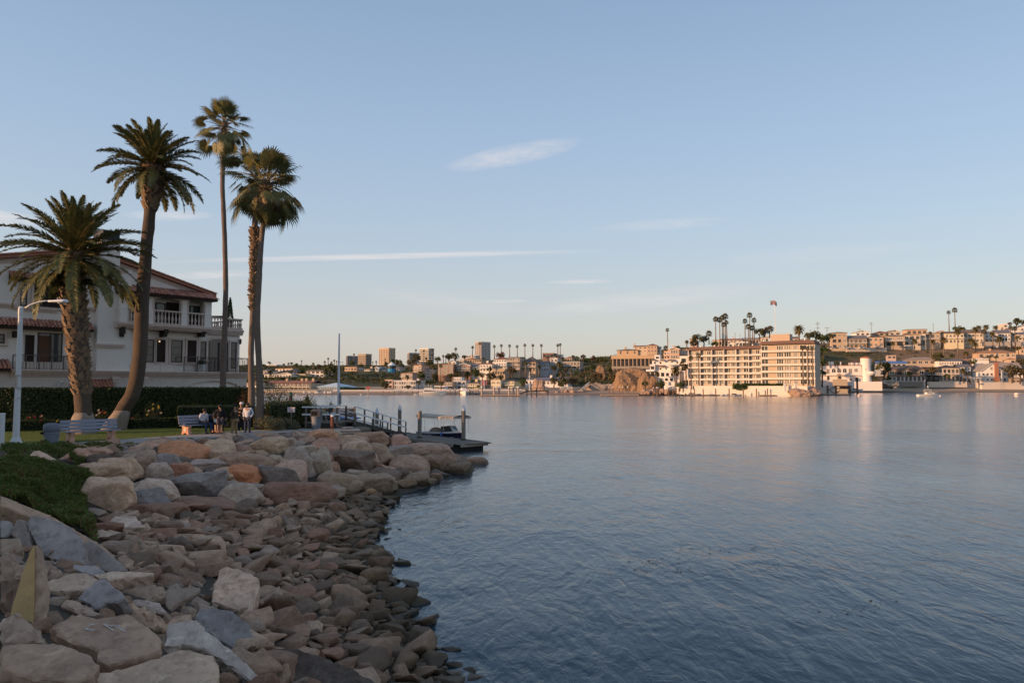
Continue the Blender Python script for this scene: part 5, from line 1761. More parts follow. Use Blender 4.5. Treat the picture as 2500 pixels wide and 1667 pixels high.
 # ---- main floor windows
zf0,zf1=zz(1150,890),zz(1150,715)
for(x0,x1,rows,g)in((1108,1182,3,None),(1200,1268,1,M_DARKIN),(1308,1398,3,None),(1434,1505,1,M_DARKIN)):
 ym0,ym1=(715+(x0-1108)*0.02,890)
 window(ss(x0),ss(x1),zz(x0,890),zz(x0,ym0),0.02,1,rows,g)
window(ss(1534),ss(1580),zz(1550,868),zz(1550,732),0.02,1,2)
window(ss(1768),ss(1812),zz(1790,940),zz(1790,738),0.02,1,3)
sa,sb=ss(1600),ss(1748)
b=MB()
zd0,zsp,zcr=Z_FLOOR1+0.05,zz(1670,740),zz(1670,714)
N=10
for k in range(N):
 x0,x1=sa+(sb-sa)*k/N,sa+(sb-sa)*(k+1)/N
 tm=(k+0.5)/N*2-1
 hb(b,x0,x1,0.0,0.03,zd0,zsp+(zcr-zsp)*math.sqrt(max(0,1-tm*tm)))
dr=hpart(b,'garden_door',mat('tinted_door_glass',(0.06,0.055,0.06),0.08,0.2,1.0,spec=0.6))
b=MB()
for x in(sa,(sa+sb)/2-0.05,(sa+sb)/2+0.05,sb-0.08):
 hb(b,x,x+0.07,0.03,0.07,zd0,zsp)
hb(b,sa,sb,0.03,0.068,zd0+0.9,zd0+0.96)
link('door_frame',b.mesh('door_frame',M_FRAME),dr)
arch_trim(sa,sb,zd0,zsp,zcr,0.0,0.15)
b=MB()
sl,zl=hs(1218,730)
hb(b,sl-0.05,sl+0.07,0.032,0.045,zl-0.09,zl+0.09)
tm_=bpy.data.materials.new('warm_lamp_shade')
tm_.use_nodes=True
tm_.node_tree.nodes['Principled BSDF'].inputs['Base Color'].default_value=(0.6,0.45,0.25,1)
tm_.node_tree.nodes['Principled BSDF'].inputs['Emission Color'].default_value=(1,0.7,0.35,1)
tm_.node_tree.nodes['Principled BSDF'].inputs['Emission Strength'].default_value=0.6
hpart(b,'lit_lamp',tm_)
sl,zl=hs(1838,735,0.15)
b=MB()
mx=T(sl,-0.2,zl)
b.lathe([(0.03,-0.22),(0.09,-0.16),(0.1,0.1),(0.14,0.12),(0.03,0.24),(0.02,0.3)],8,0,mx)
hb(b,sl-0.02,sl+0.02,0.0,0.2,zl+0.2,zl+0.24)
hpart(b,'wall_lantern',M_FRAME)
# ---- terrace railing (bronze) on the right
RZ0,RZ1=ztop+0.02,zz(1660,853,0.7)
def railing(s0,s1,o,z0,z1,gap=0.17,posts=5,name='railing',glass=False):
 b=MB()
 hb(b,s0,s1,o-0.03,o+0.03,z1-0.05,z1)
 r=hpart(b,name,M_IRON)
 b=MB()
 hb(b,s0,s1,o-0.02,o+0.02,z0+0.06,z0+0.09)
 link('bottom_rail',b.mesh('bottom_rail',M_IRON),r)
 for i in range(posts+1):
  x=s0+(s1-s0)*i/posts
  b=MB()
  hb(b,x-0.03,x+0.03,o-0.03,o+0.03,z0,z1-0.052)
  link('post',b.mesh('post',M_IRON),r)
 n=int((s1-s0)/gap)
 for i in range(1,n):
  x=s0+(s1-s0)*i/n
  b=MB()
  hb(b,x-0.009,x+0.009,o-0.009,o+0.009,z0+0.09,z1-(0.17 if i%3 else 0.05))
  link('bar',b.mesh('bar',M_IRON),r)
 for i in range(0,n,3):
  x=s0+(s1-s0)*(i+0.5)/n
  b=MB()
  N=10
  for k in range(N):
   a,c_=2*PI*k/N,2*PI*(k+1)/N
   b.tube([(x+0.05*math.cos(a),-o,z1-0.11+0.05*math.sin(a)),(x+0.05*math.cos(c_),-o,z1-0.11+0.05*math.sin(c_))],0.01,4,cap=False)
  link('ring',b.mesh('ring',M_IRON),r)
 return r
railing(ss(1418,0.7),ss(1905,0.7),0.68,ztop,RZ1,0.17,5)
r_=MB()
r_.box(ss(1905,0.7)-0.03,ss(1905,0.7)+0.03,-0.64,4,RZ1-0.05,RZ1)
r_.box(ss(1905,0.7)-0.03,ss(1905,0.7)+0.03,-0.64,4,ztop+0.06,ztop+0.09)
for i in range(24):
 y=-0.6+i*0.19
 r_.box(ss(1905,0.7)-0.01,ss(1905,0.7)+0.01,y-0.01,y+0.01,ztop,RZ1-0.05)
hpart(r_,'side_railing',M_IRON)
b=MB()
hb(b,ss(1418,0.7),ss(1908,0.7),0.24,0.74,ztop-0.08,ztop-0.003)
b.box(S_R+0.001,ss(1908,0.7),-0.24,5,ztop-0.35,ztop-0.004)
hpart(b,'terrace_floor',M_STONE)
for i,(x,y,o_,kind)in enumerate(((1545,868,0.35,'pot'),)):
 s_,z_=hs(x,y,o_)
 w=HM.to_3x3()@Vector((s_,-o_,0))+Vector(house.location)
 t=empty('potted_plant',(w.x,w.y,PARK_Z+ztop))
 tag(t,'white square planter with a leafy plant on the mansion terrace','planter')
 b=MB()
 b.prism([(-0.26,-0.26),(0.26,-0.26),(0.26,0.26),(-0.26,0.26)],0,0.62)
 b.build('pot',mat('white_planter',(0.6,0.58,0.55),0.7),t)
 g=MB()
 for _ in range(260):
  d=Vector((rgauss(0,1),rgauss(0,1),abs(rgauss(0,1)))).normalized()
  p=Vector((0,0,0.62))+Vector((d.x*0.4,d.y*0.4,d.z*0.45))*rng.random()**0.4
  a=Vector((rgauss(0,1),rgauss(0,1),rgauss(0,1))).normalized()*0.06
  c_=a.orthogonal().normalized()*0.03
  g.face([p-a,p+c_,p+a,p-c_])
 tag(g.build('foliage',M_HEDGE,t),kind='stuff')
s_,z_=hs(1760,540,-1.0)
w=HM.to_3x3()@Vector((s_,1.0,0))+Vector(house.location)
t=empty('potted_cypress',(w.x,w.y,PARK_Z+zr0))
tag(t,'slim dark potted cypress on the mansion roof terrace','cypress')
b=MB()
b.lathe([(0.2,0),(0.28,0.45),(0.3,0.5)],12)
b.build('pot',mat('dark_pot',(0.06,0.045,0.04),0.7),t)
ht=zz(1760,400,-1.0)-zr0
g=MB()
for _ in range(900):
 f=rng.random()
 z=0.5+(ht-0.5)*f
 rad=0.3*(1-f)**0.8*min(1,0.4+f*5)+0.02
 th=ru(0,6.28)
 p=Vector((rad*math.cos(th),rad*math.sin(th),z))*1.0
 a=Vector((rgauss(0,0.5),rgauss(0,0.5),1)).normalized()*0.09
 c_=a.orthogonal().normalized()*0.035
 g.face([p-a,p+c_,p+a*1.2,p-c_])
tag(g.build('foliage',M_HEDGE,t),kind='stuff')
s_,z_=hs(1660,545,-1.0)
w=HM.to_3x3()@Vector((s_,1.0,0))+Vector(house.location)
t=empty('patio_table',(w.x,w.y,PARK_Z+zr0))
tag(t,'dark patio table showing above the roof terrace balustrade','table')
b=MB()
b.box(-0.9,0.9,-0.5,0.5,1.02,1.1)
b.build('table_top',M_FRAME,t)
for sx in(-0.8,0.8):
 for sy in(-0.4,0.4):
  b=MB()
  b.box(sx-0.03,sx+0.03,sy-0.03,sy+0.03,0,1.02)
  b.build('leg',M_FRAME,t)
  # ---- left wing: pent roofs, windows, balcony
pent_roof(ss(-60,0.7),ss(722,0.7),zz(300,622,0.7),0.7,zz(300,622,0.7)+0.55,0.0,3)
pent_roof(ss(75,0.5),ss(470,0.5),zz(250,252,0.5),0.5,zz(250,252,0.5)+0.42,0.0,2)
pent_roof(ss(662,1.0),ss(888,1.0),zz(770,1082,1.0),1.0,zz(770,1082,1.0)+0.55,0.26,2)
pent_roof(ss(-60,0.9),ss(98,0.9),zz(40,938,0.9),0.9,zz(40,938,0.9)+0.6,0.26,2)
window(ss(143),ss(198),zz(170,460),zz(170,296),0.02,1,3,M_CURT)
window(ss(248),ss(470),zz(350,468),zz(350,300),0.02,2,1,M_DARKIN,True)
window(ss(-40),ss(38),zz(0,745),zz(0,675),0.02,1,2)
window(ss(196),ss(266),zz(230,940),zz(230,682),0.02,1,2,M_DARKIN,False)
window(ss(292),ss(482),zz(380,945),zz(380,668),0.02,2,2,None,False)
b=MB()
hb(b,ss(300),ss(400),0.015,0.04,zz(380,940),zz(380,690))
hpart(b,'drawn_curtain',mat('brown_curtain',(0.12,0.06,0.035),0.9,0.3,3))
railing(ss(110,0.7),ss(680,0.7),0.68,ztop,zz(400,838,0.7),0.2,6)
b=MB()
hb(b,ss(98,0.7),ss(692,0.7),0.24,0.74,ztop-0.08,ztop-0.003)
hpart(b,'balcony_floor',M_STONE)
for x in(682,130):
 b=MB()
 hb(b,ss(x-14,0.5),ss(x+14,0.5),0.0,0.5,zz(x,700,0.5),zz(x,652,0.5))
 hpart(b,'timber_bracket',M_WOODD)
b=MB()
hb(b,ss(20,0.26),ss(325,0.26),0.255,0.27,0.3,zz(170,1084,0.26))
hpart(b,'garage_opening',M_DARKIN)
s_,z_=hs(452,1052,0.4)
b=MB()
b.tube([(s_,-0.27,z_),(s_,-0.4,z_)],0.05,8)
b.lathe([(0.05,0),(0.09,0.1),(0.12,0.18)],10,0,T(s_+0.05,-0.42,z_+0.02)@RY(R(60)))
b.tube([(s_,-0.4,z_),(s_-0.08,-0.42,z_-0.2)],0.06,8)
hpart(b,'floodlight',mat('white_enamel',(0.72,0.7,0.67),0.5))
# -- street furniture, people, dock
M_SLAT=mat('bench_slat_paint',(0.23,0.24,0.29),0.6,0.14,4.0,0.2,30,0.004,stain=0.2)
M_TERRA=mat('terracotta_concrete',(0.5,0.27,0.19),0.9,0.16,4.0,0.4,40,0.006,stain=0.2)
M_MEDAL=mat('pale_medallion',(0.55,0.47,0.36),0.85,0.15,10)
M_BIN=mat('blue_grey_plastic',(0.16,0.18,0.215),0.5,0.12,3.0)
M_BINLID=mat('dark_blue_grey_plastic',(0.13,0.145,0.175),0.5,0.12,3.0)
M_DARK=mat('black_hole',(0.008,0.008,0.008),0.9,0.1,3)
M_POLE=mat('pale_grey_pole_paint',(0.56,0.56,0.55),0.6,0.08,2.0,stain=0.2)
M_GREYP=mat('grey_steel',(0.24,0.23,0.24),0.5,0.15,4)
M_WHITE=mat('white_paint',(0.72,0.72,0.73),0.55,0.08,3.0,stain=0.15)
M_TIMB=mat('weathered_timber',(0.16,0.135,0.115),0.9,0.3,3.0,0.5,20,0.02,stain=0.3)
M_TIMBD=mat('dark_timber',(0.07,0.06,0.052),0.9,0.3,3.0,0.5,20,0.02)
M_REDPOST=mat('red_brown_post',(0.17,0.065,0.045),0.85,0.25,4.0,0.4,20,0.01)
M_PILE=mat('concrete_pile',(0.23,0.2,0.17),0.9,0.25,1.5,0.4,20,0.01,stain=0.5)
def bench(label,loc,dirv,L=2.75):
 ang=math.atan2(dirv[1],dirv[0])
 t=empty('park_bench',loc,ang)
 tag(t,label,'bench','park benches')
 for i in range(4):
  b=MB()
  y=-0.30+i*0.125
  b.box(-L/2,L/2,y-0.055,y+0.055,0.5,0.545)
  link('seat_slat',bevel_object_mesh(b.mesh('seat_slat',M_SLAT),0.008),t)
 for i in range(3):
  b=MB()
  b.box(-L/2,L/2,-0.022,0.022,-0.075,0.075)
  o=link('back_slat',bevel_object_mesh(b.mesh('back_slat',M_SLAT),0.008),t,T(0,0.19+0.045*i,0.67+i*0.172)@RX(-R(15)))
  for x in(-L*0.36,0.0,L*0.36):
   bb_=MB()
   bb_.tube([(x,-0.022,0),(x,-0.03,0)],0.014,6)
   link('bolt',bb_.mesh('bolt',M_GREYP),o)
 for x in(-L*0.36,L*0.36):
  b=MB()
  prof=[(-0.36,0),(-0.16,0),(-0.12,0.07),(0.12,0.07),(0.16,0),(0.36,0),(0.27,0.28),(0.33,0.498),(-0.36,0.498),(-0.28,0.28)]
  n=len(prof)
  vs=[(x-0.1,y,z)for y,z in prof]+[(x+0.1,y,z)for y,z in prof]
  b.add(vs,[tuple(range(n)),tuple(reversed(range(n,2*n)))]+[(i,n+i,n+(i+1)%n,(i+1)%n)for i in range(n)])
  sup=link('support',bevel_object_mesh(b.mesh('support',M_TERRA),0.012),t)
  b=MB()
  for k,(r_,d)in enumerate(((0.125,0.006),(0.105,0.012))):
   b.tube([(x-0.1-d+0.01,0,0.29),(x-0.1-d,0,0.29)],r_,16)
  link('medallion',b.mesh('medallion',M_MEDAL),sup)
  b=MB()
  b.box(x-0.06,x+0.06,0.15,0.25,0.548,0.62)
  b.add([(x-0.05,0.225,0.55),(x+0.05,0.225,0.55),(x+0.05,0.33,1.05),(x-0.05,0.33,1.05),(x-0.05,0.265,0.55),(x+0.05,0.265,0.55),(x+0.05,0.37,1.05),(x-0.05,0.37,1.05)],[(0,1,2,3),(7,6,5,4),(0,4,5,1),(1,5,6,2),(2,6,7,3),(3,7,4,0)])
  link('back_bracket',b.mesh('back_bracket',M_GREYP),t)
 return t
b1a,b1b=atz(180,1080,PARK_Z),atz(262,1074,PARK_Z)
d1=(b1b-b1a).normalized()
bench('empty blue grey slatted bench on terracotta supports next to the bin',((b1a.x+b1b.x)/2,(b1a.y+b1b.y)/2,PARK_Z+0.02),(0.62,0.785))
b2a,b2b=atz(458,1061,PARK_Z),atz(526,1056.5,PARK_Z)
B2=((b2a.x+b2b.x)/2,(b2a.y+b2b.y)/2,PARK_Z+0.02)
B2D=(0.55,0.835)
bench('blue grey slatted bench with people sitting on it',B2,B2D)
def litter_bin(label,loc,lid):
 t=empty('litter_bin',loc)
 tag(t,label,'bin')
 b=MB()
 b.lathe([(0.26,0.0),(0.265,0.03),(0.31,0.74),(0.345,0.75),(0.345,0.79),(0.325,0.8),(0.325,0.84),(0.3,0.84)],24)
 body=b.build('body',M_BIN,t,None,'auto')
 for s in(-1,1):
  hb_=MB()
  hb_.box(s*0.3-0.03,s*0.3+0.03,-0.09,0.09,0.62,0.68)
  link('handle',hb_.mesh('handle',M_BINLID),body)
 b=MB()
 if lid=='dome':
  b.lathe([(0.335,0.84),(0.35,0.86),(0.345,1.12),(0.3,1.19),(0.16,1.235),(0.0,1.24)],24)
  o=b.build('lid',M_BINLID,t,None,'auto')
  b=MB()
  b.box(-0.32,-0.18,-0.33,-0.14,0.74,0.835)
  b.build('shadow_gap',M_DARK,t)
 else:
  b.prism([(-0.34,-0.3),(0.34,-0.3),(0.34,0.3),(-0.34,0.3)],0.84,0.9)
  b.prism([(-0.31,-0.28),(0.31,-0.28),(0.31,0.28),(-0.31,0.28)],0.9,1.2)
  b.add([(-0.31,-0.28,1.2),(0.31,-0.28,1.2),(0.31,0.28,1.2),(-0.31,0.28,1.2),(-0.22,-0.18,1.3),(0.22,-0.18,1.3),(0.22,0.18,1.3),(-0.22,0.18,1.3)],[(0,1,5,4),(1,2,6,5),(2,3,7,6),(3,0,4,7),(4,5,6,7)])
  o=b.build('lid',mat('charcoal_plastic',(0.07,0.07,0.08),0.5,0.12,3.0),t)
  b=MB()
  b.box(-0.26,0.1,-0.3,-0.275,0.93,1.17)
  link('flap',b.mesh('flap',M_DARK),o)
 return t
p=atz(125,1096,PARK_Z)
litter_bin('blue grey bin with a rounded lid by the empty bench',(p.x,p.y,PARK_Z-0.05),'dome')
p=atz(772,1048,PARK_Z)
litter_bin('grey bin with a dark square hooded lid by the gangway',(p.x,p.y,PARK_Z),'hood')
YL=36.0
p=atz(48,1085,PARK_Z)
t=empty('lamp_post',(p.x,YL,PARK_Z))
tag(t,'tall pale grey street lamp with a curved arm left of the date palm','street lamp')
zt_=at(58,752,YL).z-PARK_Z
b=MB()
b.lathe([(0.30,0),(0.3,0.06),(0.2,0.3),(0.185,0.36),(0.17,0.38)],8)
b.build('base',M_POLE,t)
b=MB()
b.lathe([(0.155,0.38),(0.12,zt_*0.55),(0.105,zt_-0.35),(0.12,zt_-0.34),(0.12,zt_-0.02),(0.07,zt_+0.08)],8)
b.build('pole',M_POLE,t)
pts=[at(62,752,YL),at(75,744,YL),at(92,738,YL),at(108,735,YL),at(122,734,YL)]
b=MB()
b.tube([Vector(q)-Vector(t.location)for q in pts],[0.05,0.045,0.04,0.038,0.036],8)
b.build('arm',M_POLE,t,None,True)
c=at(141,735.5,YL)-Vector(t.location)
b=MB()
b.lathe([(0.02,-0.47),(0.09,-0.44),(0.13,-0.2),(0.17,0.1),(0.19,0.32),(0.16,0.43),(0.03,0.47)],14,0,T(*c)@S(1,1,0.5)@RY(R(90)))
hd=b.build('lamp_head',M_WHITE,t,None,True)
b=MB()
b.lathe([(0.12,0),(0.1,-0.05),(0.03,-0.08)],12,0,T(c.x+0.14,c.y,c.z-0.07))
link('lens',b.mesh('lens',mat('lamp_lens',(0.35,0.35,0.34),0.3)),hd)
b=MB()
b.lathe([(0.035,0),(0.035,0.1)],8,0,T(c.x,c.y,c.z+0.08))
link('light_sensor',b.mesh('light_sensor',M_GREYP),hd)
for(y0,y1,name,cc)in((915,947,'notice_plate',(0.52,0.42,0.36)),(950,975,'notice_plate',(0.62,0.6,0.58))):
 q0,q1=at(42,y1,YL)-Vector(t.location),at(47.5,y0,YL)-Vector(t.location)
 b=MB()
 b.box(q0.x-0.02,q1.x-0.01,-0.16,0.1,q0.z,q1.z)
 pl_=b.build(name,mat('notice_plate_'+str(y0),cc,0.6,0.1,3),t)
 if y0==915:
  for k in range(9):
   b=MB()
   zk=q0.z+(q1.z-q0.z)*(k+0.7)/9.6
   b.box(q0.x-0.005,q1.x-0.025,-0.163,-0.161,zk,zk+0.025)
   link('text_line',b.mesh('text_line',mat('plate_ink',(0.25,0.13,0.1),0.8)),pl_)
for y in(916,946,950,972):
 q=at(52,y,YL)-Vector(t.location)
 b=MB()
 b.lathe([(0.15,-0.015),(0.15,0.015)],12,0,T(0,0,q.z))
 b.build('steel_band',M_GREYP,t)
p=atz(2,1100,PARK_Z)
t=empty('timber_post',(p.x-0.06,p.y,PARK_Z-0.1))
tag(t,'short pale grey post cut by the left edge of the picture','post')
b=MB()
b.prism([(-0.12,-0.12),(0.12,-0.12),(0.12,0.12),(-0.12,0.12)],0,1.72)
b.build('shaft',M_POLE,t)
b=MB()
b.prism([(-0.13,-0.13),(0.13,-0.13),(0.13,0.13),(-0.13,0.13)],1.72,1.76)
b.build('cap',M_WHITE,t)
p=at(711,1003,48.4)
t=empty('notice_sign',(p.x,48.4,PARK_Z))
tag(t,'small white notice with a grey text block and one red line before the right hedge','sign')
z0,z1=at(711,1006,48.4).z-PARK_Z,at(711,994,48.4).z-PARK_Z
b=MB()
b.box(-0.24,0.24,-0.012,0.012,z0,z1)
pan=b.build('panel',mat('notice_white',(0.66,0.6,0.6),0.6,0.06,3),t)
b=MB()
b.box(-0.03,0.03,0.013,0.06,0,z1-0.03)
b.build('stake',M_TIMB,t)
H_=z1-z0
for(x0,x1,a,c_,colr)in[(-0.19,-0.05,0.78,0.92,'plate_grey'),(-0.03,0.15,0.78,0.92,'plate_grey'),(-0.19,0.17,0.64,0.73,'plate_grey'),(-0.19,0.12,0.53,0.6,'plate_grey'),(-0.19,0.19,0.4,0.44,'plate_grey'),(-0.14,0.14,0.16,0.3,'plate_red')]:
 b=MB()
 b.box(x0,x1,-0.0145,-0.0135,z0+a*H_,z0+c_*H_)
 link('text_line',b.mesh('text_line',mat(colr,(0.4,0.3,0.32)if colr=='plate_grey' else(0.45,0.06,0.08),0.7)),pan)
 # ---- people
def skin(name,verts,edges,radii,sub=1):
 me=bpy.data.meshes.new(name)
 me.from_pydata(verts,edges,[])
 o=bpy.data.objects.new(name,me)
 COL.objects.link(o)
 md=o.modifiers.new('skin','SKIN')
 md.use_smooth_shade=True
 for i,r_ in enumerate(radii):
  sv=me.skin_vertices[0].data[i]
  sv.radius=r_ if hasattr(r_,'__len__')else(r_,r_)
  sv.use_root=(i==0)
 if sub:
  ss_=o.modifiers.new('sub','SUBSURF')
  ss_.levels=sub
 dg=bpy.context.evaluated_depsgraph_get()
 out=bpy.data.meshes.new_from_object(o.evaluated_get(dg))
 bpy.data.objects.remove(o)
 bpy.data.meshes.remove(me)
 out.name=name
 out.polygons.foreach_set('use_smooth',[True]*len(out.polygons))
 return out
def V3(*a):
 return Vector(a)
STAND=dict(pelvis=V3(0,0,.95),waist=V3(0,0,1.1),chest=V3(0,-.01,1.32),neck=V3(0,.005,1.47),chin=V3(0,-.03,1.55),head=V3(0,-.02,1.64),crown=V3(0,-.0,1.72),shL=V3(.185,0,1.42),elL=V3(.245,.03,1.14),wrL=V3(.25,-.06,.9),shR=V3(-.185,0,1.42),elR=V3(-.245,.03,1.14),wrR=V3(-.25,-.06,.9),hiL=V3(.09,0,.9),knL=V3(.1,-.02,.5),anL=V3(.11,.03,.09),hiR=V3(-.09,0,.9),knR=V3(-.1,-.02,.5),anR=V3(-.11,.03,.09))
def pose(**kw):
 d={k:v.copy()for k,v in STAND.items()}
 for k,v in kw.items():
  d[k]=Vector(v)
 return d
def hand_tubes(b,w,d,m=0):
 """palm, four fingers of unequal length, thumb from the side of the palm"""
 d=d.normalized()
 side=d.cross(Vector((0,1,0.2)))
 side=side.normalized()if side.length>0.1 else Vector((1,0,0))
 nrm=side.cross(d).normalized()
 b.tube([w,w+d*0.045,w+d*0.085],[0.026,0.034,0.03],6,m)
 for i,L in enumerate((0.072,0.082,0.076,0.058)):
  r0=w+d*0.07+side*(i-1.5)*0.019
  k1=r0+(d*0.92+nrm*0.2).normalized()*L*0.5
  k2=k1+(d*0.75+nrm*0.55).normalized()*L*0.5
  b.tube([r0,k1,k2],[0.0095,0.009,0.007],5,m)
 q=w+d*0.02+side*-0.03
 b.tube([q,q+(d*0.6-side*0.7).normalized()*0.035,q+(d*0.85-side*0.55).normalized()*0.065],[0.011,0.0105,0.008],5,m)
SKIN=mat('skin_tan',(0.38,0.21,0.13),0.6,0.06,6)
HAIR=mat('black_hair',(0.015,0.011,0.009),0.6,0.2,30)
def cloth(name,col,pattern=None):
 if name in MATS:
  return MATS[name]
 if pattern=='plaid':
  t=NT(name)
  co=t.coord('Object')
  sp=t.node('ShaderNodeSeparateXYZ')
  t.l.new(co,sp.inputs[0])
  ax=t.math('ABSOLUTE',t.math('SINE',t.math('MULTIPLY',t.math('ADD',sp.outputs['X'],t.math('MULTIPLY',sp.outputs['Y'],0.6)),48)))
  az=t.math('ABSOLUTE',t.math('SINE',t.math('MULTIPLY',sp.outputs['Z'],44)))
  a1=t.math('LESS_THAN',ax,0.38)
  a2=t.math('LESS_THAN',az,0.38)
  f=t.math('ADD',t.math('MULTIPLY',a1,0.5),t.math('MULTIPLY',a2,0.5),True)
  MATS[name]=t.final(t.mix(f,(0.72,0.72,0.75),(0.12,0.15,0.26)),0.9)
  return MATS[name]
 return mat(name,col,0.92,0.15,6.0,0.4,30,0.01)
def person(label,loc,face_deg,P_,top,bottom,scale=1.0,shorts=False,shoe=(0.02,0.02,0.025),hair='short',cap=None,group=None,hands=True,sleeve=True,long_shirt=0.0):
 t=empty('person',loc,R(face_deg)+PI/2)
 t.scale=(scale,)*3
 tag(t,label,'person',group)
 k=['pelvis','waist','chest','neck','chin','head','crown','shL','elL','wrL','shR','elR','wrR','hiL','knL','anL','hiR','knR','anR']
 ix={n:i for i,n in enumerate(k)}
 fwd=(P_['chin']-P_['head']).copy()
 fwd.z=0
 fwd=fwd.normalized()if fwd.length>0.003 else V3(0,-1,0)
 vs=[P_[n]for n in k]
 ed=[(ix[a],ix[c])for a,c in(('pelvis','waist'),('waist','chest'),('chest','neck'),('neck','chin'),('chin','head'),('head','crown'),('chest','shL'),('shL','elL'),('elL','wrL'),('chest','shR'),('shR','elR'),('elR','wrR'),('pelvis','hiL'),('hiL','knL'),('knL','anL'),('pelvis','hiR'),('hiR','knR'),('knR','anR'))]
 rad=dict(pelvis=(.14,.1),waist=(.125,.09),chest=(.145,.1),neck=.055,chin=.062,head=.083,crown=.055,shL=.062,elL=.043,wrL=.03,shR=.062,elR=.043,wrR=.03,hiL=.085,knL=.058,anL=.042,hiR=.085,knR=.058,anR=.042)
 me=skin('body',vs,ed,[rad[n]for n in k],1)
 b=MB()
 for s in 'LR':
  w,e=P_['wr'+s],P_['el'+s]
  hand_tubes(b,w,(w-e))
 hc=P_['head']
 side=fwd.cross(V3(0,0,1)).normalized()
 b.tube([hc+fwd*0.075+V3(0,0,.015),hc+fwd*0.105+V3(0,0,-.02),hc+fwd*0.08+V3(0,0,-.03)],[0.009,0.015,0.012],5)
 for s in(-1,1):
  b.lathe([(0.012,-.03),(0.02,0),(0.012,.03)],6,0,T(*(hc+side*s*0.085)))
 b.tube([hc+fwd*0.078-V3(0,0,.055)-side*0.022,hc+fwd*0.086-V3(0,0,.057),hc+fwd*0.078-V3(0,0,.055)+side*0.022],[0.005,0.009,0.005],5)
 bm=bmesh.new()
 bm.from_mesh(me)
 tmp=b.mesh('tmp',SKIN,True)
 bm.from_mesh(tmp)
 bm.to_mesh(me)
 bm.free()
 me.materials.clear()
 me.materials.append(SKIN)
 me.polygons.foreach_set('material_index',[0]*len(me.polygons))
 link('body',me,t)
 for s in(-1,1):
  b=MB()
  b.lathe([(0.004,-.009),(0.011,0),(0.004,.009)],6,0,T(*(hc+fwd*0.08+side*s*0.031+V3(0,0,.012))))
  link('eye',b.mesh('eye',HAIR),t)
 k2=['pelvis','waist','chest','neck','shL','elL','wrL','shR','elR','wrR']
 i2={n:i for i,n in enumerate(k2)}
 v2=[P_[n].copy()for n in k2]
 v2[0]=P_['pelvis']-(P_['waist']-P_['pelvis'])*(0.35+long_shirt)
 v2[3]=P_['chest'].lerp(P_['neck'],0.8)
 for s in 'LR':
  v2[i2['wr'+s]]=P_['el'+s].lerp(P_['wr'+s],0.93)
 e2=[(i2[a],i2[c])for a,c in(('pelvis','waist'),('waist','chest'),('chest','neck'),('chest','shL'),('shL','elL'),('elL','wrL'),('chest','shR'),('shR','elR'),('elR','wrR'))]
 r2=[(.172,.128),(.155,.118),(.172,.128),.072,.082,.062,.046,.082,.062,.046]
 me=skin('shirt',v2,e2,r2,1)
 me.materials.clear()
 me.materials.append(top)
 link('shirt',me,t)
 k3=['pelvis','hiL','knL','anL','hiR','knR','anR']
 v3=[P_[n].copy()for n in k3]
 e3=[(0,1),(1,2),(0,4),(4,5)]
 r3=[(.165,.122),.105,.083,.07,.105,.083,.07]
 if shorts:
  v3[2],v3[5]=P_['hiL'].lerp(P_['knL'],0.95),P_['hiR'].lerp(P_['knR'],0.95)
  v3,r3=[v3[i]for i in(0,1,2,4,5)],[(.165,.122),.112,.105,.112,.105]
  e3=[(0,1),(1,2),(0,3),(3,4)]
 else:
  e3+=[(2,3),(5,6)]
 me=skin('shorts' if shorts else 'trousers',v3,e3,r3,1)
 me.materials.clear()
 me.materials.append(bottom)
 link('shorts' if shorts else 'trousers',me,t)
 sm=mat('shoe_%d_%d'%(int(shoe[0]*1000),int(shoe[2]*1000)),shoe,0.6)
 for s in 'LR':
  a,kn=P_['an'+s],P_['kn'+s]
  dn=(a-kn).normalized()
  f=fwd-dn*fwd.dot(dn)
  f=(f.normalized()*1.0+dn*0.15).normalized()
  ft=V3(*[0,0,0])
  b=MB()
  heel=a-f*0.06+dn*0.045
  b.tube([heel-f*0.005,heel+f*0.06,heel+f*0.15,heel+f*0.225,heel+f*0.25],[0.034,0.046,0.042,0.036,0.018],8)
  b.tube([a,a+dn*0.05],[0.05,0.045],8)
  link('shoe',b.mesh('shoe',sm,True),t)
 b=MB()
 up=(P_['crown']-P_['head']).normalized()
 n=14
 hm=T(*(hc+up*0.018-fwd*0.012))@S(0.1,0.105,0.1)
 prof=[(1.0,-0.1),(1.03,0.15),(0.98,0.5),(0.72,0.88),(0.35,1.06),(0.0,1.1)]
 b.lathe(prof,n,0,hm)
 b.lathe([(0.6,-0.75),(0.9,-0.4),(0.98,0.0),(0.8,0.3)],n,0,T(*(hc-fwd*0.03+up*0.012))@S(0.094,0.085,0.09))
 me=b.mesh('hair',HAIR,True)
 for v in me.vertices:
  v.co+=Vector((mnz(v.co*40),mnz(v.co*41+V3(3,0,0)),mnz(v.co*39+V3(0,7,0))))*0.008
 link('hair',me,t)
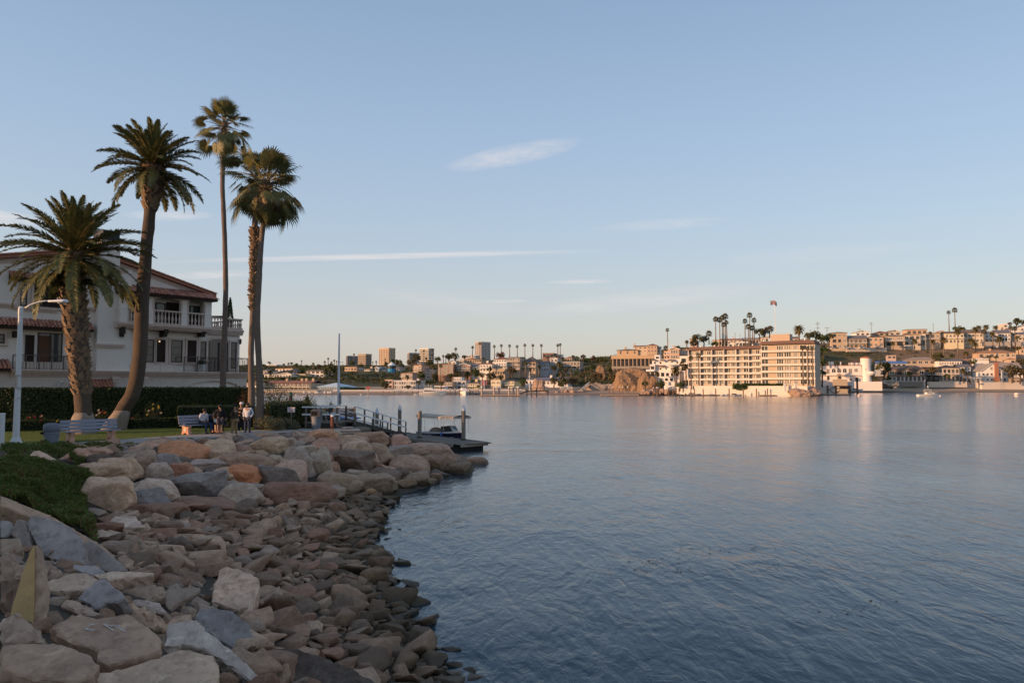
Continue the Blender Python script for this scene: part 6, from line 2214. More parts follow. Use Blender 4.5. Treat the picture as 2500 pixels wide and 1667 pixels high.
 if cap:
  b=MB()
  b.lathe([(1.1,0.0),(1.12,0.3),(1.0,0.75),(0.6,1.15),(0.0,1.25)],16,0,T(*(hc+up*0.022-fwd*0.008))@S(0.1,0.108,0.1))
  cp_=link('cap',b.mesh('cap',cap,True),t)
  bd=cap_dir.get(label,fwd)
  b=MB()
  c0=hc+up*0.03+bd*0.085
  sd=bd.cross(up).normalized()
  b.add([c0-sd*0.085,c0+bd*0.055-sd*0.06-up*0.01,c0+bd*0.075-up*0.014,c0+bd*0.055+sd*0.06-up*0.01,c0+sd*0.085]+[c0-sd*0.085+up*0.012,c0+bd*0.055-sd*0.06+up*0.002,c0+bd*0.075-up*0.002,c0+bd*0.055+sd*0.06+up*0.002,c0+sd*0.085+up*0.012],[(4,3,2,1,0),(5,6,7,8,9),(0,1,6,5),(1,2,7,6),(2,3,8,7),(3,4,9,8)])
  link('brim',b.mesh('brim',cap),cp_)
 return t
cap_dir={}
Wp=lambda u,v:atz(u,v,PARK_Z+0.02)
PZ=PARK_Z+0.02
q=Wp(603.7,1060.6)
person('man in a blue and white plaid shirt and dark jeans with hands in his pockets',(q.x,q.y,PZ),-98,pose(elL=(.27,.08,1.14),wrL=(.19,-.06,.93),elR=(-.27,.08,1.14),wrR=(-.19,-.06,.93),chin=(-.02,-.06,1.54),head=(-.01,-.035,1.63),crown=(0,-.01,1.71),anL=(.13,.03,.09),anR=(-.12,.0,.09)),cloth('plaid_shirt',None,'plaid'),cloth('dark_jeans',(0.03,0.04,0.075)),1.05,long_shirt=0.35,shoe=(0.09,0.03,0.03))
q=Wp(571.8,1063.8)
lb='man in a dark brown jacket, tan trousers and a backwards dark cap'
cap_dir[lb]=V3(0,1,0)
person(lb,(q.x,q.y,PZ),-20,pose(elL=(.25,.05,1.13),wrL=(.22,-.08,.92),elR=(-.25,.02,1.14),wrR=(-.2,-.1,.93),anL=(.12,-.05,.09),anR=(-.1,.12,.09),knR=(-.1,.03,.5)),cloth('brown_jacket',(0.05,0.032,0.022)),cloth('tan_trousers',(0.25,0.17,0.09)),1.0,cap=mat('black_cap',(0.015,0.013,0.015),0.8),long_shirt=0.2,shoe=(0.16,0.02,0.03))
q=Wp(536,1059.5)
person('man in a black sweater and grey shorts seen from behind beside the bench',(q.x,q.y,PZ),112,pose(elL=(.28,-.05,1.15),wrL=(.3,-.2,.96),elR=(-.27,.0,1.14),wrR=(-.33,-.03,.93),chin=(.02,-.06,1.53),head=(.01,-.04,1.62),crown=(0,-.02,1.7),anL=(.12,.02,.09),anR=(-.1,.03,.09)),cloth('black_sweater',(0.012,0.011,0.014)),cloth('grey_shorts',(0.085,0.07,0.085)),0.99,shorts=True,long_shirt=0.1)
q=Wp(588,1054.8)
person('man in black with a white cap half hidden behind the plaid shirt',(q.x,q.y,PZ),-75,pose(elL=(.26,.02,1.13),wrL=(.12,-.2,1.12),elR=(-.26,.02,1.13),wrR=(-.1,-.22,1.18)),cloth('black_top',(0.013,0.012,0.015)),cloth('black_trousers',(0.018,0.018,0.024)),1.03,cap=mat('white_cap',(0.68,0.66,0.66),0.8),shoe=(0.4,0.38,0.37))
bang=math.atan2(B2D[1],B2D[0])
def on_bench(x,y=0.0):
 c,s=math.cos(bang),math.sin(bang)
 return(B2[0]+c*x-s*y,B2[1]+s*x+c*y,PZ)
SIT=dict(pelvis=(0,.0,.64),waist=(0,-.02,.79),chest=(0,-.06,1.0),neck=(0,-.08,1.15),chin=(0,-.12,1.23),head=(0,-.11,1.32),crown=(0,-.09,1.4),shL=(.185,-.07,1.1),shR=(-.185,-.07,1.1),elL=(.25,-.06,.84),elR=(-.25,-.06,.84),wrL=(.14,-.26,.74),wrR=(-.14,-.26,.74),hiL=(.09,-.02,.62),hiR=(-.09,-.02,.62),knL=(.12,-.46,.56),knR=(-.12,-.46,.56),anL=(.13,-.44,.1),anR=(-.12,-.52,.1))
fd=math.degrees(bang)-90
s1=dict(SIT)
s1.update(chin=(.06,-.1,1.23),head=(.03,-.1,1.32),crown=(.01,-.09,1.4),anL=(.2,-.5,.1),knL=(.2,-.46,.56))
person('young man in a white hooded top and jeans sitting on the bench',on_bench(0.02,-0.05),fd,pose(**s1),cloth('white_hoodie',(0.58,0.55,0.57)),cloth('blue_jeans',(0.03,0.05,0.1)),1.03)
s2=dict(SIT)
s2.update(waist=(0,-.06,.78),chest=(0,-.2,.96),neck=(0,-.27,1.08),chin=(0,-.34,1.13),head=(0,-.33,1.22),crown=(0,-.31,1.3),shL=(.18,-.22,1.03),shR=(-.18,-.22,1.03),elL=(.22,-.3,.8),elR=(-.22,-.3,.8),wrL=(.08,-.46,.72),wrR=(-.06,-.46,.72))
person('person in navy clothes leaning forward on the bench next to the white hooded top',on_bench(0.52,-0.05),fd,pose(**s2),cloth('navy_top',(0.014,0.016,0.035)),cloth('navy_trousers',(0.014,0.016,0.03)),1.0,shoe=(0.12,0.04,0.03))
s3=dict(SIT)
s3.update(knL=(.1,-.46,.66),anL=(-.12,-.78,.42),knR=(-.12,-.46,.57))
person('person in black sitting cross legged mostly hidden by the man in shorts',on_bench(1.12,-0.05),fd,pose(**s3),cloth('black_coat',(0.012,0.011,0.013)),cloth('black_trousers',(0.018,0.018,0.024)),1.0,shoe=(0.2,0.12,0.09))
x_,y_,_z=on_bench(0.55,-0.56)
b=MB()
b.lathe([(0.05,-0.1),(0.13,-0.06),(0.15,0.04),(0.09,0.11),(0.03,0.14)],10,0,S(1.1,0.8,1.0))
me=b.mesh('carrier_bag',mat('white_bag',(0.65,0.65,0.68),0.6),True)
for v in me.vertices:
 v.co+=Vector((mnz(v.co*14),mnz(v.co*15),0))*0.03
o=link('carrier_bag',me)
o.location=(x_,y_,PZ+0.72)
tag(o,'crumpled white bag on the lap of the sitter in navy','bag')
# ---- landing, gangway, dock
YG=51.0
Lx0,Lx1=at(746,1000,50).x,at(838,1000,51).x
LZ=2.15
t=empty('gangway_landing',((Lx0+Lx1)/2,51,0))
tag(t,'timber landing with white rails at the top of the gangway','landing')
cx=(Lx0+Lx1)/2
b=MB()
b.box(Lx0-cx,Lx1-cx,-1.2,1.3,LZ-0.32,LZ-0.06)
b.build('frame',M_TIMBD,t)
n=15
for i in range(n):
 b=MB()
 y0=-1.25+2.6*i/n
 b.box(Lx0-cx-0.05,Lx1-cx+0.05,y0+0.008,y0+2.6/n-0.008,LZ-0.06,LZ)
 b.build('deck_board',M_TIMB,t)
for x in(Lx0-cx+0.1,-0.1,Lx1-cx-0.1):
 for y in(-1.22,1.32):
  b=MB()
  b.box(x-0.06,x+0.06,y-0.06,y+0.06,LZ-2.0,LZ+1.02)
  b.build('post',M_TIMB if y<0 else M_TIMBD,t)
for y in(-1.3,1.4):
 for z0,z1 in((LZ+1.0,LZ+1.09),(LZ+0.5,LZ+0.6)):
  b=MB()
  b.box(Lx0-cx-0.15,Lx1-cx+0.05,y-0.05,y+0.02,z0,z1)
  b.build('rail',M_WHITE,t)
S0,E0=Vector((-12.25,52.2,2.1)),Vector((-10.2,61.4,0.62))
GX=1.3
t=empty('gangway',tuple(S0))
tag(t,'sloping timber gangway with white handrails leading down to the dock','gangway')
dv=E0-S0
for k,x in enumerate((0.0,GX)):
 st=dv*(-0.06 if k else 0)
 b=MB()
 for(za,zb_)in((-0.36,0.02),):
  a,e=st,dv
  b.add([(a.x+x-0.05,a.y,a.z+za),(a.x+x+0.05,a.y,a.z+za),(e.x+x+0.05,e.y,e.z+za*0.6),(e.x+x-0.05,e.y,e.z+za*0.6),(a.x+x-0.05,a.y,a.z+zb_),(a.x+x+0.05,a.y,a.z+zb_),(e.x+x+0.05,e.y,e.z+zb_),(e.x+x-0.05,e.y,e.z+zb_)],[(0,3,2,1),(4,5,6,7),(0,1,5,4),(1,2,6,5),(2,3,7,6),(3,0,4,7)])
 b.build('stringer',M_TIMBD,t)
 for i in range(7):
  f=i/6
  c=st.lerp(dv,f)
  b=MB()
  b.box(c.x+x-0.05+(0.1 if k else-0.1),c.x+x+0.05+(0.1 if k else-0.1),c.y-0.06,c.y+0.06,c.z-0.3,c.z+0.98)
  b.build('post',M_TIMB,t)
 for h0,h1 in((0.93,1.0),(0.45,0.56)):
  b=MB()
  a,e=st,dv
  xx=x+(0.17 if k else-0.17)
  b.add([(a.x+xx-0.02,a.y,a.z+h0),(a.x+xx+0.02,a.y,a.z+h0),(e.x+xx+0.02,e.y,e.z+h0),(e.x+xx-0.02,e.y,e.z+h0),(a.x+xx-0.02,a.y,a.z+h1),(a.x+xx+0.02,a.y,a.z+h1),(e.x+xx+0.02,e.y,e.z+h1),(e.x+xx-0.02,e.y,e.z+h1)],[(0,3,2,1),(4,5,6,7),(0,1,5,4),(1,2,6,5),(2,3,7,6),(3,0,4,7)])
  b.build('handrail',M_WHITE,t)
n=48
for i in range(n):
 f=(i+0.5)/n
 c=dv*f
 b=MB()
 b.box(c.x+0.05,c.x+GX-0.05,c.y-0.085,c.y+0.085,c.z-0.05,c.z-0.01)
 b.build('tread_board',M_TIMB,t)
A,B_=Vector((-10.3,60.5,0)),Vector((-4.05,52.1,0))
ab=(B_-A).normalized()
pn=Vector((-ab.y,ab.x,0))
C_,D_=B_+pn*3.0+ab*-0.3,A+pn*3.0
A2=A-ab*4.5+pn*0.2
t=empty('floating_dock',(B_.x,B_.y,0))
tag(t,'grey floating timber dock with a pale worn edge board','dock')
W=lambda p:(p.x-B_.x,p.y-B_.y)
b=MB()
b.prism([W(A2+pn*0.25),W(B_+pn*0.25-ab*0.25),W(C_-pn*0.2-ab*0.2),W(A2+pn*2.8)],-0.25,0.3)
b.build('float',mat('black_float',(0.02,0.018,0.017),0.8),t)
Ld=(B_-A2).length
n=60
for i in range(n):
 p0=A2+ab*(Ld*i/n)
 p1=A2+ab*(Ld*(i+1)/n-0.02)
 b=MB()
 b.prism([W(p0+pn*0.12),W(p1+pn*0.12),W(p1+pn*2.95),W(p0+pn*2.95)],0.42,0.5)
 b.build('deck_board',M_TIMB,t)
M_EDGE=mat('pale_worn_timber',(0.36,0.3,0.24),0.9,0.3,3.0,0.4,20,0.01,stain=0.3)
for(p0,p1)in((A2,A2+ab*Ld*0.36),(A2+ab*Ld*0.362,A2+ab*Ld*0.96)):
 b=MB()
 b.prism([W(p0),W(p1),W(p1+pn*0.1),W(p0+pn*0.1)],0.27,0.53)
 b.build('edge_board',M_EDGE,t)
for(p0,p1,o)in((A2+pn*3.0,C_,0),(B_+ab*0.02+pn*0.55,C_+ab*0.02,1)):
 d=(p1-p0).normalized()
 q=Vector((-d.y,d.x,0))*0.1
 b=MB()
 b.prism([W(p0),W(p1),W(p1+q),W(p0+q)],0.27,0.53)
 b.build('edge_board',M_EDGE if o else M_TIMB,t)
for p in(A2+ab*3,A2+ab*6.5,A2+ab*10):
 b=MB()
 c=W(p+pn*2.7)
 b.box(c[0]-0.14,c[0]+0.14,c[1]-0.03,c[1]+0.03,0.56,0.6)
 b.box(c[0]-0.05,c[0]+0.05,c[1]-0.03,c[1]+0.03,0.5,0.56)
 b.build('cleat',M_GREYP,t)
def piling(label,u,v0,v1,Y,r=0.16,cap=True,m=None,group=None):
 ztop_=at(u,v0,Y).z
 x=at(u,v1,Y).x
 t=empty('piling',(x,Y,-2.0))
 tag(t,label,'piling',group)
 b=MB()
 b.lathe([(r,0),(r,ztop_+2.0)],14)
 b.build('shaft',m or M_PILE,t,None,'auto')
 if cap:
  b=MB()
  b.lathe([(r+0.015,ztop_+1.98),(r+0.015,ztop_+2.08),(0.0,ztop_+2.48)],14)
  b.build('cone_cap',mat('white_cap_plastic',(0.6,0.65,0.72),0.4,0.05,2),t,None,'auto')
 b=MB()
 b.lathe([(r+0.05,2.45),(r+0.05,2.6)],12)
 b.build('pile_collar',M_TIMBD,t)
 return t
piling('dock piling left of the canopied boat with a flat cap',1024.5,1003,1066,58.2,cap=False)
piling('dock piling standing in front of the canopied boat bow',1131.5,1002,1071,56.2)
piling('dock piling behind the foot of the gangway',975.5,1000,1054,65.0)
piling('dock piling seen through the gangway rails',920,1007,1055,64.5)
bc=Vector((-5.75,62.4,0))
bd=Vector((0.68,-0.73,0)).normalized()
t=empty('launch',(bc.x,bc.y,0),math.atan2(bd.y,bd.x))
tag(t,'small navy and white launch with a fringed tan canopy moored at the dock','boat')
LB,BW=5.6,1.95
st=[]
N=14
for i in range(N+1):
 f=i/N
 x=-LB/2+LB*f
 w=BW/2*(0.86+0.14*math.sin(PI*min(1,f*1.2)))*(1-max(0,(f-0.5)/0.5)**2.2)
 sheer=0.62+0.26*f**2.2
 st.append((x,max(w,0.01),sheer))
b=MB()
ring=[]
for x,w,sh in st:
 ring.append([(x,-w,sh),(x,-w*0.97,sh*0.55),(x,-w*0.78,0.02),(x,0,-0.18),(x,w*0.78,0.02),(x,w*0.97,sh*0.55),(x,w,sh)])
vs=[p for r_ in ring for p in r_]
fs,ms=[],[]
for i in range(N):
 for k in range(6):
  fs.append((i*7+k,(i+1)*7+k,(i+1)*7+k+1,i*7+k+1))
fs.append((0,1,2,3,4,5,6))
b.add(vs,fs)
M_NAVY=mat('navy_gelcoat',(0.012,0.016,0.045),0.25,0.1,2,spec=0.5)
b.build('hull',M_NAVY,t,None,True)
b=MB()
for i in range(N):
 (x0,w0,s0_),(x1,w1,s1_)=st[i],st[i+1]
 for s in(-1,1):
  b.add([(x0,s*w0*1.02,s0_-0.08),(x1,s*w1*1.02,s1_-0.08),(x1,s*w1*1.04,s1_+0.05),(x0,s*w0*1.04,s0_+0.05),(x0,s*w0*0.86,s0_+0.05),(x1,s*w1*0.86,s1_+0.05)],[(0,1,2,3),(3,2,5,4)])
b.build('gunwale',M_WHITE,t)
b=MB()
for i in range(N):
 (x0,w0,s0_),(x1,w1,s1_)=st[i],st[i+1]
 z0,z1=(0.3,0.3)if x0<1.25 else(s0_+0.03,s1_+0.03)
 b.face([(x0,-w0*0.88,z0),(x1,-w1*0.88,z1),(x1,w1*0.88,z1),(x0,w0*0.88,z0)])
b.build('deck',M_WHITE,t)
for(x0,x1,y0,y1)in((-2.3,-1.75,-0.75,0.75),(-1.7,0.4,0.5,0.82),(-1.7,0.4,-0.82,-0.5),(0.75,1.2,-0.7,0.7)):
 b=MB()
 b.box(x0,x1,y0,y1,0.31,0.66)
 link('seat',bevel_object_mesh(b.mesh('seat',mat('cream_vinyl',(0.55,0.48,0.38),0.6)),0.03),t)
M_TANC=mat('tan_canvas',(0.42,0.36,0.29),0.9,0.12,2)
b=MB()
nx_,ny_=10,6
gr=[]
for i in range(nx_+1):
 for j in range(ny_+1):
  fx,fy_=i/nx_*2-1,j/ny_*2-1
  gr.append((fx*2.55-0.1,fy_*0.95,2.0+0.13*(1-fy_*fy_)+0.05*fx*fx))
for i in range(nx_):
 for j in range(ny_):
  a=i*(ny_+1)+j
  b.add([gr[a],gr[a+ny_+1],gr[a+ny_+2],gr[a+1]],[(0,1,2,3)])
b.build('canopy',M_TANC,t,None,True)
b=MB()
per_=[(-2.65+5.1*k/26,-0.95)for k in range(27)]+[(2.45,-0.95+1.9*k/10)for k in range(1,11)]+[(2.45-5.1*k/26,0.95)for k in range(1,27)]+[(-2.65,0.95-1.9*k/10)for k in range(1,11)]
for(x0,y0),(x1,y1)in zip(per_,per_[1:]+per_[:1]):
 zf=lambda x:2.0+0.05*((x+0.1)/2.55)**2
 b.face([(x0,y0,zf(x0)),(x1,y1,zf(x1)),((x0*0.25+x1*0.75),(y0*0.25+y1*0.75),zf(x0)-0.16),((x0+x1)/2,(y0+y1)/2,zf(x0)-0.2),(x0*0.75+x1*0.25,y0*0.75+y1*0.25,zf(x0)-0.16)])
b.build('canopy_fringe',M_TANC,t)
for x in(-2.4,-1.5,0.35,1.1,2.2):
 for s in(-1,1):
  b=MB()
  b.tube([(x,s*0.86,0.7),(x,s*0.88,2.0)],0.016,5)
  b.build('canopy_post',mat('bright_metal',(0.55,0.53,0.5),0.3,0.05,2,metal=0.7),t)
b=MB()
for s in(-1,1):
 b.face([(0.7,0,1.25),(0.6,s*0.8,1.2),(0.95,s*0.84,0.75),(1.3,0,0.85)])
b.build('windscreen',glass_mat('boat_glass',(0.06,0.06,0.06),0.1),t)
b=MB()
b.lathe([(0.5,0),(0.55,0.35),(0.35,0.55),(0.0,0.62)],12,0,T(-0.9,-0.1,0.45)@S(1.3,0.9,1))
b.build('seat_cover',mat('tan_cover',(0.3,0.22,0.16),0.9),t,None,True)
b=MB()
b.tube([(1.0,-0.98,0.78),(1.0,-1.06,0.35)],0.07,8)
b.build('blue_fender',mat('blue_fender',(0.05,0.12,0.45),0.5),t,None,True)
for(u,v0,v1,lab)in((751,1014,1038,'red brown post left of the hooded bin'),(811,1015,1048,'red brown post right of the hooded bin with a white top')):
 q=atz(u,v1,PARK_Z)
 h=at(u,v0,q.y).z-PARK_Z
 t=empty('bollard_post',(q.x,q.y,PARK_Z-0.05))
 tag(t,lab,'post')
 b=MB()
 b.lathe([(0.11,0),(0.11,h)],10)
 b.build('shaft',M_REDPOST,t)
 b=MB()
 b.lathe([(0.12,h),(0.12,h+0.06),(0.05,h+0.12)],10)
 b.build('cap',M_WHITE if u>800 else M_REDPOST,t)
 b=MB()
 b.tube([(0.1,-0.05,h-0.15),(0.35,-0.1,h*0.35),(0.65,-0.15,h*0.2)],0.02,5)
 b.build('chain',M_TIMBD,t)
q=atz(844,1066,1.35)
t=empty('concrete_block',(q.x,q.y+0.4,1.0))
tag(t,'smooth concrete block set among the boulders below the gangway','block')
b=MB()
b.box(-0.33,0.33,-0.4,0.5,0,0.95)
me=bevel_object_mesh(b.mesh('concrete_block',mat('smooth_concrete',(0.3,0.26,0.225),0.9,0.12,2.0,stain=0.3)),0.02)
link('block',me,t)
q=at(826,1000,52.5)
t=empty('flagpole',(q.x,52.5,1.6))
tag(t,'tall white flagpole without a flag at the gangway landing','flagpole')
zt2=at(826,814,52.5).z-1.6
b=MB()
b.lathe([(0.1,0),(0.085,zt2*0.5),(0.05,zt2)],10)
b.build('pole',mat('flagpole_white',(0.62,0.63,0.68),0.5),t,None,'auto')
zy=at(826,884,52.5).z-1.6
b=MB()
b.tube([(-0.12,0,zy),(0.32,0,zy)],0.018,6)
b.build('yardarm',M_WHITE,t)
b=MB()
b.tube([(0.1,0.0,0.4),(0.14,0,2.6)],0.012,5)
b.box(0.05,0.2,-0.1,0.06,1.7,2.5)
b.build('halyard_box',M_GREYP,t)
q=at(838,1020,57)
t=empty('kayak',(at(849,1020,56.5).x,56.5,at(849,1020.5,56.5).z),R(20))
tag(t,'bright blue kayak lying beside the gangway','kayak')
b=MB()
b.lathe([(0.02,-1.1),(0.16,-0.7),(0.25,0),(0.16,0.7),(0.02,1.1)],10,0,RY(R(90))@S(0.45,1,1))
b.build('hull',mat('blue_plastic',(0.05,0.13,0.42),0.4),t,None,True)
b=MB()
b.lathe([(0.16,0.02),(0.15,0.06),(0.1,0.02)],10,0,T(0,0,0.08)@S(1.8,1,1))
b.build('cockpit',M_DARK,t)
q=at(818,1046,52)
t=empty('covered_dinghy',(at(832,1045,54.5).x,54.5,0.6),R(35))
tag(t,'white dinghy under a pale cover below the gangway','boat')
b=MB()
rg=[]
for i in range(9):
 f=i/8
 w=0.75*math.sin(PI*(0.12+0.8*f))**0.6
 rg.append([(-1.6+3.2*f,-w,0.3),(-1.6+3.2*f,0,-0.2),(-1.6+3.2*f,w,0.3)])
b.add([p for r_ in rg for p in r_],[(i*3+k,(i+1)*3+k,(i+1)*3+k+1,i*3+k+1)for i in range(8)for k in range(2)])
b.build('hull',M_WHITE,t,None,True)
b=MB()
rg=[]
for i in range(9):
 f=i/8
 w=0.78*math.sin(PI*(0.12+0.8*f))**0.6
 rg.append([(-1.62+3.24*f,-w,0.28),(-1.62+3.24*f,0,0.62-0.2*abs(f-0.5)),(-1.62+3.24*f,w,0.28)])
b.add([p for r_ in rg for p in r_],[(i*3+k,(i+1)*3+k,(i+1)*3+k+1,i*3+k+1)for i in range(8)for k in range(2)])
b.build('cover',mat('pale_cover',(0.5,0.5,0.52),0.8),t,None,True)
bush('topiary_shrub','round dark clipped shrub standing behind the landing rails',(at(803,1000,52.8).x,52.8,2.0),0.42,0.42,1.35,900,M_HEDGE,0.05,seed=77)
q=at(773,1001,52.4)
t=empty('kayak',(q.x,52.4,2.2),R(5))
tag(t,'pale green kayak stored behind the landing rails','kayak')
b=MB()
b.lathe([(0.02,-1.0),(0.2,-0.6),(0.3,0),(0.2,0.6),(0.02,1.0)],10,0,T(0,0,0.45)@RY(R(90))@S(0.7,1,1))
b.build('hull',mat('pale_green_plastic',(0.22,0.27,0.1),0.5),t,None,True)
b=MB()
for x in(-0.5,0.5):
 b.box(x-0.05,x+0.05,-0.3,0.3,0,0.3)
b.build('cradle',M_TIMBD,t)
q=at(709.5,975,90)
t=empty('channel_marker',(q.x,90,-1.5))
tag(t,'dark teal channel marker post in the water behind the hedge','marker post')
zt3=at(709.5,959,90).z
b=MB()
b.lathe([(0.2,0),(0.2,zt3+1.5),(0.12,zt3+1.6)],10)
b.build('post',mat('teal_paint',(0.02,0.09,0.085),0.6),t)
b=MB()
b.lathe([(0.23,0),(0.23,0.5)],10,0,T(0,0,zt3+0.6))
b.build('band',mat('dark_band',(0.06,0.025,0.04),0.7),t)
q=at(749.5,1000,58)
t=empty('garden_lamp',(q.x,58,1.0))
tag(t,'short black lantern post showing above the right hedge','lamp post')
zt4=at(749.5,966,58).z-1.0
b=MB()
b.lathe([(0.09,0),(0.06,0.3),(0.045,zt4-0.5)],8)
b.build('post',M_FRAME,t)
b=MB()
b.lathe([(0.05,zt4-0.5),(0.14,zt4-0.42),(0.16,zt4-0.12),(0.05,zt4-0.02),(0.02,zt4+0.08)],8)
b.build('lantern',M_FRAME,t)
# -- the far shore
def mk(u0,v0,k):
 return lambda x,y:(u0+x/k,v0+y/k)
zA,zB,zC,zD=mk(600,840,9.046),mk(840,840,9.046),mk(1050,840,9.046),mk(1290,840,9.046)
zE,zF,zG,zH=mk(1480,800,9.046),mk(1740,800,8.4),mk(2000,780,8.254),mk(2240,780,8.254)
y1,y2,y3,y4=mk(600,800,4.704),mk(1050,800,4.704),mk(1450,720,3.92),mk(1950,720,4.276)
CREAM,WHITE,PEACH,TANW,PINKW,GREYW,BROWNW,YELW=(0.6,0.52,0.41),(0.74,0.7,0.65),(0.56,0.4,0.28),(0.45,0.35,0.25),(0.52,0.4,0.34),(0.5,0.49,0.48),(0.24,0.16,0.12),(0.66,0.55,0.3)
R_RED,R_BRN,R_GRY,R_DRK,R_ORG=(0.26,0.12,0.085),(0.17,0.125,0.1),(0.17,0.16,0.165),(0.075,0.07,0.075),(0.36,0.2,0.12)
def wallm(c):
 return mat('wall_%02d%02d%02d'%tuple(int(x*99)for x in c),c,0.9,0.1,0.15,stain=0.12)
def roofm(c):
 return mat('roof_%02d%02d%02d'%tuple(int(x*99)for x in c),c,0.9,0.22,0.3,0.5,2.0,0.1)
M_FW=mat('far_white_trim',(0.72,0.69,0.64),0.7,0.05,1)
M_FD=mat('far_dark_trim',(0.05,0.045,0.045),0.6,0.1,1)
G_DARK=glass_mat('far_glass_dark',(0.025,0.026,0.03),0.12)
G_CURT=mat('far_curtained_glass',(0.24,0.2,0.15),0.3,0.3,0.7,spec=0.5)
G_GREY=mat('far_grey_glass',(0.11,0.11,0.105),0.18,0.3,0.7,spec=0.6)
def win_mesh(name,frame,glass,panes=1,bars=0,arch=False):
 """unit window: 1 wide, 1 high, front face at y = -0.5 (scaled to 0.12 m)"""
 b=MB()
 f=0.06
 b.box(-0.5,-0.5+f,-0.5,0.3,0,1)
 b.box(0.5-f,0.5,-0.5,0.3,0,1)
 b.box(-0.5+f,0.5-f,-0.5,0.3,0,f)
 b.box(-0.5+f,0.5-f,-0.5,0.3,1-f,1)
 for i in range(1,panes):
  x=-0.5+i/panes
  b.box(x-f/2,x+f/2,-0.45,0.3,f,1-f)
 for j in range(1,bars+1):
  z=j/(bars+1)
  b.box(-0.5+f,0.5-f,-0.4,0.3,z-0.03,z+0.03)
 b.box(-0.5+f,0.5-f,-0.1,0.25,f,1-f,1)
 if arch:
  n=8
  for k in range(n):
   a0,a1=PI*k/n,PI*(k+1)/n
   b.add([(0.5*math.cos(a0),-0.5,1+0.35*math.sin(a0)),(0.5*math.cos(a1),-0.5,1+0.35*math.sin(a1)),(0.42*math.cos(a1),-0.5,1+0.28*math.sin(a1)),(0.42*math.cos(a0),-0.5,1+0.28*math.sin(a0))],[(3,2,1,0)],0)
   b.add([(0.42*math.cos(a0),-0.3,1+0.28*math.sin(a0)),(0.42*math.cos(a1),-0.3,1+0.28*math.sin(a1)),(0,-0.3,1)],[(0,1,2)],1)
 return b.mesh(name,[frame,glass])
WIN={'w1':win_mesh('window',M_FW,G_DARK,1),'w2':win_mesh('window',M_FW,G_DARK,2),'w3':win_mesh('window',M_FW,G_GREY,3),'d1':win_mesh('window',M_FD,G_DARK,1),'d2':win_mesh('window',M_FD,G_GREY,2),'c2':win_mesh('window',M_FW,G_CURT,2),'c3':win_mesh('window',M_FW,G_CURT,3),'j':win_mesh('window',M_FW,G_GREY,1,4),'a':win_mesh('window',M_FW,G_DARK,2,0,True),'ad':win_mesh('window',M_FD,G_DARK,1,0,True),'g3':win_mesh('window',M_FW,G_DARK,3)}
def pwin(parent,kind,x,z,w,h,y=0.0,rz=0.0):
 return link('window',WIN[kind],parent,T(x,y,z)@RZ(rz)@S(w,0.14,h))
def slope_roof(b,W_,D,z,kind,rh,oh=0.5,m=0):
 x0,x1,y0,y1=-W_/2-oh,W_/2+oh,-oh,D+oh
 if kind=='flat':
  b.box(x0+oh*0.6,x1-oh*0.6,y0+oh*0.6,y1,z,z+max(0.25,rh),m)
  return
 th=0.14
 if kind=='hip':
  ins=min((x1-x0)/2*0.98,(y1-y0)/2)
  r0,r1=x0+ins,x1-ins
  ym=(y0+y1)/2
  if r1<r0:
   r0=r1=(x0+x1)/2
  top=[(r0,ym,z+rh),(r1,ym,z+rh)]
  base=[(x0,y0,z),(x1,y0,z),(x1,y1,z),(x0,y1,z)]
  b.add(base+top,[(0,1,5,4),(1,2,5),(2,3,4,5),(3,0,4)],m)
  b.add([(x,y,z-th)for x,y,_ in base]+base,[(0,3,2,1),(0,1,5,4),(1,2,6,5),(2,3,7,6),(3,0,4,7)],m)
 elif kind=='gable_f':
  xm=0
  pts=[(x0,z),(xm,z+rh),(x1,z),(x1,z-th),(xm,z+rh-th*1.3),(x0,z-th)]
  n=6
  b.add([(x,y0,zz_)for x,zz_ in pts]+[(x,y1,zz_)for x,zz_ in pts],[(0,1,4,5),(1,2,3,4),(11,10,7,6),(10,9,8,7)]+[(i,n+i,n+(i+1)%n,(i+1)%n)for i in range(n)],m)
 elif kind=='gable_s':
  ym=(y0+y1)/2
  pts=[(y0,z),(ym,z+rh),(y1,z),(y1,z-th),(ym,z+rh-th*1.3),(y0,z-th)]
  n=6
  b.add([(x0,y,zz_)for y,zz_ in pts]+[(x1,y,zz_)for y,zz_ in pts],[(5,4,1,0),(4,3,2,1),(6,7,10,11),(7,8,9,10)]+[(i,(i+1)%n,n+(i+1)%n,n+i)for i in range(n)],m)
HOUSES=[]
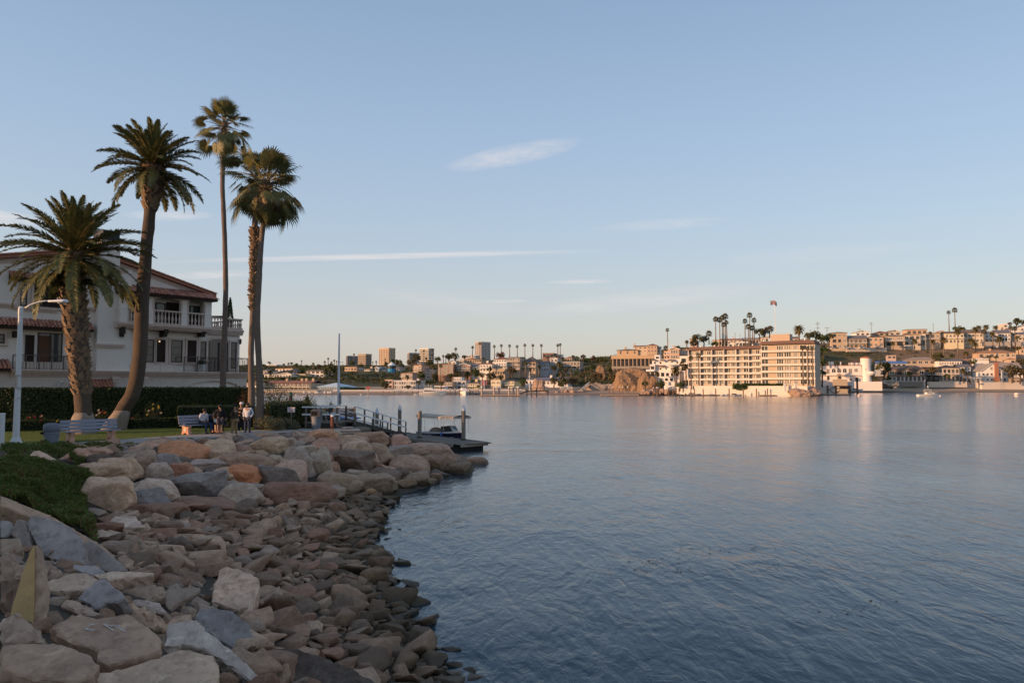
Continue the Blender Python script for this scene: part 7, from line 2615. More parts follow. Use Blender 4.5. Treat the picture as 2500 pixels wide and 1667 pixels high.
def fhouse(conv,x0,x1,ye,yb,Y,label,wall,roofc,roof='hip',rh=40,floors=2,cols=4,kinds=('w1','w2'),depth=10,yaw=0.0,balc=0,chim=None,wings=(),name='house',cat='house',group='houses across the harbour',win_h=0.55,win_w=0.62,skip=(),seed=None):
 """facade between two photo columns, eave and base rows, standing at depth Y"""
 r=random.Random(hash_(label))
 (u0,ve),(u1,vb)=conv(x0,ye),conv(x1,yb)
 k_=conv(1,0)[0]-conv(0,0)[0]
 m_per=Y/FPX
 a,c=at(u0,vb,Y),at(u1,vb,Y)
 W_,H_=c.x-a.x,(vb-ve)*m_per
 zb=a.z
 yaw-=16 if roof!='gable_f' else 10
 t=empty(name,((a.x+c.x)/2,Y,zb),R(yaw))
 tag(t,label,cat,group)
 HOUSES.append(((a.x+c.x)/2,Y,W_/2))
 b=MB()
 pts=[(-W_/2,-5),(W_/2,-5),(W_/2,H_)]+([(0,H_+rh*k_*m_per-0.15)]if roof=='gable_f' else[])+[(-W_/2,H_)]
 n=len(pts)
 b.add([(x,0,z)for x,z in pts]+[(x,depth,z)for x,z in pts],[tuple(range(n)),tuple(reversed(range(n,2*n)))]+[(i,n+i,n+(i+1)%n,(i+1)%n)for i in range(n)])
 b.build('wall',wallm(wall),t)
 b=MB()
 slope_roof(b,W_,depth,H_,roof,rh*k_*m_per,0.25 if W_<8 else 0.5)
 ro=b.build('roof',roofm(roofc),t)
 if roof=='gable_f':
  b=MB()
  hh_=rh*k_*m_per
  for s in(-1,1):
   b.add([(0,-0.56,hh_+H_-0.28),(s*(W_/2+0.5),-0.56,H_-0.28),(s*(W_/2+0.5),-0.56,H_+0.02),(0,-0.56,hh_+H_+0.03)],[(0,1,2,3)if s>0 else(3,2,1,0)])
  link('bargeboard',b.mesh('bargeboard',M_FW),ro)
  if W_>4:
   pwin(t,r.choice(kinds),0,H_+hh_*0.18,min(1.2,W_*0.2),hh_*0.4)
 fh=H_/floors
 for f in range(floors):
  for i in range(cols):
   if(f,i)in skip:
    continue
   w=W_/cols
   pwin(t,r.choice(kinds),-W_/2+(i+0.5)*w,f*fh+fh*(1-win_h)*0.45,w*win_w*r.uniform(0.85,1.1),fh*win_h)
 for f in range(1,floors+1 if balc==2 else floors):
  if not balc:
   break
  z=(f if balc==1 else f-1)*fh
  b=MB()
  b.box(-W_/2,W_/2,-1.3,0.02,z-0.18,z)
  bal=b.build('balcony',M_FW,t)
  b=MB()
  b.box(-W_/2,W_/2,-1.3,-1.25,z+0.85,z+0.95)
  link('railing',b.mesh('railing',M_FW),bal)
  nb=int(W_/1.1)
  for i in range(nb+1):
   b=MB()
   x=-W_/2+0.03+(W_-0.06)*i/max(1,nb)
   b.box(x-0.04,x+0.04,-1.3,-1.25,z,z+0.85)
   link('railing_post',b.mesh('railing_post',M_FW),bal)
 for cx in(chim or()):
  b=MB()
  X=-W_/2+W_*cx
  b.box(X-0.5,X+0.5,depth*0.35,depth*0.35+0.9,H_*0.8,H_+rh*k_*m_per+0.9)
  link('chimney',b.mesh('chimney',wallm(mul(wall,0.95))),ro)
 for(wx0,wx1,wye,wyb,off,wc,wr,wrh,wk,wf,wcols)in wings:
  (p0,q0),(p1,q1)=conv(wx0,wye),conv(wx1,wyb)
  xa,xb=at(p0,q1,Y).x-t.location.x,at(p1,q1,Y).x-t.location.x
  za,zb2=at(p0,q0,Y).z-zb,at(p0,q1,Y).z-zb
  ww,hh_=xb-xa,za-zb2
  b=MB()
  b.box(xa,xb,-off,depth*0.7-off*0.01,zb2-(3 if wyb>=yb-20 else 0),za)
  w_=b.build('wing_wall',wallm(wc),t)
  b=MB()
  slope_roof(b,ww,depth*0.6,0,wr,wrh*k_*m_per,0.3)
  o=b.build('wing_roof',roofm(roofc)if wr!='flat' else wallm(wc),t,T((xa+xb)/2,-off+0.004,za))
  for f in range(wf):
   for i in range(wcols):
    pwin(t,r.choice(wk),xa+ww*(i+0.5)/wcols,zb2+hh_/wf*(f+0.24),ww/wcols*0.66,hh_/wf*0.56,-off)
 return t
def hash_(s):
 h=7
 for ch in s:
  h=(h*31+ord(ch))&0xffffff
 return h
DK,WH=('d1','d2'),('w1','w2')
# -- left waterfront and the slope above it
fhouse(zA,0,270,850,1022,322,'cream waterfront house seen between the fan palm trunks',CREAM,R_RED,'gable_s',40,2,3,('a','w2'))
fhouse(zA,365,1490,862,1022,324,'long two storey tan apartment row with a red tile roof on the seawall',TANW,R_RED,'gable_s',62,2,11,('d2','d1'),11,balc=1,chim=(0.36,0.7,0.8,0.95),win_h=0.7,win_w=0.72,name='apartment_row',cat='apartments')
fhouse(zA,390,660,662,738,388,'white cottage wing left of the low white hillside house',WHITE,R_GRY,'gable_s',60,1,3,WH,9)
fhouse(zA,660,1080,668,738,386,'low white hillside house with a shallow front gable',WHITE,R_GRY,'gable_f',36,1,6,('w2','w3','c2'),12)
fhouse(zA,1075,1330,662,738,389,'glass fronted cream house glowing at the middle of the left hillside',YELW,R_GRY,'flat',12,1,4,('c3','c2'),11,win_h=0.75,win_w=0.8)
fhouse(zA,1330,1740,590,725,392,'two storey pale grey modern house right of the glowing house',WHITE,R_BRN,'gable_s',28,2,4,('d2','d1'),11,yaw=6)
fhouse(zA,650,1165,612,650,415,'wide house under a dark grey roof behind the low white one',CREAM,R_DRK,'hip',60,1,6,WH,14)
fhouse(zA,330,480,585,660,410,'small cream house behind the fan palms on the left hillside',CREAM,R_GRY,'gable_s',30,1,2,WH)
fhouse(zA,630,1060,548,600,440,'pale flat roofed house on the left skyline',WHITE,R_ORG,'flat',14,1,5,WH,12)
fhouse(zA,440,690,462,560,600,'distant white office block on the left skyline',WHITE,WHITE,'flat',10,2,9,('d1',),12,name='office_block',cat='office')
t=fhouse(zA,1565,2080,938,1008,320,'turquoise blue clubhouse with a white hipped roof on the seawall',(0.16,0.42,0.62),(0.5,0.6,0.66),'hip',85,1,9,('g3','w3'),14,win_h=0.72,name='clubhouse',cat='clubhouse')
fhouse(zA,2090,2330,960,1008,326,'low blue annex at the right end of the clubhouse',(0.12,0.27,0.5),(0.4,0.5,0.62),'hip',28,1,4,DK,9,name='clubhouse_annex',cat='annex')
# -- bluff row
fhouse(zB,0,290,508,590,430,'orange tan low house at the left end of the bluff row',PEACH,R_BRN,'flat',10,1,4,('d2','w2'),10)
fhouse(zB,290,425,552,590,432,'small white gabled house second in the bluff row',WHITE,R_BRN,'gable_f',30,1,2,WH,9)
fhouse(zB,440,575,548,590,430,'small cream house with a white chimney in the bluff row',CREAM,R_BRN,'gable_s',22,1,3,WH,9,chim=(0.8,))
fhouse(zB,580,680,556,590,434,'tiny cream house left of the pale blue cottage',CREAM,R_BRN,'gable_s',22,1,2,WH,8)
fhouse(zB,685,772,530,585,430,'pale blue cottage with a steep white gable',(0.5,0.58,0.6),(0.5,0.5,0.5),'gable_f',34,1,1,('w2',),8)
fhouse(zB,775,945,540,585,433,'low white house left of the blue tent roof',WHITE,R_GRY,'gable_s',40,1,4,('c2','w2'),9)
fhouse(zB,1145,1220,500,585,436,'grey house corner right of the blue tent roof',GREYW,R_GRY,'gable_s',26,1,1,WH,9)
c=at(*zB(1050,575),425)
t=empty('round_pavilion',tuple(c))
tag(t,'round blue pavilion with a white conical roof on the bluff','pavilion')
m_=425/FPX/9.046
b=MB()
b.lathe([(88*m_,-3),(88*m_,110*m_)],14)
b.build('wall',wallm((0.05,0.27,0.52)),t)
b=MB()
b.lathe([(96*m_,108*m_),(90*m_,116*m_),(30*m_,160*m_),(4*m_,184*m_)],14)
b.build('roof',wallm((0.72,0.72,0.72)),t)
for k in range(5):
 a=R(-150+30*k)
 pwin(t,'d1',88*m_*math.cos(a),30*m_,1.4,60*m_,88*m_*math.sin(a),a+PI/2)
fhouse(zB,1620,1760,440,520,440,'small brown house under the white tower on the ridge',TANW,R_BRN,'gable_f',40,1,2,WH,9)
# -- towers of the distant business district
def tower(conv,x0,xc,x1,yt,yb,Y,label,style,c0):
 u0,uc,u1=conv(x0,0)[0],conv(xc,0)[0],conv(x1,0)[0]
 vt,vb=conv(0,yt)[1],conv(0,yb)[1]
 A_,C2,B2_=at(u0,vb,Y+(uc-u0)*0.35*Y/FPX),at(uc,vb,Y),at(u1,vb,Y+(u1-uc)*0.9*Y/FPX)
 H=(vb-vt)*Y/FPX+25
 t=empty('office_tower',(C2.x,C2.y,C2.z-25))
 tag(t,label,'tower','office towers on the skyline')
 a,e=Vector((A_.x-C2.x,A_.y-C2.y,0)),Vector((B2_.x-C2.x,B2_.y-C2.y,0))
 b=MB()
 b.prism([(0,0),(e.x,e.y),(e.x+a.x,e.y+a.y),(a.x,a.y)],0,H)
 b.build('core',mat('tower_glass',(0.07,0.075,0.08),0.3,0.2,0.05),t)
 M_=wallm(c0)
 def pier(p,q,z0,z1,out):
  d=(q-p).normalized()
  nrm=Vector((d.y,-d.x,0))
  if nrm.y>0:
   nrm=-nrm
  w=nrm*out
  b.prism([(p.x,p.y),(q.x,q.y),(q.x+w.x,q.y+w.y),(p.x+w.x,p.y+w.y)],z0,z1)
 floors=max(6,int((H-25)/4.2))
 fh=(H-25)/floors
 for(p0,p1,side)in((a,Vector((0,0,0)),0),(Vector((0,0,0)),e,1)):
  L=(p1-p0).length
  nb=max(3,int(L/3.6))
  if style!='h':
   for i in range(nb+1):
    f=i/nb
    w=0.22/nb
    b=MB()
    pier(p0.lerp(p1,max(0,f-w)),p0.lerp(p1,min(1,f+w)),0,H,1.0)
    b.build('pier',M_,t)
  if style!='v':
   for k in range(floors+1):
    z=25+k*fh
    b=MB()
    pier(p0,p1,z-fh*0.26,z+fh*0.2,0.8)
    b.build('spandrel',M_,t)
  b=MB()
  pier(p0,p1,H-fh*0.5,H+0.8,1.2)
  b.build('parapet',M_,t)
tower(zB,45,78,305,262,470,1700,'leftmost grey tower of the skyline with upright ribs','v',(0.34,0.32,0.31))
tower(zB,305,480,605,222,470,1650,'short tower with dark window rows second from the left','h',(0.52,0.4,0.3))
tower(zB,775,990,1125,90,440,1600,'tall cream tower with a fine grid standing alone on the skyline','g',(0.62,0.47,0.34))
tower(zB,1400,1440,1668,195,400,1750,'half hidden ribbed tower behind the bright white one','v',(0.5,0.46,0.42))
tower(zB,1665,1870,1985,98,370,1600,'bright white banded tower with palms in front','h',(0.7,0.64,0.54))
tower(zC,995,1130,1328,-45,330,1500,'tall dark banded tower above the middle of the hillside','g',(0.56,0.5,0.46))
# -- middle hillside
fhouse(zB,1250,1520,645,790,372,'pink lower storeys of the stepped peach villa',PINKW,R_ORG,'hip',35,2,4,('w2','c2'),9,balc=1)
fhouse(zB,1530,1715,475,745,380,'tall peach stair tower of the stepped villa with stacked balconies',PEACH,R_ORG,'flat',8,4,2,('c2','w2'),10,balc=1)
fhouse(zB,1715,1915,555,760,384,'grey shaded house beside the peach stair tower',GREYW,R_DRK,'flat',10,3,2,('w2','c2'),12,yaw=10)
fhouse(zB,885,1075,785,990,334,'pinkish brown flat roofed house above the left marina',PINKW,R_BRN,'flat',10,2,2,('d1',),10)
fhouse(zB,1085,1595,815,990,330,'wide grey waterfront house with rows of tall orange framed windows',GREYW,WHITE,'flat',12,2,9,('c2','d2','w1'),11,win_h=0.6,chim=(0.95,))
fhouse(zB,1990,2230,935,992,322,'open white pergola pavilion by the marina',WHITE,WHITE,'flat',8,1,6,('d1',),7,win_h=0.8,win_w=0.8,name='pergola',cat='pergola')
fhouse(zC,165,522,448,682,376,'reddish brown gridded block standing on stilts',(0.3,0.18,0.13),(0.3,0.18,0.13),'flat',6,3,3,('c3',),12,win_h=0.8,win_w=0.86,yaw=4,name='apartment_block',cat='apartments')
fhouse(zC,595,890,470,640,378,'red brown house with curved white balconies',(0.34,0.2,0.15),R_GRY,'gable_f',50,3,4,('c2','w2'),11,balc=1)
fhouse(zC,895,1088,488,605,380,'white house with a grey roof right of the red brown one',WHITE,R_GRY,'gable_s',66,2,3,WH,10,balc=1)
fhouse(zC,1090,1372,440,610,377,'white columned house under two red roofs',WHITE,R_RED,'hip',40,2,4,('g3','w2'),10,balc=1,chim=(0.45,))
fhouse(zC,1372,1695,405,545,379,'white modern house with long glass balconies',WHITE,WHITE,'flat',6,2,5,('c3','w3'),11,balc=1,win_h=0.7)
fhouse(zC,1360,1662,552,705,371,'tan stone lower house below the white modern one',TANW,TANW,'flat',6,1,5,('d1','d2'),8,win_h=0.35)
fhouse(zC,1400,1690,335,405,400,'white terrace house under a dark red roof on the ridge',WHITE,R_RED,'hip',60,1,5,WH,11)
fhouse(zC,1700,1985,300,640,380,'tall orange tan house of four open storeys',PEACH,R_GRY,'gable_s',26,4,5,('d2','g3'),12,balc=1,win_h=0.62,win_w=0.75)
fhouse(zC,2020,2335,395,615,382,'tan house with a brown pyramid roof and a rounded bay',PEACH,R_BRN,'hip',130,2,4,('d1','a'),13,balc=1)
fhouse(zC,395,572,395,440,425,'small white gabled house above the gridded block',WHITE,R_GRY,'gable_f',42,1,2,WH,9)
fhouse(zC,590,745,370,430,428,'cream house with a white chimney above the red brown house',CREAM,R_BRN,'flat',8,1,3,WH,9,chim=(0.15,))
fhouse(zC,760,985,335,400,432,'tan house with a low red roof left of the tall banded tower',PEACH,R_RED,'hip',40,1,4,DK,10,chim=(0.5,))
fhouse(zC,972,1135,340,400,430,'olive tan house in front of the tall banded tower',TANW,R_BRN,'gable_s',22,1,3,DK,9)
fhouse(zC,690,1010,258,300,520,'low blue grey flat building left of the tall banded tower',GREYW,GREYW,'flat',8,1,8,('d2',),10)
fhouse(zC,320,500,845,992,326,'tan two storey waterfront house with an open upper deck',TANW,R_GRY,'flat',8,2,3,DK,10,balc=1,win_h=0.65)
fhouse(zC,500,795,812,992,329,'pale grey boxy waterfront house',GREYW,GREYW,'flat',6,2,3,('d1','w1'),11,yaw=8,wings=((505,680,742,812,-1.5,WHITE,'flat',8,('c3',),1,3),))
fhouse(zC,825,1090,868,992,324,'cream yellow waterfront house with white balcony and brown roof',YELW,R_BRN,'hip',52,2,5,WH,11,balc=1,chim=(0.5,))
fhouse(zC,1110,1338,948,992,326,'single storey cream house left of the flat yellow one',CREAM,R_BRN,'gable_s',38,1,4,WH,9)
fhouse(zC,1338,1560,805,992,325,'flat roofed yellow cream waterfront house with big blinds',(0.66,0.58,0.42),CREAM,'flat',6,2,2,('c2',),11,win_h=0.55,win_w=0.75)
fhouse(zC,1562,1680,830,992,335,'mauve shaded house between two yellow waterfront houses',(0.36,0.3,0.3),R_DRK,'gable_s',18,2,1,DK,10)
fhouse(zC,1645,1865,812,992,326,'yellow waterfront house with a dark hipped roof and upper balcony',YELW,R_DRK,'hip',45,2,3,('w2','g3'),11,balc=1)
fhouse(zC,2095,2330,785,900,340,'low white house half hidden above the rock outcrop',WHITE,R_GRY,'gable_s',40,1,3,WH,9)
fhouse(zD,180,445,425,605,388,'blue grey clapboard house of two storeys',(0.48,0.49,0.52),R_GRY,'gable_s',55,2,5,('w1','w2'),11,yaw=6)
fhouse(zD,445,605,445,500,392,'small dark roofed house right of the clapboard house',GREYW,R_DRK,'gable_f',62,1,3,DK,9)
fhouse(zD,485,640,318,400,425,'white gabled house below the twin ridge palms',WHITE,R_GRY,'gable_f',30,1,2,WH,9)
fhouse(zD,310,560,205,300,470,'brown boxy house on the ridge left of the twin palms',BROWNW,BROWNW,'flat',6,1,3,DK,10)
fhouse(zD,600,720,235,320,480,'white block partly behind the twin ridge palms',WHITE,WHITE,'flat',6,1,2,WH,8)
fhouse(zD,800,965,312,400,430,'tan house with a pale hipped roof on the ridge',TANW,R_ORG,'hip',48,1,3,DK,9)
fhouse(zD,775,1140,395,560,396,'low modern concrete house with one glowing window',(0.4,0.35,0.3),GREYW,'flat',6,2,5,('d2','c2','d1'),10,balc=1)
fhouse(zD,150,880,805,905,332,'long low beach house with a slate blue roof',WHITE,(0.15,0.15,0.19),'gable_s',78,1,9,('w2','c2'),11,chim=(0.42,))
# -- cliff house with colonnade
t=fhouse(zE,240,700,492,605,368,'ochre clifftop villa with arched windows above a dark colonnade',(0.5,0.35,0.22),R_BRN,'hip',34,1,3,('a',),12,chim=(0.36,),name='villa',cat='villa',win_h=0.6,win_w=0.25)
tz=t.location.z
for(x0,x1,ya,yb_,off,nm,cc,dep)in((128,1110,618,690,3.0,'terrace_band',(0.5,0.36,0.23),14),(150,1040,690,848,1.2,'lower_wall',(0.12,0.09,0.075),12)):
 p0,p1=at(*zE(x0,yb_),368),at(*zE(x1,ya),368)
 b=MB()
 b.box(p0.x-t.location.x,p1.x-t.location.x,-off,dep,p0.z-tz-(4 if nm=='lower_wall' else 0),p1.z-tz)
 b.build(nm,wallm(cc),t)
for i,x in enumerate(range(150,1030,88)):
 p0,p1=at(*zE(x,850),368),at(*zE(x+22,690),368)
 b=MB()
 b.box(p0.x-t.location.x,p1.x-t.location.x,-2.9,-2.3,p0.z-tz-2,p1.z-tz-0.01)
 b.build('column',wallm((0.36,0.26,0.2)),t)
 if x<1000:
  q0,q1=at(*zE(x+24,835),368),at(*zE(x+84,705),368)
  pwin(t,'d1',(q0.x+q1.x)/2-t.location.x,q0.z-tz,q1.x-q0.x,q1.z-q0.z,-1.22)
b=MB()
p0,p1=at(*zE(190,905),362),at(*zE(1010,850),362)
b.box(p0.x-t.location.x,p1.x-t.location.x,-6,-5.9,p0.z-tz,p1.z-tz)
b.build('glass_fence',mat('hazy_glass_fence',(0.3,0.27,0.22),0.3,0.1,0.5),t)
fhouse(zE,910,1122,388,550,384,'square tan tower house with a red brown pyramid roof',(0.5,0.37,0.27),R_RED,'hip',46,2,3,DK,9,win_h=0.3,win_w=0.3)
fhouse(zE,605,905,412,545,388,'cream wing left of the tan tower house',(0.55,0.45,0.34),R_RED,'gable_s',30,2,3,('d1','w1'),9,chim=(0.02,),win_h=0.3,win_w=0.4)
fhouse(zE,1125,1192,430,545,390,'narrow white house right of the tan tower house',WHITE,R_GRY,'gable_s',22,2,1,WH,8)
# -- white stepped building and the peach house above
t=fhouse(zE,1020,1625,705,965,312,'bright white stepped house with small awnings on the bluff',(0.8,0.76,0.72),WHITE,'flat',3,2,5,('d1','w1'),12,win_h=0.32,win_w=0.3,wings=((1070,1185,612,705,-1,(0.8,0.76,0.72),'flat',2,('w1',),1,1),(978,1090,820,1100,1.4,(0.8,0.76,0.72),'flat',2,('d1',),2,1),(1100,1620,965,1110,2.0,(0.8,0.76,0.72),'flat',2,('d1','w1'),1,5),(1290,1500,1090,1205,3.2,(0.8,0.76,0.72),'flat',2,('w1',),1,2),(1330,1520,1205,1320,4.0,(0.8,0.76,0.72),'flat',1,('w1',),1,0),(1620,1790,640,1000,0.5,(0.8,0.76,0.72),'flat',2,('w1',),2,1)),name='stepped_house')
for(x,y)in((1245,722),(1400,722),(1465,722),(1180,850),(1255,850),(1020,848),(1045,715)):
 p0=at(*zE(x,y),312)
 b=MB()
 X,Z=p0.x-t.location.x,p0.z-t.location.z
 b.add([(X-0.9,-0.02,Z+0.5),(X+0.9,-0.02,Z+0.5),(X+0.9,-1.5,Z-0.1),(X-0.9,-1.5,Z-0.1),(X-0.9,-1.5,Z-0.3),(X+0.9,-1.5,Z-0.3)],[(0,1,2,3),(3,2,5,4)])
 b.build('awning',mat('awning_taupe',(0.2,0.16,0.13),0.9),t)
for(xa,xb,y)in((900,1070,965),(1310,1540,820)):
 p0,p1=at(*zE(xa,y),312),at(*zE(xb,y-45),312)
 b=MB()
 b.box(p0.x-t.location.x,p1.x-t.location.x,-3.2,-1.4,p0.z-t.location.z,p0.z-t.location.z+0.25)
 b.box(p0.x-t.location.x,p1.x-t.location.x,-3.2,-3.1,p0.z-t.location.z+0.25,p1.z-t.location.z)
 b.build('balcony',wallm((0.8,0.76,0.72)),t)
fhouse(zE,1400,1612,470,700,336,'peach house with one huge glowing picture window',(0.64,0.42,0.28),R_ORG,'gable_f',38,2,1,('c3',),10,chim=(0.5,),win_h=0.62,win_w=0.85)
fhouse(zE,1275,1400,520,700,338,'narrow peach wing left of the picture window house',(0.64,0.44,0.32),R_ORG,'flat',6,2,2,WH,9,balc=1)
fhouse(zE,1612,1805,485,690,340,'peach house with an open loggia right of the picture window house',(0.6,0.42,0.3),R_ORG,'flat',10,2,3,('d2','c2'),9,balc=1)
# -- houses behind the condominium
fhouse(zE,1850,2010,240,420,360,'pale house behind the bushy trees left above the condominium',PINKW,R_ORG,'gable_s',20,2,2,WH,9)
fhouse(zF,0,190,255,380,435,'tan house left above the condominium roof',PEACH,R_ORG,'flat',8,1,3,WH,9)
fhouse(zF,245,435,330,400,410,'white gabled house with a fanlight peeping over the condominium roof',WHITE,R_ORG,'gable_f',50,1,1,('a',),9)
fhouse(zF,180,585,245,330,450,'pink tan house with white chimney boxes behind the gabled one',PINKW,R_RED,'gable_s',30,1,5,WH,10,chim=(0.3,0.62))
fhouse(zF,480,745,290,390,405,'glass walled white penthouse house above the condominium',WHITE,WHITE,'flat',8,1,4,('d1','d2'),9,win_h=0.6,win_w=0.85)
fhouse(zF,625,1005,240,320,455,'grey roofed pale house right of the glass walled one',PINKW,(0.3,0.27,0.26),'gable_s',46,1,6,DK,10)
fhouse(zF,1000,1145,200,300,425,'cream house with brick chimney near the big flagpole',CREAM,R_ORG,'gable_s',20,1,2,WH,8,chim=(0.9,))
fhouse(zF,1510,1740,215,290,425,'grey tan house right of the rooftop box',TANW,R_BRN,'gable_s',40,1,3,WH,9)
fhouse(zF,1790,1985,250,300,415,'small orange roofed house right behind the condominium',TANW,R_ORG,'hip',36,1,3,WH,8)
# -- turret house
t=fhouse(zG,112,830,930,1262,376,'white Spanish style house with an arcade and a round turret',(0.78,0.7,0.64),R_RED,'flat',12,2,0,WH,10,name='turret_house')
m_=376/FPX/8.254
for x in(268,368,472):
 p0=at(*zG(x+38,1070),376)
 pwin(t,'a',p0.x-t.location.x,p0.z-t.location.z,78*m_,66*m_)
for(x,w,y0,y1,kd)in((200,62,1100,990,'c2'),(615,70,1090,985,'c2'),(720,66,1060,985,'c2'),(205,44,1220,1160,'ad'),(620,46,1235,1185,'w2'),(882,14,1020,990,'d1')):
 p0,p1=at(*zG(x,y0),376),at(*zG(x,y1),376)
 pwin(t,kd,p0.x-t.location.x,p0.z-t.location.z,w*m_,p1.z-p0.z,0.0 if x<850 else-2.75)
p0,p1=at(*zG(135,1130),376),at(*zG(780,1105),376)
b=MB()
b.box(p0.x-t.location.x,p1.x-t.location.x,-1.1,0.0,p0.z-t.location.z,p0.z-t.location.z+0.2)
b.box(p0.x-t.location.x,p1.x-t.location.x,-1.1,-1.03,p1.z-t.location.z-0.05,p1.z-t.location.z)
bl_=b.build('balcony',wallm((0.7,0.58,0.5)),t)
c=at(*zG(920,1245),376)
X,Z=c.x-t.location.x,c.z-t.location.z
b=MB()
b.lathe([(100*m_,-4),(100*m_,465*m_)],24,0,T(X,1.7,Z))
b.build('turret',wallm((0.8,0.72,0.66)),t,None,'auto')
b=MB()
b.lathe([(108*m_,462*m_),(106*m_,475*m_),(10*m_,502*m_)],24,0,T(X,1.7,Z))
b.build('turret_roof',roofm((0.42,0.15,0.07)),t)
b=MB()
b.lathe([(40*m_,120*m_),(80*m_,150*m_),(80*m_,195*m_)],14,0,T(X+82*m_,0.2,Z))
b.build('turret_balcony',wallm((0.78,0.7,0.64)),t)
for y in(0.62,0.12):
 pwin(t,'ad',X+75*m_,Z+465*m_*y*0.7+(8*m_),30*m_,85*m_,0.1,R(40))
b=MB()
pp=[zG(570,1245),zG(1190,1245),zG(1245,1330)]
p0,p1=at(*zG(575,1350),372),at(*zG(1230,1250),372)
b.box(p0.x-t.location.x,p1.x-t.location.x,-6,-2,p0.z-t.location.z-2,p1.z-t.location.z)
b.build('terrace_wall',wallm((0.78,0.7,0.64)),t)
fhouse(zG,645,820,860,935,384,'small white upper storey left of the turret',(0.75,0.7,0.66),R_RED,'hip',40,1,0,WH,8)
for i,x in enumerate((178,216,246,385)):
 p0,p1=at(*zG(x,915),380),at(*zG(x,850),380)
 b=MB()
 b.tube([(p0.x-t.location.x,4,p0.z-t.location.z-1),(p0.x-t.location.x,4,p1.z-t.location.z)],0.4,8)
 b.build('roof_flue',wallm((0.8,0.76,0.74)),t)
fhouse(zG,305,560,1215,1330,368,'tan walled gatehouse in front of the turret house',TANW,TANW,'flat',4,1,0,WH,4,wings=((380,455,1110,1215,-0.5,TANW,'hip',30,('d1',),1,1),),name='gatehouse',cat='gatehouse')
# -- beach row to the right
fhouse(zG,1425,2100,1140,1252,402,'brown shingled beach house with white ground floor',(0.62,0.57,0.52),R_BRN,'flat',2,1,9,('d1','d2','ad'),12,win_h=0.7,wings=((1425,2095,1000,1140,0.5,(0.22,0.155,0.115),'hip',75,('d1','w2'),1,5),))
fhouse(zG,1190,1725,885,960,418,'house with a bright blue metal roof behind the big bush',(0.42,0.42,0.42),(0.1,0.2,0.42),'gable_s',52,1,6,('d1',),10,yaw=-4)
fhouse(zG,1772,2430,812,905,440,'tan house with a wide shallow hipped roof in the middle of the right slope',(0.42,0.34,0.28),(0.34,0.26,0.21),'hip',62,1,6,('w2','d2'),12)
fhouse(zG,1385,1540,728,790,448,'small pink shed on the green slope',PINKW,PINKW,'flat',4,1,2,DK,5,name='shed',cat='shed')
fhouse(zH,130,420,965,1250,404,'dark modern house with a deep shaded terrace',(0.07,0.06,0.055),R_DRK,'flat',10,2,3,DK,10,balc=1)
fhouse(zH,455,825,970,1250,403,'cream beach house with a dark balcony and dark hipped roof',(0.52,0.44,0.36),R_DRK,'hip',58,2,5,('d2','d1'),11,balc=1,chim=(0.25,0.75))
fhouse(zH,825,1060,955,1100,412,'grey gabled house right of the cream beach house',GREYW,R_GRY,'gable_s',60,2,4,('w1','d1'),10)
fhouse(zH,1065,1262,970,1140,414,'white house with black balcony and brown roof',WHITE,R_BRN,'gable_s',45,2,4,DK,10,balc=1)
fhouse(zH,935,1330,1155,1290,401,'single storey white bungalow behind the beach wall',(0.6,0.54,0.5),WHITE,'flat',5,1,5,('d2','w3','d1'),9)
t=fhouse(zH,1310,1690,1045,1262,400,'big white gabled house with a tall brick chimney',(0.78,0.72,0.66),(0.3,0.25,0.21),'gable_f',160,2,5,('c2','d1'),14,win_h=0.35,win_w=0.42,name='gabled_house')
p0,p1=at(*zH(1550,1245),400),at(*zH(1605,860),400)
b=MB()
b.box(p0.x-t.location.x,p1.x-t.location.x,-0.9,0.4,p0.z-t.location.z,p1.z-t.location.z)
b.box(p0.x-t.location.x-0.6,p1.x-t.location.x+0.4,-0.95,0.4,p0.z-t.location.z,p0.z-t.location.z+1.8)
b.build('brick_chimney',mat('red_brick',(0.36,0.16,0.1),0.9,0.2,2),t)
fhouse(zH,1600,2090,1040,1262,404,'long tan roofed right wing of the white gabled house',(0.72,0.65,0.58),(0.3,0.25,0.21),'gable_s',180,2,7,('d1','w1'),14,win_h=0.4,win_w=0.4)
fhouse(zH,1920,2140,1195,1330,396,'thatched beach kiosk in front of the white gabled house',(0.4,0.3,0.22),(0.36,0.27,0.18),'hip',40,1,3,DK,5,name='kiosk',cat='kiosk')
fhouse(zH,455,870,835,930,428,'long white house with a row of windows below the brown bluff',WHITE,R_GRY,'gable_s',45,1,9,('c2','w1'),10)
fhouse(zH,872,1080,800,900,430,'brown ended house right of the long white one',(0.26,0.17,0.15),(0.26,0.17,0.15),'flat',6,1,1,DK,10)
fhouse(zH,1280,1935,668,780,452,'long orange tiled villa in the middle of the brown bluff',PEACH,R_ORG,'hip',62,1,7,('a','d2','c2'),12,chim=(0.38,))
fhouse(zH,1860,1985,800,900,436,'peach garage block below the orange tiled villa',PEACH,R_ORG,'hip',30,1,1,WH,8)
fhouse(zH,1150,1420,790,830,446,'white garden pavilion row on the slope terrace',WHITE,WHITE,'flat',4,1,10,('w2',),4)
fhouse(zH,2090,2200,580,690,455,'orange house at the right picture edge on the bluff',PEACH,R_ORG,'hip',30,1,2,WH,8)
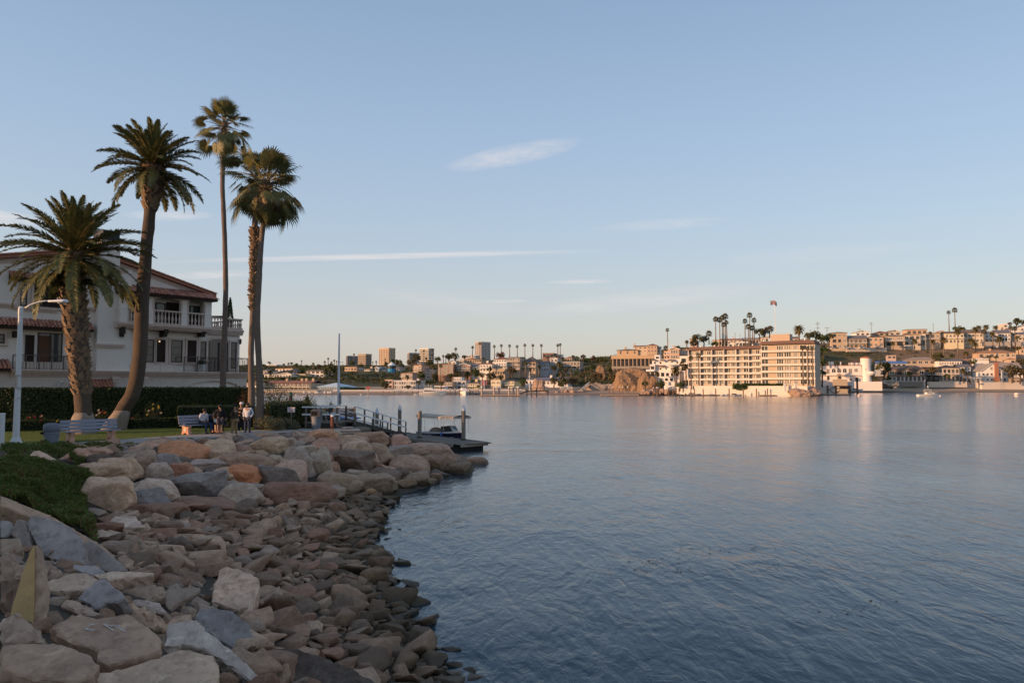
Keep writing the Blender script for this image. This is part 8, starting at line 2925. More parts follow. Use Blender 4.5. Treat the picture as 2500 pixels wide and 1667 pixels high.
# -- the street of houses along the top
TOP=[(zG,272,555,262,590,508,'tan three storey house at the left end of the ridge street',TANW,R_BRN,'hip',24,3,3,('d1','c2')),(zG,545,945,388,575,506,'stone and stucco house with a long grey roof',(0.36,0.28,0.21),R_GRY,'gable_s',75,2,5,('w2','d2')),(zG,1005,1285,350,560,504,'orange and white house with a white bay of big windows',(0.55,0.38,0.26),R_DRK,'hip',40,2,3,('w3','g3')),(zG,1340,1712,330,545,505,'beige house with two arched upper loggias',(0.46,0.36,0.27),R_BRN,'hip',32,2,2,('ad','c3')),(zG,1722,2030,305,535,507,'cream house with a flat balcony front right of the loggia house',CREAM,R_ORG,'hip',24,2,3,('d2','c2')),(zG,742,1012,260,330,545,'white gabled house second row behind the stone house',WHITE,R_RED,'gable_f',45,1,3,('d1','w1')),(zG,1115,1405,270,330,548,'red hipped roof house in the second row',TANW,R_RED,'hip',48,1,3,DK),(zG,1412,1640,250,320,546,'cream gabled house with red chimney in the second row',CREAM,R_RED,'gable_f',45,1,2,WH),(zG,1780,2160,205,300,550,'flat roofed orange brown house high on the ridge',PEACH,R_BRN,'flat',12,1,4,('d2',)),(zH,165,450,275,510,510,'tan house with deep orange balconies',TANW,R_BRN,'flat',10,2,3,('d2','c3')),(zH,440,590,270,400,530,'cream gabled house behind the yellow one',CREAM,R_ORG,'gable_f',55,2,2,WH),(zH,580,915,275,490,506,'cream yellow house with a colonnaded ground floor',(0.64,0.55,0.38),R_BRN,'gable_s',46,2,5,('g3','w2')),(zH,960,1305,268,475,508,'cream house with a rounded bay under a brown roof',CREAM,R_BRN,'gable_s',78,2,5,('c3','g3','w2')),(zH,1370,1610,300,470,512,'white gabled cottage behind ridge palms',WHITE,R_GRY,'gable_f',70,2,3,WH),(zH,1600,1860,270,440,516,'white house with a wide railed porch',WHITE,R_GRY,'gable_s',70,2,5,('d1','w2')),(zH,1740,1815,90,260,540,'pale square block rising above the right ridge houses',(0.66,0.54,0.44),WHITE,'flat',4,2,1,WH),(zH,1860,2110,235,400,525,'grey white gabled house near the right picture edge',WHITE,R_GRY,'gable_f',90,2,3,DK),(zH,2050,2260,300,420,510,'pale house cut by the right picture edge',CREAM,R_GRY,'gable_s',50,2,3,WH),(zH,2080,2240,150,260,560,'white gabled house highest at the right picture edge',WHITE,R_GRY,'gable_f',50,1,2,WH),(zH,-30,160,290,520,509,'cream two storey house with a white garage by parked cars',CREAM,R_BRN,'flat',8,2,2,('c2','d2')),]
for i,(cv,x0,x1,ye,yb,Y,lab,wc,rc,rk,rh,fl,co,kd)in enumerate(TOP):
 fhouse(cv,x0,x1,ye,yb,Y,lab,wc,rc,rk,rh,fl,co,kd,11,balc=1 if fl>1 and i%2 else 0,yaw=ru(-5,5))
 # -- the condominium
CA,CB2=Vector((72.4,301,0)),Vector((113.4,275,0))
cd=(CB2-CA).normalized()
CL=(CB2-CA).length
ZB=3.9
condo=empty('condominium',(CA.x,CA.y,ZB),math.atan2(cd.y,cd.x))
tag(condo,'large six storey cream condominium with white balcony bands and a brown roof edge','condominium')
def cs(x,y,conv=zF):
 """photo point on the facade plane -> (distance along it, height)"""
 u,v=conv(x,y)
 d=ray(u,v)
 nrm=Vector((cd.y,-cd.x,0))
 t_=nrm.dot(CA)/nrm.dot(d)
 w=d*t_
 return(Vector((w.x,w.y,0))-CA).dot(cd),w.z+CAMZ-ZB
M_CW=wallm((0.5,0.4,0.3))
M_CB=mat('condo_band',(0.66,0.58,0.5),0.85,0.06,0.3)
M_CR=roofm((0.17,0.1,0.075))
sJ=cs(1010,700)[0]
zt_l=(cs(500,445)[1]+cs(1000,430)[1])/2
zt_r=(cs(1050,362)[1]+cs(2100,318)[1])/2
for(s0,s1,off,ztp,cols,nm)in((0.0,sJ,0.0,zt_l,5,0),(sJ,CL,1.2,zt_r,4,1)):
 b=MB()
 b.box(s0,s1,-off,9,-3,ztp)
 b.build('wall',M_CW,condo)
 b=MB()
 w=1.3
 b.add([(s0-0.25,-off-1.5,ztp),(s1+0.25,-off-1.5,ztp),(s1+0.25,9.5,ztp),(s0-0.25,9.5,ztp),(s0+0.4,-off-0.7,ztp+w),(s1-0.4,-off-0.7,ztp+w),(s1-0.4,8.8,ztp+w),(s0+0.4,8.8,ztp+w)],[(0,3,2,1),(0,1,5,4),(1,2,6,5),(2,3,7,6),(3,0,4,7),(4,5,6,7)])
 b.build('roof',M_CR,condo)
 fh=ztp/6
 L=s1-s0
 nb=12 if nm==0 else 7
 for f in range(6):
  z=f*fh
  if f>0:
   b=MB()
   b.box(s0-0.1,s1+0.1,-off-1.35,-off+0.02,z-0.35,z-0.02)
   slab_=b.build('balcony',M_CB,condo)
   b=MB()
   b.box(s0-0.1,s1+0.1,-off-1.35,-off-1.28,z-0.018,z+0.3)
   link('parapet',b.mesh('parapet',M_CB),slab_)
  for i in range(nb):
   x=s0+L*(i+0.5)/nb
   if nm==1 and i==1:
    continue
   kd=['j','w3','c3','g3','w3','w3','c2','j','j','w2','c3','g3'][(i+(0 if nm==0 else 0))%12]if nm==0 else['w2','','w3','c3','j','w2','w3'][i]
   if rng.random()<0.18:
    kd='g3'
   w=L/nb*(0.92 if kd!='j' else 0.6)
   pwin(condo,kd,x,z+0.4,w,fh-0.82,-off)
for x in[sJ*k/6 for k in range(7)]+[CL-0.2]:
 b=MB()
 b.box(x-0.14,x+0.14,-1.25-(1.2 if x>sJ else 0),0,-1,zt_l-0.02)
 b.build('party_fin',M_CB,condo)
p0,p1=cs(1200,285),cs(1515,182)
b=MB()
b.box(p0[0]*1.0-1,p1[0]+0.5,3,8,zt_r+1.0,zt_r+4.2)
b.build('penthouse_box',wallm((0.5,0.38,0.28)),condo)
for k in range(9):
 b=MB()
 x=4+k*5
 b.lathe([(0.35,0),(0.35,0.7),(0.2,0.9)],8,0,T(x,3+(k*7)%5,(zt_l if x<sJ else zt_r)+1.28))
 b.build('roof_vent',M_FW,condo)
def block(name,label,cat,conv,x0,x1,ya,yb,Y,depth,col,sink=2.0,group=None,kind=None,m=None,yaw=0):
 p0,p1=at(*conv(x0,yb),Y),at(*conv(x1,ya),Y)
 b=MB()
 b.box(-(p1.x-p0.x)/2,(p1.x-p0.x)/2,0,depth,-sink,p1.z-p0.z)
 o=b.build(name,m or wallm(col))
 o.location=((p0.x+p1.x)/2,Y,p0.z)
 o.rotation_euler=(0,0,R(yaw))
 tag(o,label,cat,group,kind)
 return o
b=MB()
b.box(-2,CL*0.97,-9.5,-2.0,-6.5,-0.15)
o=b.build('terrace_wall',mat('white_seawall',(0.68,0.61,0.53),0.9,0.08,0.4,stain=0.2))
o.matrix_world=condo.matrix_basis.copy()
o.location=condo.location
o.rotation_euler=condo.rotation_euler
tag(o,'white seawall of the condominium terrace','seawall')
block('seawall','long pale seawall before the tan apartment row','seawall',zA,-700,1560,1022,1085,308,14,(0.5,0.4,0.29))
block('seawall','rust stained sheet pile wall below the pale seawall','seawall',zA,-300,1500,1078,1108,307.5,1,(0.19,0.1,0.06))
block('seawall','pale promenade wall behind the marina docks','seawall',zB,-250,1100,1040,1085,312,14,(0.4,0.3,0.22))
block('fence','white fence along the promenade right of the clubhouse','fence',zB,-250,1100,1008,1042,311.5,0.3,(0.66,0.62,0.6))
block('seawall','white promenade wall behind the middle marina','seawall',zB,1100,4000,1000,1072,313,12,(0.62,0.57,0.54))
block('seawall','white beach wall in front of the bungalow','seawall',zH,230,1000,1252,1290,398,2,(0.66,0.56,0.46))
block('seawall','white terrace wall below the white gabled house','seawall',zH,1300,2400,1262,1330,394,4,(0.72,0.62,0.52))
block('seawall','grey rubble wall before the shingled beach house','seawall',zG,1640,2100,1250,1275,399,2,(0.26,0.22,0.19))
block('seawall','low cream wall left of the beach pier','seawall',zF,2060,2500,1190,1275,330,3,(0.6,0.52,0.45))
block('seawall','white street wall along the ridge houses','seawall',zG,560,1360,565,590,498,2,(0.6,0.5,0.42))
block('seawall','pale parapet of the ridge road at the right','seawall',zH,1300,2300,448,470,498,2,(0.55,0.46,0.38))
for k in range(34):
 p=at(*zB(20+k*32,1085),309)
 b=MB()
 b.box(-0.16,0.16,-0.2,0.2,-2,1.25)
 o=b.build('wharf_pile',wallm((0.46,0.33,0.24)))
 o.location=(p.x,309,p.z-0.3)
 tag(o,'short pale pile under the promenade edge','pile','piles along the promenade edge')
 # -- far vegetation, boats, docks, poles
M_FP=leaf_mat('far_palm_leaf',(0.06,0.06,0.022),(0.13,0.105,0.035),0.6,0.1,0.2,dry=(0.2,0.12,0.05))
M_FPT=mat('far_palm_trunk',(0.19,0.145,0.11),0.95,0.2,0.5)
M_T=[leaf_mat('tree_leaf_olive',(0.035,0.042,0.014),(0.085,0.08,0.026),0.65,0.08,0.25),leaf_mat('tree_leaf_green',(0.03,0.05,0.014),(0.07,0.09,0.024),0.65,0.08,0.25),leaf_mat('tree_leaf_rust',(0.07,0.035,0.02),(0.11,0.05,0.03),0.65,0.08,0.25),leaf_mat('tree_leaf_brown',(0.06,0.05,0.025),(0.11,0.085,0.04),0.65,0.08,0.25)]
def far_crown(name,seed,kind):
 """unit crown, about 2 wide; fan: stiff ball of fans with a skirt, feather: arching plumes"""
 r=random.Random(seed)
 b=MB()
 if kind=='fan':
  for i in range(34):
   el=R(85-125*(i+r.random())/34)
   az=i*2.4+r.uniform(-0.3,0.3)
   d=Vector((math.cos(az)*math.cos(el),math.sin(az)*math.cos(el),math.sin(el)))
   s=d.cross(Vector((0,0,1))).normalized()
   L=r.uniform(0.7,1.0)
   p=d*L*0.5
   for k in range(5):
    a=R(-80+40*k)
    q=(d*math.cos(a)+s*math.sin(a)).normalized()
    e=p+q*0.46*r.uniform(0.8,1.1)-Vector((0,0,0.12+0.08*r.random()))
    w=q.cross(d.cross(s)).normalized()*0.075
    b.face([p-w*0.4,p+w*0.4,e+w,e-w])
   b.face([s*0.012,-s*0.012,p-s*0.012,p+s*0.012])
 else:
  for i in range(40):
   el=R(80-110*(i+r.random())/40)
   az=i*2.4+r.uniform(-0.3,0.3)
   h=Vector((math.cos(az),math.sin(az),0))
   s=Vector((-h.y,h.x,0))
   pts,p,a=[],Vector((0,0,0)),el
   for k in range(5):
    pts.append(p.copy())
    p=p+(h*math.cos(a)+Vector((0,0,math.sin(a))))*0.27
    a-=0.42
   for k in range(4):
    w0,w1=[0.05,0.13,0.14,0.1,0.02][k],[0.05,0.13,0.14,0.1,0.02][k+1]
    for sg in(-1,1):
     b.face([pts[k],pts[k+1],pts[k+1]+s*sg*w1-Vector((0,0,w1*0.5)),pts[k]+s*sg*w0-Vector((0,0,w0*0.5))])
 return b.mesh(name,M_FP)
CROWN_FAN=[far_crown('crown',i,'fan')for i in range(4)]
CROWN_FEA=[far_crown('crown',20+i,'feather')for i in range(3)]
tb_=MB()
tb_.tube([(0,0,0),(0.01,0,0.3),(0.0,0.012,0.65),(0.012,0,1.0)],[1.25,1.0,0.9,0.8],7)
FTRUNK=tb_.mesh('trunk',M_FPT,True)
for v in FTRUNK.vertices:
 pass
npalm=0
def fpalm(conv,x,ytop,ybase,Y,rad,label,group,kind='fan',tr=0.22,sink=1.5):
 """crown centre at (x, ytop), foot at ybase; rad = crown radius in zoomed pixels"""
 global npalm
 npalm+=1
 k_=conv(1,0)[0]-conv(0,0)[0]
 a,c=at(*conv(x,ybase),Y),at(*conv(x,ytop),Y)
 t=empty('palm_tree',(c.x,Y,a.z-sink))
 tag(t,label,'palm tree',group)
 H=c.z-a.z+sink
 b=MB()
 lx=ru(-0.25,0.25)
 b.tube([(0,0,0),(lx*0.5,0,H*0.4),(lx*0.3,0,H*0.75),(0,0,H)],[tr*1.35,tr,tr*0.85,tr*0.8],7)
 b.build('trunk',M_FPT,t,None,True)
 R_=rad*k_*Y/FPX
 link('crown',(CROWN_FAN if kind=='fan' else CROWN_FEA)[npalm%3],t,T(0,0,H)@RZ(ru(0,6))@S(R_,R_,R_*1.05))
 return t
row=[(295,245,345,'first ridge palm from the left, well left of the banded tower'),(488,225,320,'ridge palm just left of the tall banded tower'),(570,180,345,'ridge palm standing before the tall banded tower'),(738,215,350,'first thin palm right of the banded tower'),(818,205,345,'second thin palm right of the banded tower, above the dark red tree'),(913,208,335,'third thin palm right of the banded tower'),(1000,217,335,'fourth thin palm right of the banded tower'),(1088,200,345,'fifth thin palm right of the banded tower'),(1180,203,335,'sixth thin palm right of the banded tower'),(1278,205,335,'seventh thin palm right of the banded tower'),(1465,202,330,'left palm of the close pair on the middle ridge'),(1495,194,330,'right palm of the close pair on the middle ridge')]
for x,yt,yb,lab in row:
 fpalm(y2,x,yt,yb,455,24,lab,'thin palms along the middle ridge',tr=0.26)
LEFT=[(zA,1232,372,500,24,'lone round topped palm on the far left skyline'),(zA,1745,395,500,36,'palm left of the tallest one near the flagpole'),(zA,1820,322,495,34,'tallest flat topped palm left of the flagpole'),(zA,1893,405,490,34,'low palm right of the tallest flat topped one'),(zA,1955,362,480,34,'palm just left of the flagpole'),(zA,2008,380,490,26,'palm directly behind the flagpole'),(zA,1490,432,520,40,'bushy palm left of the skyline palm trio'),(zA,945,430,530,34,'left palm of the dark skyline clump'),(zA,1010,425,530,44,'feathery palm in the dark skyline clump'),(zA,840,450,530,38,'low feathery palm at the left of the skyline clump'),(zA,325,395,520,30,'palm beside the fan palm trunk on the far left skyline'),(zB,220,228,340,30,'palm showing above the leftmost grey tower'),(zB,1585,138,400,36,'tall palm left of the bright white tower'),(zB,1762,150,400,36,'palm crown in front of the bright white tower'),(zB,1945,130,480,36,'upper palm at the right edge of the white tower'),(zB,1940,240,480,36,'lower palm at the right edge of the white tower'),(zB,910,335,470,22,'small palm before the tall cream tower'),(zB,915,405,470,30,'low palm below the tall cream tower'),(zB,710,392,470,32,'palm right of the short tower'),(zB,635,392,470,20,'thin small palm right of the short tower'),(zB,1815,310,440,40,'low palm before the foot of the white tower'),(zB,2190,265,420,40,'palm in the dark trees right of the white tower'),(zB,2250,290,420,34,'second palm in the dark trees right of the white tower')]
for cv,x,yt,yb,rad,lab in LEFT:
 fpalm(cv,x,yt,yb,440 if cv is zA else 450,rad,lab,'palms on the left skyline','feather' if 'feather' in lab or 'bushy' in lab else 'fan',tr=0.24)
MID=[(zB,1690,650,850,95,370,'feather','broad feathery palm before the peach stair tower'),(zB,1395,720,900,70,345,'feather','feathery palm below the pink stepped villa'),(zB,2145,860,990,60,319,'feather','feathery palm behind the pergola'),(zC,235,480,800,60,366,'fan','palm in front of the gridded block'),(zC,60,500,760,50,370,'fan','slender palm left of the gridded block'),(zC,2110,420,620,60,372,'feather','palm before the brown pyramid roofed house'),(zD,670,430,600,80,380,'feather','dense palm right of the clapboard house'),(zD,760,330,540,70,400,'feather','rusty palm on the ridge below the twin palms'),(zD,240,500,640,60,376,'feather','rusty palm before the clapboard house'),(zD,720,620,800,50,345,'feather','young palm on the slope above the slate roofed beach house'),(zD,1270,600,760,45,352,'feather','small golden palm on the middle slope'),(zD,940,590,740,50,352,'feather','small green palm on the middle slope'),(zE,1350,48,470,58,350,'fan','lone tall palm above the peach house'),(zE,2270,130,300,95,350,'fan','stocky palm right of the bushy trees above the condominium'),(zE,1780,310,440,60,345,'feather','small feathery palm left of the condominium roof'),(zE,1870,660,1270,72,290,'fan','left palm in front of the condominium left end'),(zE,2040,620,1270,78,290,'fan','second palm in front of the condominium left end'),(zE,1670,800,1240,85,300,'fan','tall palm between white stepped house and condominium'),(zE,1540,930,1240,150,298,'feather','thick feathery palm at the foot of the white stepped house'),(zE,1760,850,1240,90,302,'feather','yellowish feathery palm beside the condominium'),(zE,1115,1000,1130,70,305,'feather','small yellow palm before the white stepped house'),(zF,1840,420,1100,62,268,'fan','left palm of three before the condominium right end'),(zF,1945,430,1100,62,268,'fan','middle palm of three before the condominium right end'),(zF,2040,430,1100,62,267,'fan','right palm of three before the condominium right end')]
for cv,x,yt,yb,rad,Y,kd,lab in MID:
 fpalm(cv,x,yt,yb,Y,rad,lab,'palms among the middle houses',kd,tr=0.3 if kd=='feather' else 0.22)
HIGH=[(1165,232,470,38,'leftmost tall palm of the left cluster behind the condominium'),(1202,240,470,38,'inner palm of the left cluster behind the condominium'),(1226,218,470,38,'middle palm of the left cluster behind the condominium'),(1256,205,470,42,'tallest palm of the left cluster behind the condominium'),(1240,285,470,34,'low palm of the left cluster behind the condominium'),(1268,262,470,30,'rightmost low palm of the left cluster behind the condominium'),(1445,250,480,34,'left palm of the right cluster behind the condominium'),(1490,195,480,38,'tallest palm of the right cluster behind the condominium'),(1531,240,480,34,'right palm of the right cluster behind the condominium'),(1478,305,480,40,'low palm of the right cluster behind the condominium'),(1515,318,480,38,'low right palm of the right cluster behind the condominium')]
for x,yt,yb,rad,lab in HIGH:
 fpalm(y3,x,yt,yb,352+(x%7),rad,lab,'tall palm clusters behind the condominium',tr=0.24)
fpalm(y3,1960,330,450,345,64,'big round date palm right of the tall flagpole','palms among the middle houses','feather',tr=0.5)
RIGHT=[(y4,1565,182,360,28,540,'left palm of the tall pair on the right skyline','fan'),(y4,1628,160,360,38,540,'right palm of the tall pair on the right skyline','fan'),(y4,1400,490,640,40,470,'fan palm with pale trunk on the right slope','feather'),(y4,1510,470,620,48,472,'broad palm with pale trunk on the right slope','feather'),(y4,1372,400,640,26,468,'tall thin palm left of the pale trunked ones','fan'),(y4,1655,385,625,44,468,'tall palm before the cream yellow ridge house','feather'),(y4,1795,480,570,50,480,'palm on the brown slope below the bay house','feather'),(y4,1842,360,560,44,495,'palm before the bay house on the ridge','feather'),(y4,1935,385,560,40,490,'palm right of the bay house','fan'),(y4,1955,335,420,40,530,'palm high on the right ridge','feather'),(y4,2022,405,545,40,490,'palm before the white cottage on the ridge','feather'),(y4,2095,460,570,54,485,'dark broad palm before the railed porch','feather'),(y4,2210,340,560,30,492,'thin tall palm near the right picture edge','fan'),(y4,2255,350,540,34,495,'second thin palm near the right picture edge','fan'),(y4,1208,480,540,40,500,'palm before the cream balcony house','feather'),(y4,985,508,550,28,500,'small palm before the loggia house','feather'),(y4,1845,520,590,40,475,'lower palm on the brown slope','feather'),(y4,1715,790,890,40,398,'palm between the beach houses','feather'),(y4,1745,610,660,40,446,'rusty palm at the foot of the brown slope','feather'),(y4,2055,340,400,36,540,'feathery palm on the right skyline','feather'),(y4,1880,340,400,36,542,'left feathery palm on the right skyline','feather'),(y4,1690,360,430,46,520,'bushy palm behind the cream yellow house','feather')]
for cv,x,yt,yb,rad,Y,lab,kd in RIGHT:
 fpalm(cv,x,yt,yb,Y,rad,lab,'palms on the right slope',kd,tr=0.3)
 # -- broad trees
def crown_mesh(name,seed,n=420,leaf=0.13,shape='round'):
 r=random.Random(seed)
 b=MB()
 lumps=[]
 for _ in range(11):
  d=Vector((r.gauss(0,1),r.gauss(0,1),r.gauss(0,0.8))).normalized()
  lumps.append((Vector((d.x*0.6,d.y*0.6,0.15+d.z*0.48)),r.uniform(0.26,0.46)))
 for _ in range(n):
  c,rad=r.choice(lumps)
  d=Vector((r.gauss(0,1),r.gauss(0,1),r.gauss(0.15,1))).normalized()
  p=c+d*rad*(0.7+0.3*r.random())
  nn=(d+Vector((r.gauss(0,0.6),r.gauss(0,0.6),r.gauss(0.2,0.5)))).normalized()
  a=Matrix.Rotation(r.uniform(0,6.28),3,nn)@nn.orthogonal().normalized()
  e=nn.cross(a)
  s=leaf*r.uniform(0.6,1.3)
  b.face([p-a*s,p+e*s*0.7,p+a*s*0.9,p-e*s*0.6])
 return b
CROWNS={(m,i):crown_mesh('crown',70+i+10*m).mesh('crown',M_T[m])for m in range(4)for i in range(3)}
ntree=0
def ftree(conv,x,yc,yb,rad,Y,label,m=0,group='trees across the harbour',sq=1.0):
 global ntree
 ntree+=1
 k_=conv(1,0)[0]-conv(0,0)[0]
 a,c=at(*conv(x,yb),Y),at(*conv(x,yc),Y)
 R_=rad*k_*Y/FPX
 t=empty('tree',(c.x,Y,a.z-1))
 tag(t,label,'tree',group)
 H=max(0.6,c.z-a.z)+1
 b=MB()
 b.tube([(0,0,0),(0.1*R_,0,H*0.6),(0,0.1*R_,H)],[0.1*R_+0.1,0.08*R_+0.06,0.04*R_+0.03],6)
 for k in range(4):
  th=k*1.6+0.3
  b.tube([(0,0,H*0.65),(math.cos(th)*R_*0.5,math.sin(th)*R_*0.5,H+R_*0.2)],[0.05*R_+0.03,0.03],5)
 b.build('trunk',mat('tree_bark',(0.1,0.075,0.055),0.95),t)
 link('crown',CROWNS[(m,ntree%3)],t,T(0,0,H)@RZ(ru(0,6))@S(R_,R_,R_*sq))
TREES=[(zA,560,640,740,80,380,'round dark tree before the low white hillside house',0),(zA,1250,560,660,100,410,'big round tree in the middle of the left skyline slope',1),(zA,1850,620,800,190,380,'large spreading tree left of the flagpole on the hillside',0),(zA,1930,540,700,120,390,'dark tree crown behind the flagpole',1),(zA,520,420,500,45,560,'airy conifer on the far left skyline',0),(zA,410,490,530,60,480,'low tree on the far left skyline',1),(zA,1100,480,540,70,450,'dark bushy tree right of the feathery skyline palm',1),(zA,1340,500,560,60,450,'small round tree on the left skyline',1),(zA,1620,500,560,70,440,'bushy tree left of the spreading one',3),(zA,1740,500,560,60,440,'bushy tree under the skyline palms',0),(zA,1000,620,680,60,400,'low shrub tree above the white hillside house',1),(zA,850,610,660,40,405,'small yellow green tree on the left slope',3),(zB,190,430,500,80,440,'bright green tree before the leftmost tower',1),(zB,365,470,520,60,440,'round green tree before the short tower',1),(zB,950,480,560,90,432,'dark tree left of the blue tent roof',0),(zB,1060,390,470,70,460,'tree behind the blue tent roof',0),(zB,1200,430,520,110,450,'wide tree right of the blue tent roof',0),(zB,1260,490,560,80,440,'dark bush right of the blue tent roof',1),(zB,1590,320,480,120,440,'tall brown green tree left of the white tower',3),(zB,1480,400,520,110,435,'tree at the left foot of the tall brown green one',3),(zB,1880,440,540,100,420,'dark tree right of the peach stair tower',0),(zB,2060,350,450,90,450,'dark tree right of the white tower',1),(zB,2300,280,400,90,455,'dark tree above the gridded block',1),(zB,900,930,1000,130,322,'large round olive tree beside the left marina',0),(zB,1700,730,860,110,360,'green tree below the peach stair tower',1),(zB,1640,860,960,70,326,'dark tree right of the wide grey waterfront house',0),(zB,2000,720,820,90,368,'round olive tree left of the gridded block',0),(zB,1870,850,930,80,334,'green tree behind the big motor yacht',1),(zB,1420,960,1000,70,324,'dark bush in front of the wide grey house',0),(zC,540,290,400,110,450,'broad dark tree on the ridge left of the banded tower',0),(zC,420,290,400,90,452,'broad green tree on the ridge above the gridded block',1),(zC,1545,270,340,125,440,'dark red leaved tree on the ridge',2),(zC,760,290,340,60,455,'small tree left of the tan red roofed house',3),(zC,1195,325,370,40,440,'small green tree before the banded tower',1),(zC,440,720,800,90,366,'round dark bush below the gridded block',0),(zC,620,690,780,90,366,'dark olive tree right of the gridded block',0),(zC,800,700,800,110,360,'olive tree below the red brown house',0),(zC,1000,640,800,140,358,'large green tree in the middle of the houses',1),(zC,1310,570,680,70,366,'green tree before the columned house',1),(zC,1340,740,820,130,350,'wide brown olive tree below the stone house',3),(zC,1150,690,800,90,355,'brown tree left of the wide brown olive one',3),(zC,1560,760,820,90,345,'small olive tree below the tan stone house',0),(zC,1800,610,700,120,362,'bushy tree below the tall orange tan house',3),(zC,820,610,680,40,365,'red flowering bush below the red brown house',2),(zC,1335,520,560,36,370,'small red flowering bush beside the stone house',2),(zC,2030,850,980,110,322,'dense green tree right of the dark hipped yellow house',1),(zC,2280,900,990,70,318,'green bush left of the rock outcrop',1),(zC,1060,940,1000,40,320,'green bush beside the cream yellow house',1),(zD,1100,320,440,60,440,'bright green pine on the ridge lawn',1),(zD,1210,280,420,70,445,'bare topped purplish tree on the ridge lawn',2),(zD,1290,370,440,80,440,'round dark tree on the ridge lawn',1),(zD,1430,320,440,80,440,'purplish airy tree right of the ridge lawn',2),(zD,1640,380,450,120,430,'wide dark tree left of the cliff villa',0),(zD,1010,330,430,90,445,'green tree right of the tan hipped house',0),(zD,1530,390,450,80,432,'low dark tree left of the wide dark one',0),(zD,1860,300,400,80,400,'tree close against the cliff villa',3),(zD,1380,540,680,80,370,'yellow green poplar on the middle slope',1),(zD,1500,740,880,150,330,'olive scrub tree at the foot of the bluff',3),(zD,1420,860,940,90,322,'dark scrub bush above the sand',3),(zD,1890,740,860,160,328,'olive scrub tree on the sandstone bluff',3),(zD,1800,590,680,80,350,'green scrub below the cliff villa',0),(zD,560,820,920,100,325,'dark bush before the slate roofed beach house',0),(zD,760,880,980,160,318,'wide dark thicket behind the beach umbrellas',0),(zD,960,840,960,140,322,'brown thicket right of the wide dark one',3),(zD,1160,860,920,80,324,'small green bush beside the stairs',1),(zD,560,550,640,90,376,'green bush before the dark roofed house',0),(zD,820,600,700,80,360,'rusty tree on the middle slope',3),(zD,1060,620,700,90,356,'dark green bush on the middle slope',1),(zD,1180,680,760,80,350,'yellowish bush on the middle slope',3),(zE,180,1120,1240,170,326,'large olive bush at the left foot of the bluff',3),(zE,1200,1240,1330,130,298,'green bush below the white stepped house',1),(zE,860,1250,1340,90,302,'small green bush low on the bluff',1),(zE,1620,1290,1350,110,292,'green bush left of the condominium seawall',1),(zE,1560,470,540,90,352,'dark tree behind the peach house',0),(zE,1310,450,540,60,360,'tree right of the lone tall palm',0),(zE,2010,290,440,160,348,'dense bushy tree left above the condominium',0),(zE,2150,260,420,120,350,'second bushy tree left above the condominium',3),(zE,1930,350,440,90,346,'low bush at the left end of the condominium roof',3),(zF,40,350,400,90,340,'green bush over the left condominium roof',1),(zF,950,110,220,120,432,'wide dark tree right of the palm cluster',0),(zF,1060,120,220,110,434,'olive tree left of the big flagpole',3),(zF,1160,50,180,105,438,'tall olive tree left of the big flagpole',3),(zF,1980,190,270,110,430,'green trees right of the date palm',0),(zF,2110,190,280,130,432,'wide green tree behind the condominium right end',0),(zF,2280,260,420,130,440,'dark tree at the right of the condominium',1),(zF,2230,700,1150,120,330,'tall dark tree in the gap beside the condominium',1),(zF,2260,500,700,140,415,'dark hillside tree beside the condominium',1),(zF,2240,950,1180,100,318,'dark bush in the gap beside the condominium',1),(zG,30,380,560,110,470,'olive trees left of the ridge street',0),(zG,190,370,540,100,480,'tree by the left utility pole',0),(zG,1290,1020,1230,190,385,'large grey green bush left of the shingled beach house',0),(zG,1400,1190,1240,90,390,'dark low bush before the shingled beach house',1),(zG,1820,1110,1200,80,392,'palm like bush on the shingled beach house front',1),(zH,420,780,920,130,432,'round green tree below the palms on the right slope',0),(zH,1130,850,920,80,428,'dark cypress clump right of the brown ended house',1),(zH,1900,1060,1240,180,390,'big spreading tree in front of the white gabled house',3),(zH,2060,1080,1260,140,388,'second spreading tree at the right of the white gabled house',3),(zH,280,1030,1180,110,392,'round olive tree before the dark modern house',3),(zH,600,1150,1210,70,394,'dark bush before the cream beach house',1),(zH,1000,1110,1160,60,398,'yellow green bush between the beach houses',3),(zH,880,210,330,100,530,'dark tree behind the cream yellow ridge house',1),(zH,760,190,280,60,535,'tree left of the dark one on the right ridge',1),(zH,1980,60,160,100,600,'dark trees on the highest part of the right skyline',0),(zH,2110,70,160,80,600,'dark tree at the right end of the skyline',0),(zH,1860,90,160,50,590,'small tree beside the pale square block',2),(zH,2080,870,960,100,430,'green tree at the right edge below the orange villa',3),(zH,2030,600,680,60,450,'tree on the right bluff',0),(zH,2000,380,440,60,505,'bush at the right end of the ridge street',0),(zH,1160,460,520,60,498,'bush below the bay house',0),(zH,1440,760,800,50,444,'bush before the orange tiled villa',0),(zH,1580,770,810,50,443,'second bush before the orange tiled villa',1),(zH,700,750,800,60,446,'bush on the slope above the long white house',1),]
for a in TREES:
 ftree(*a[:7],m=a[7])
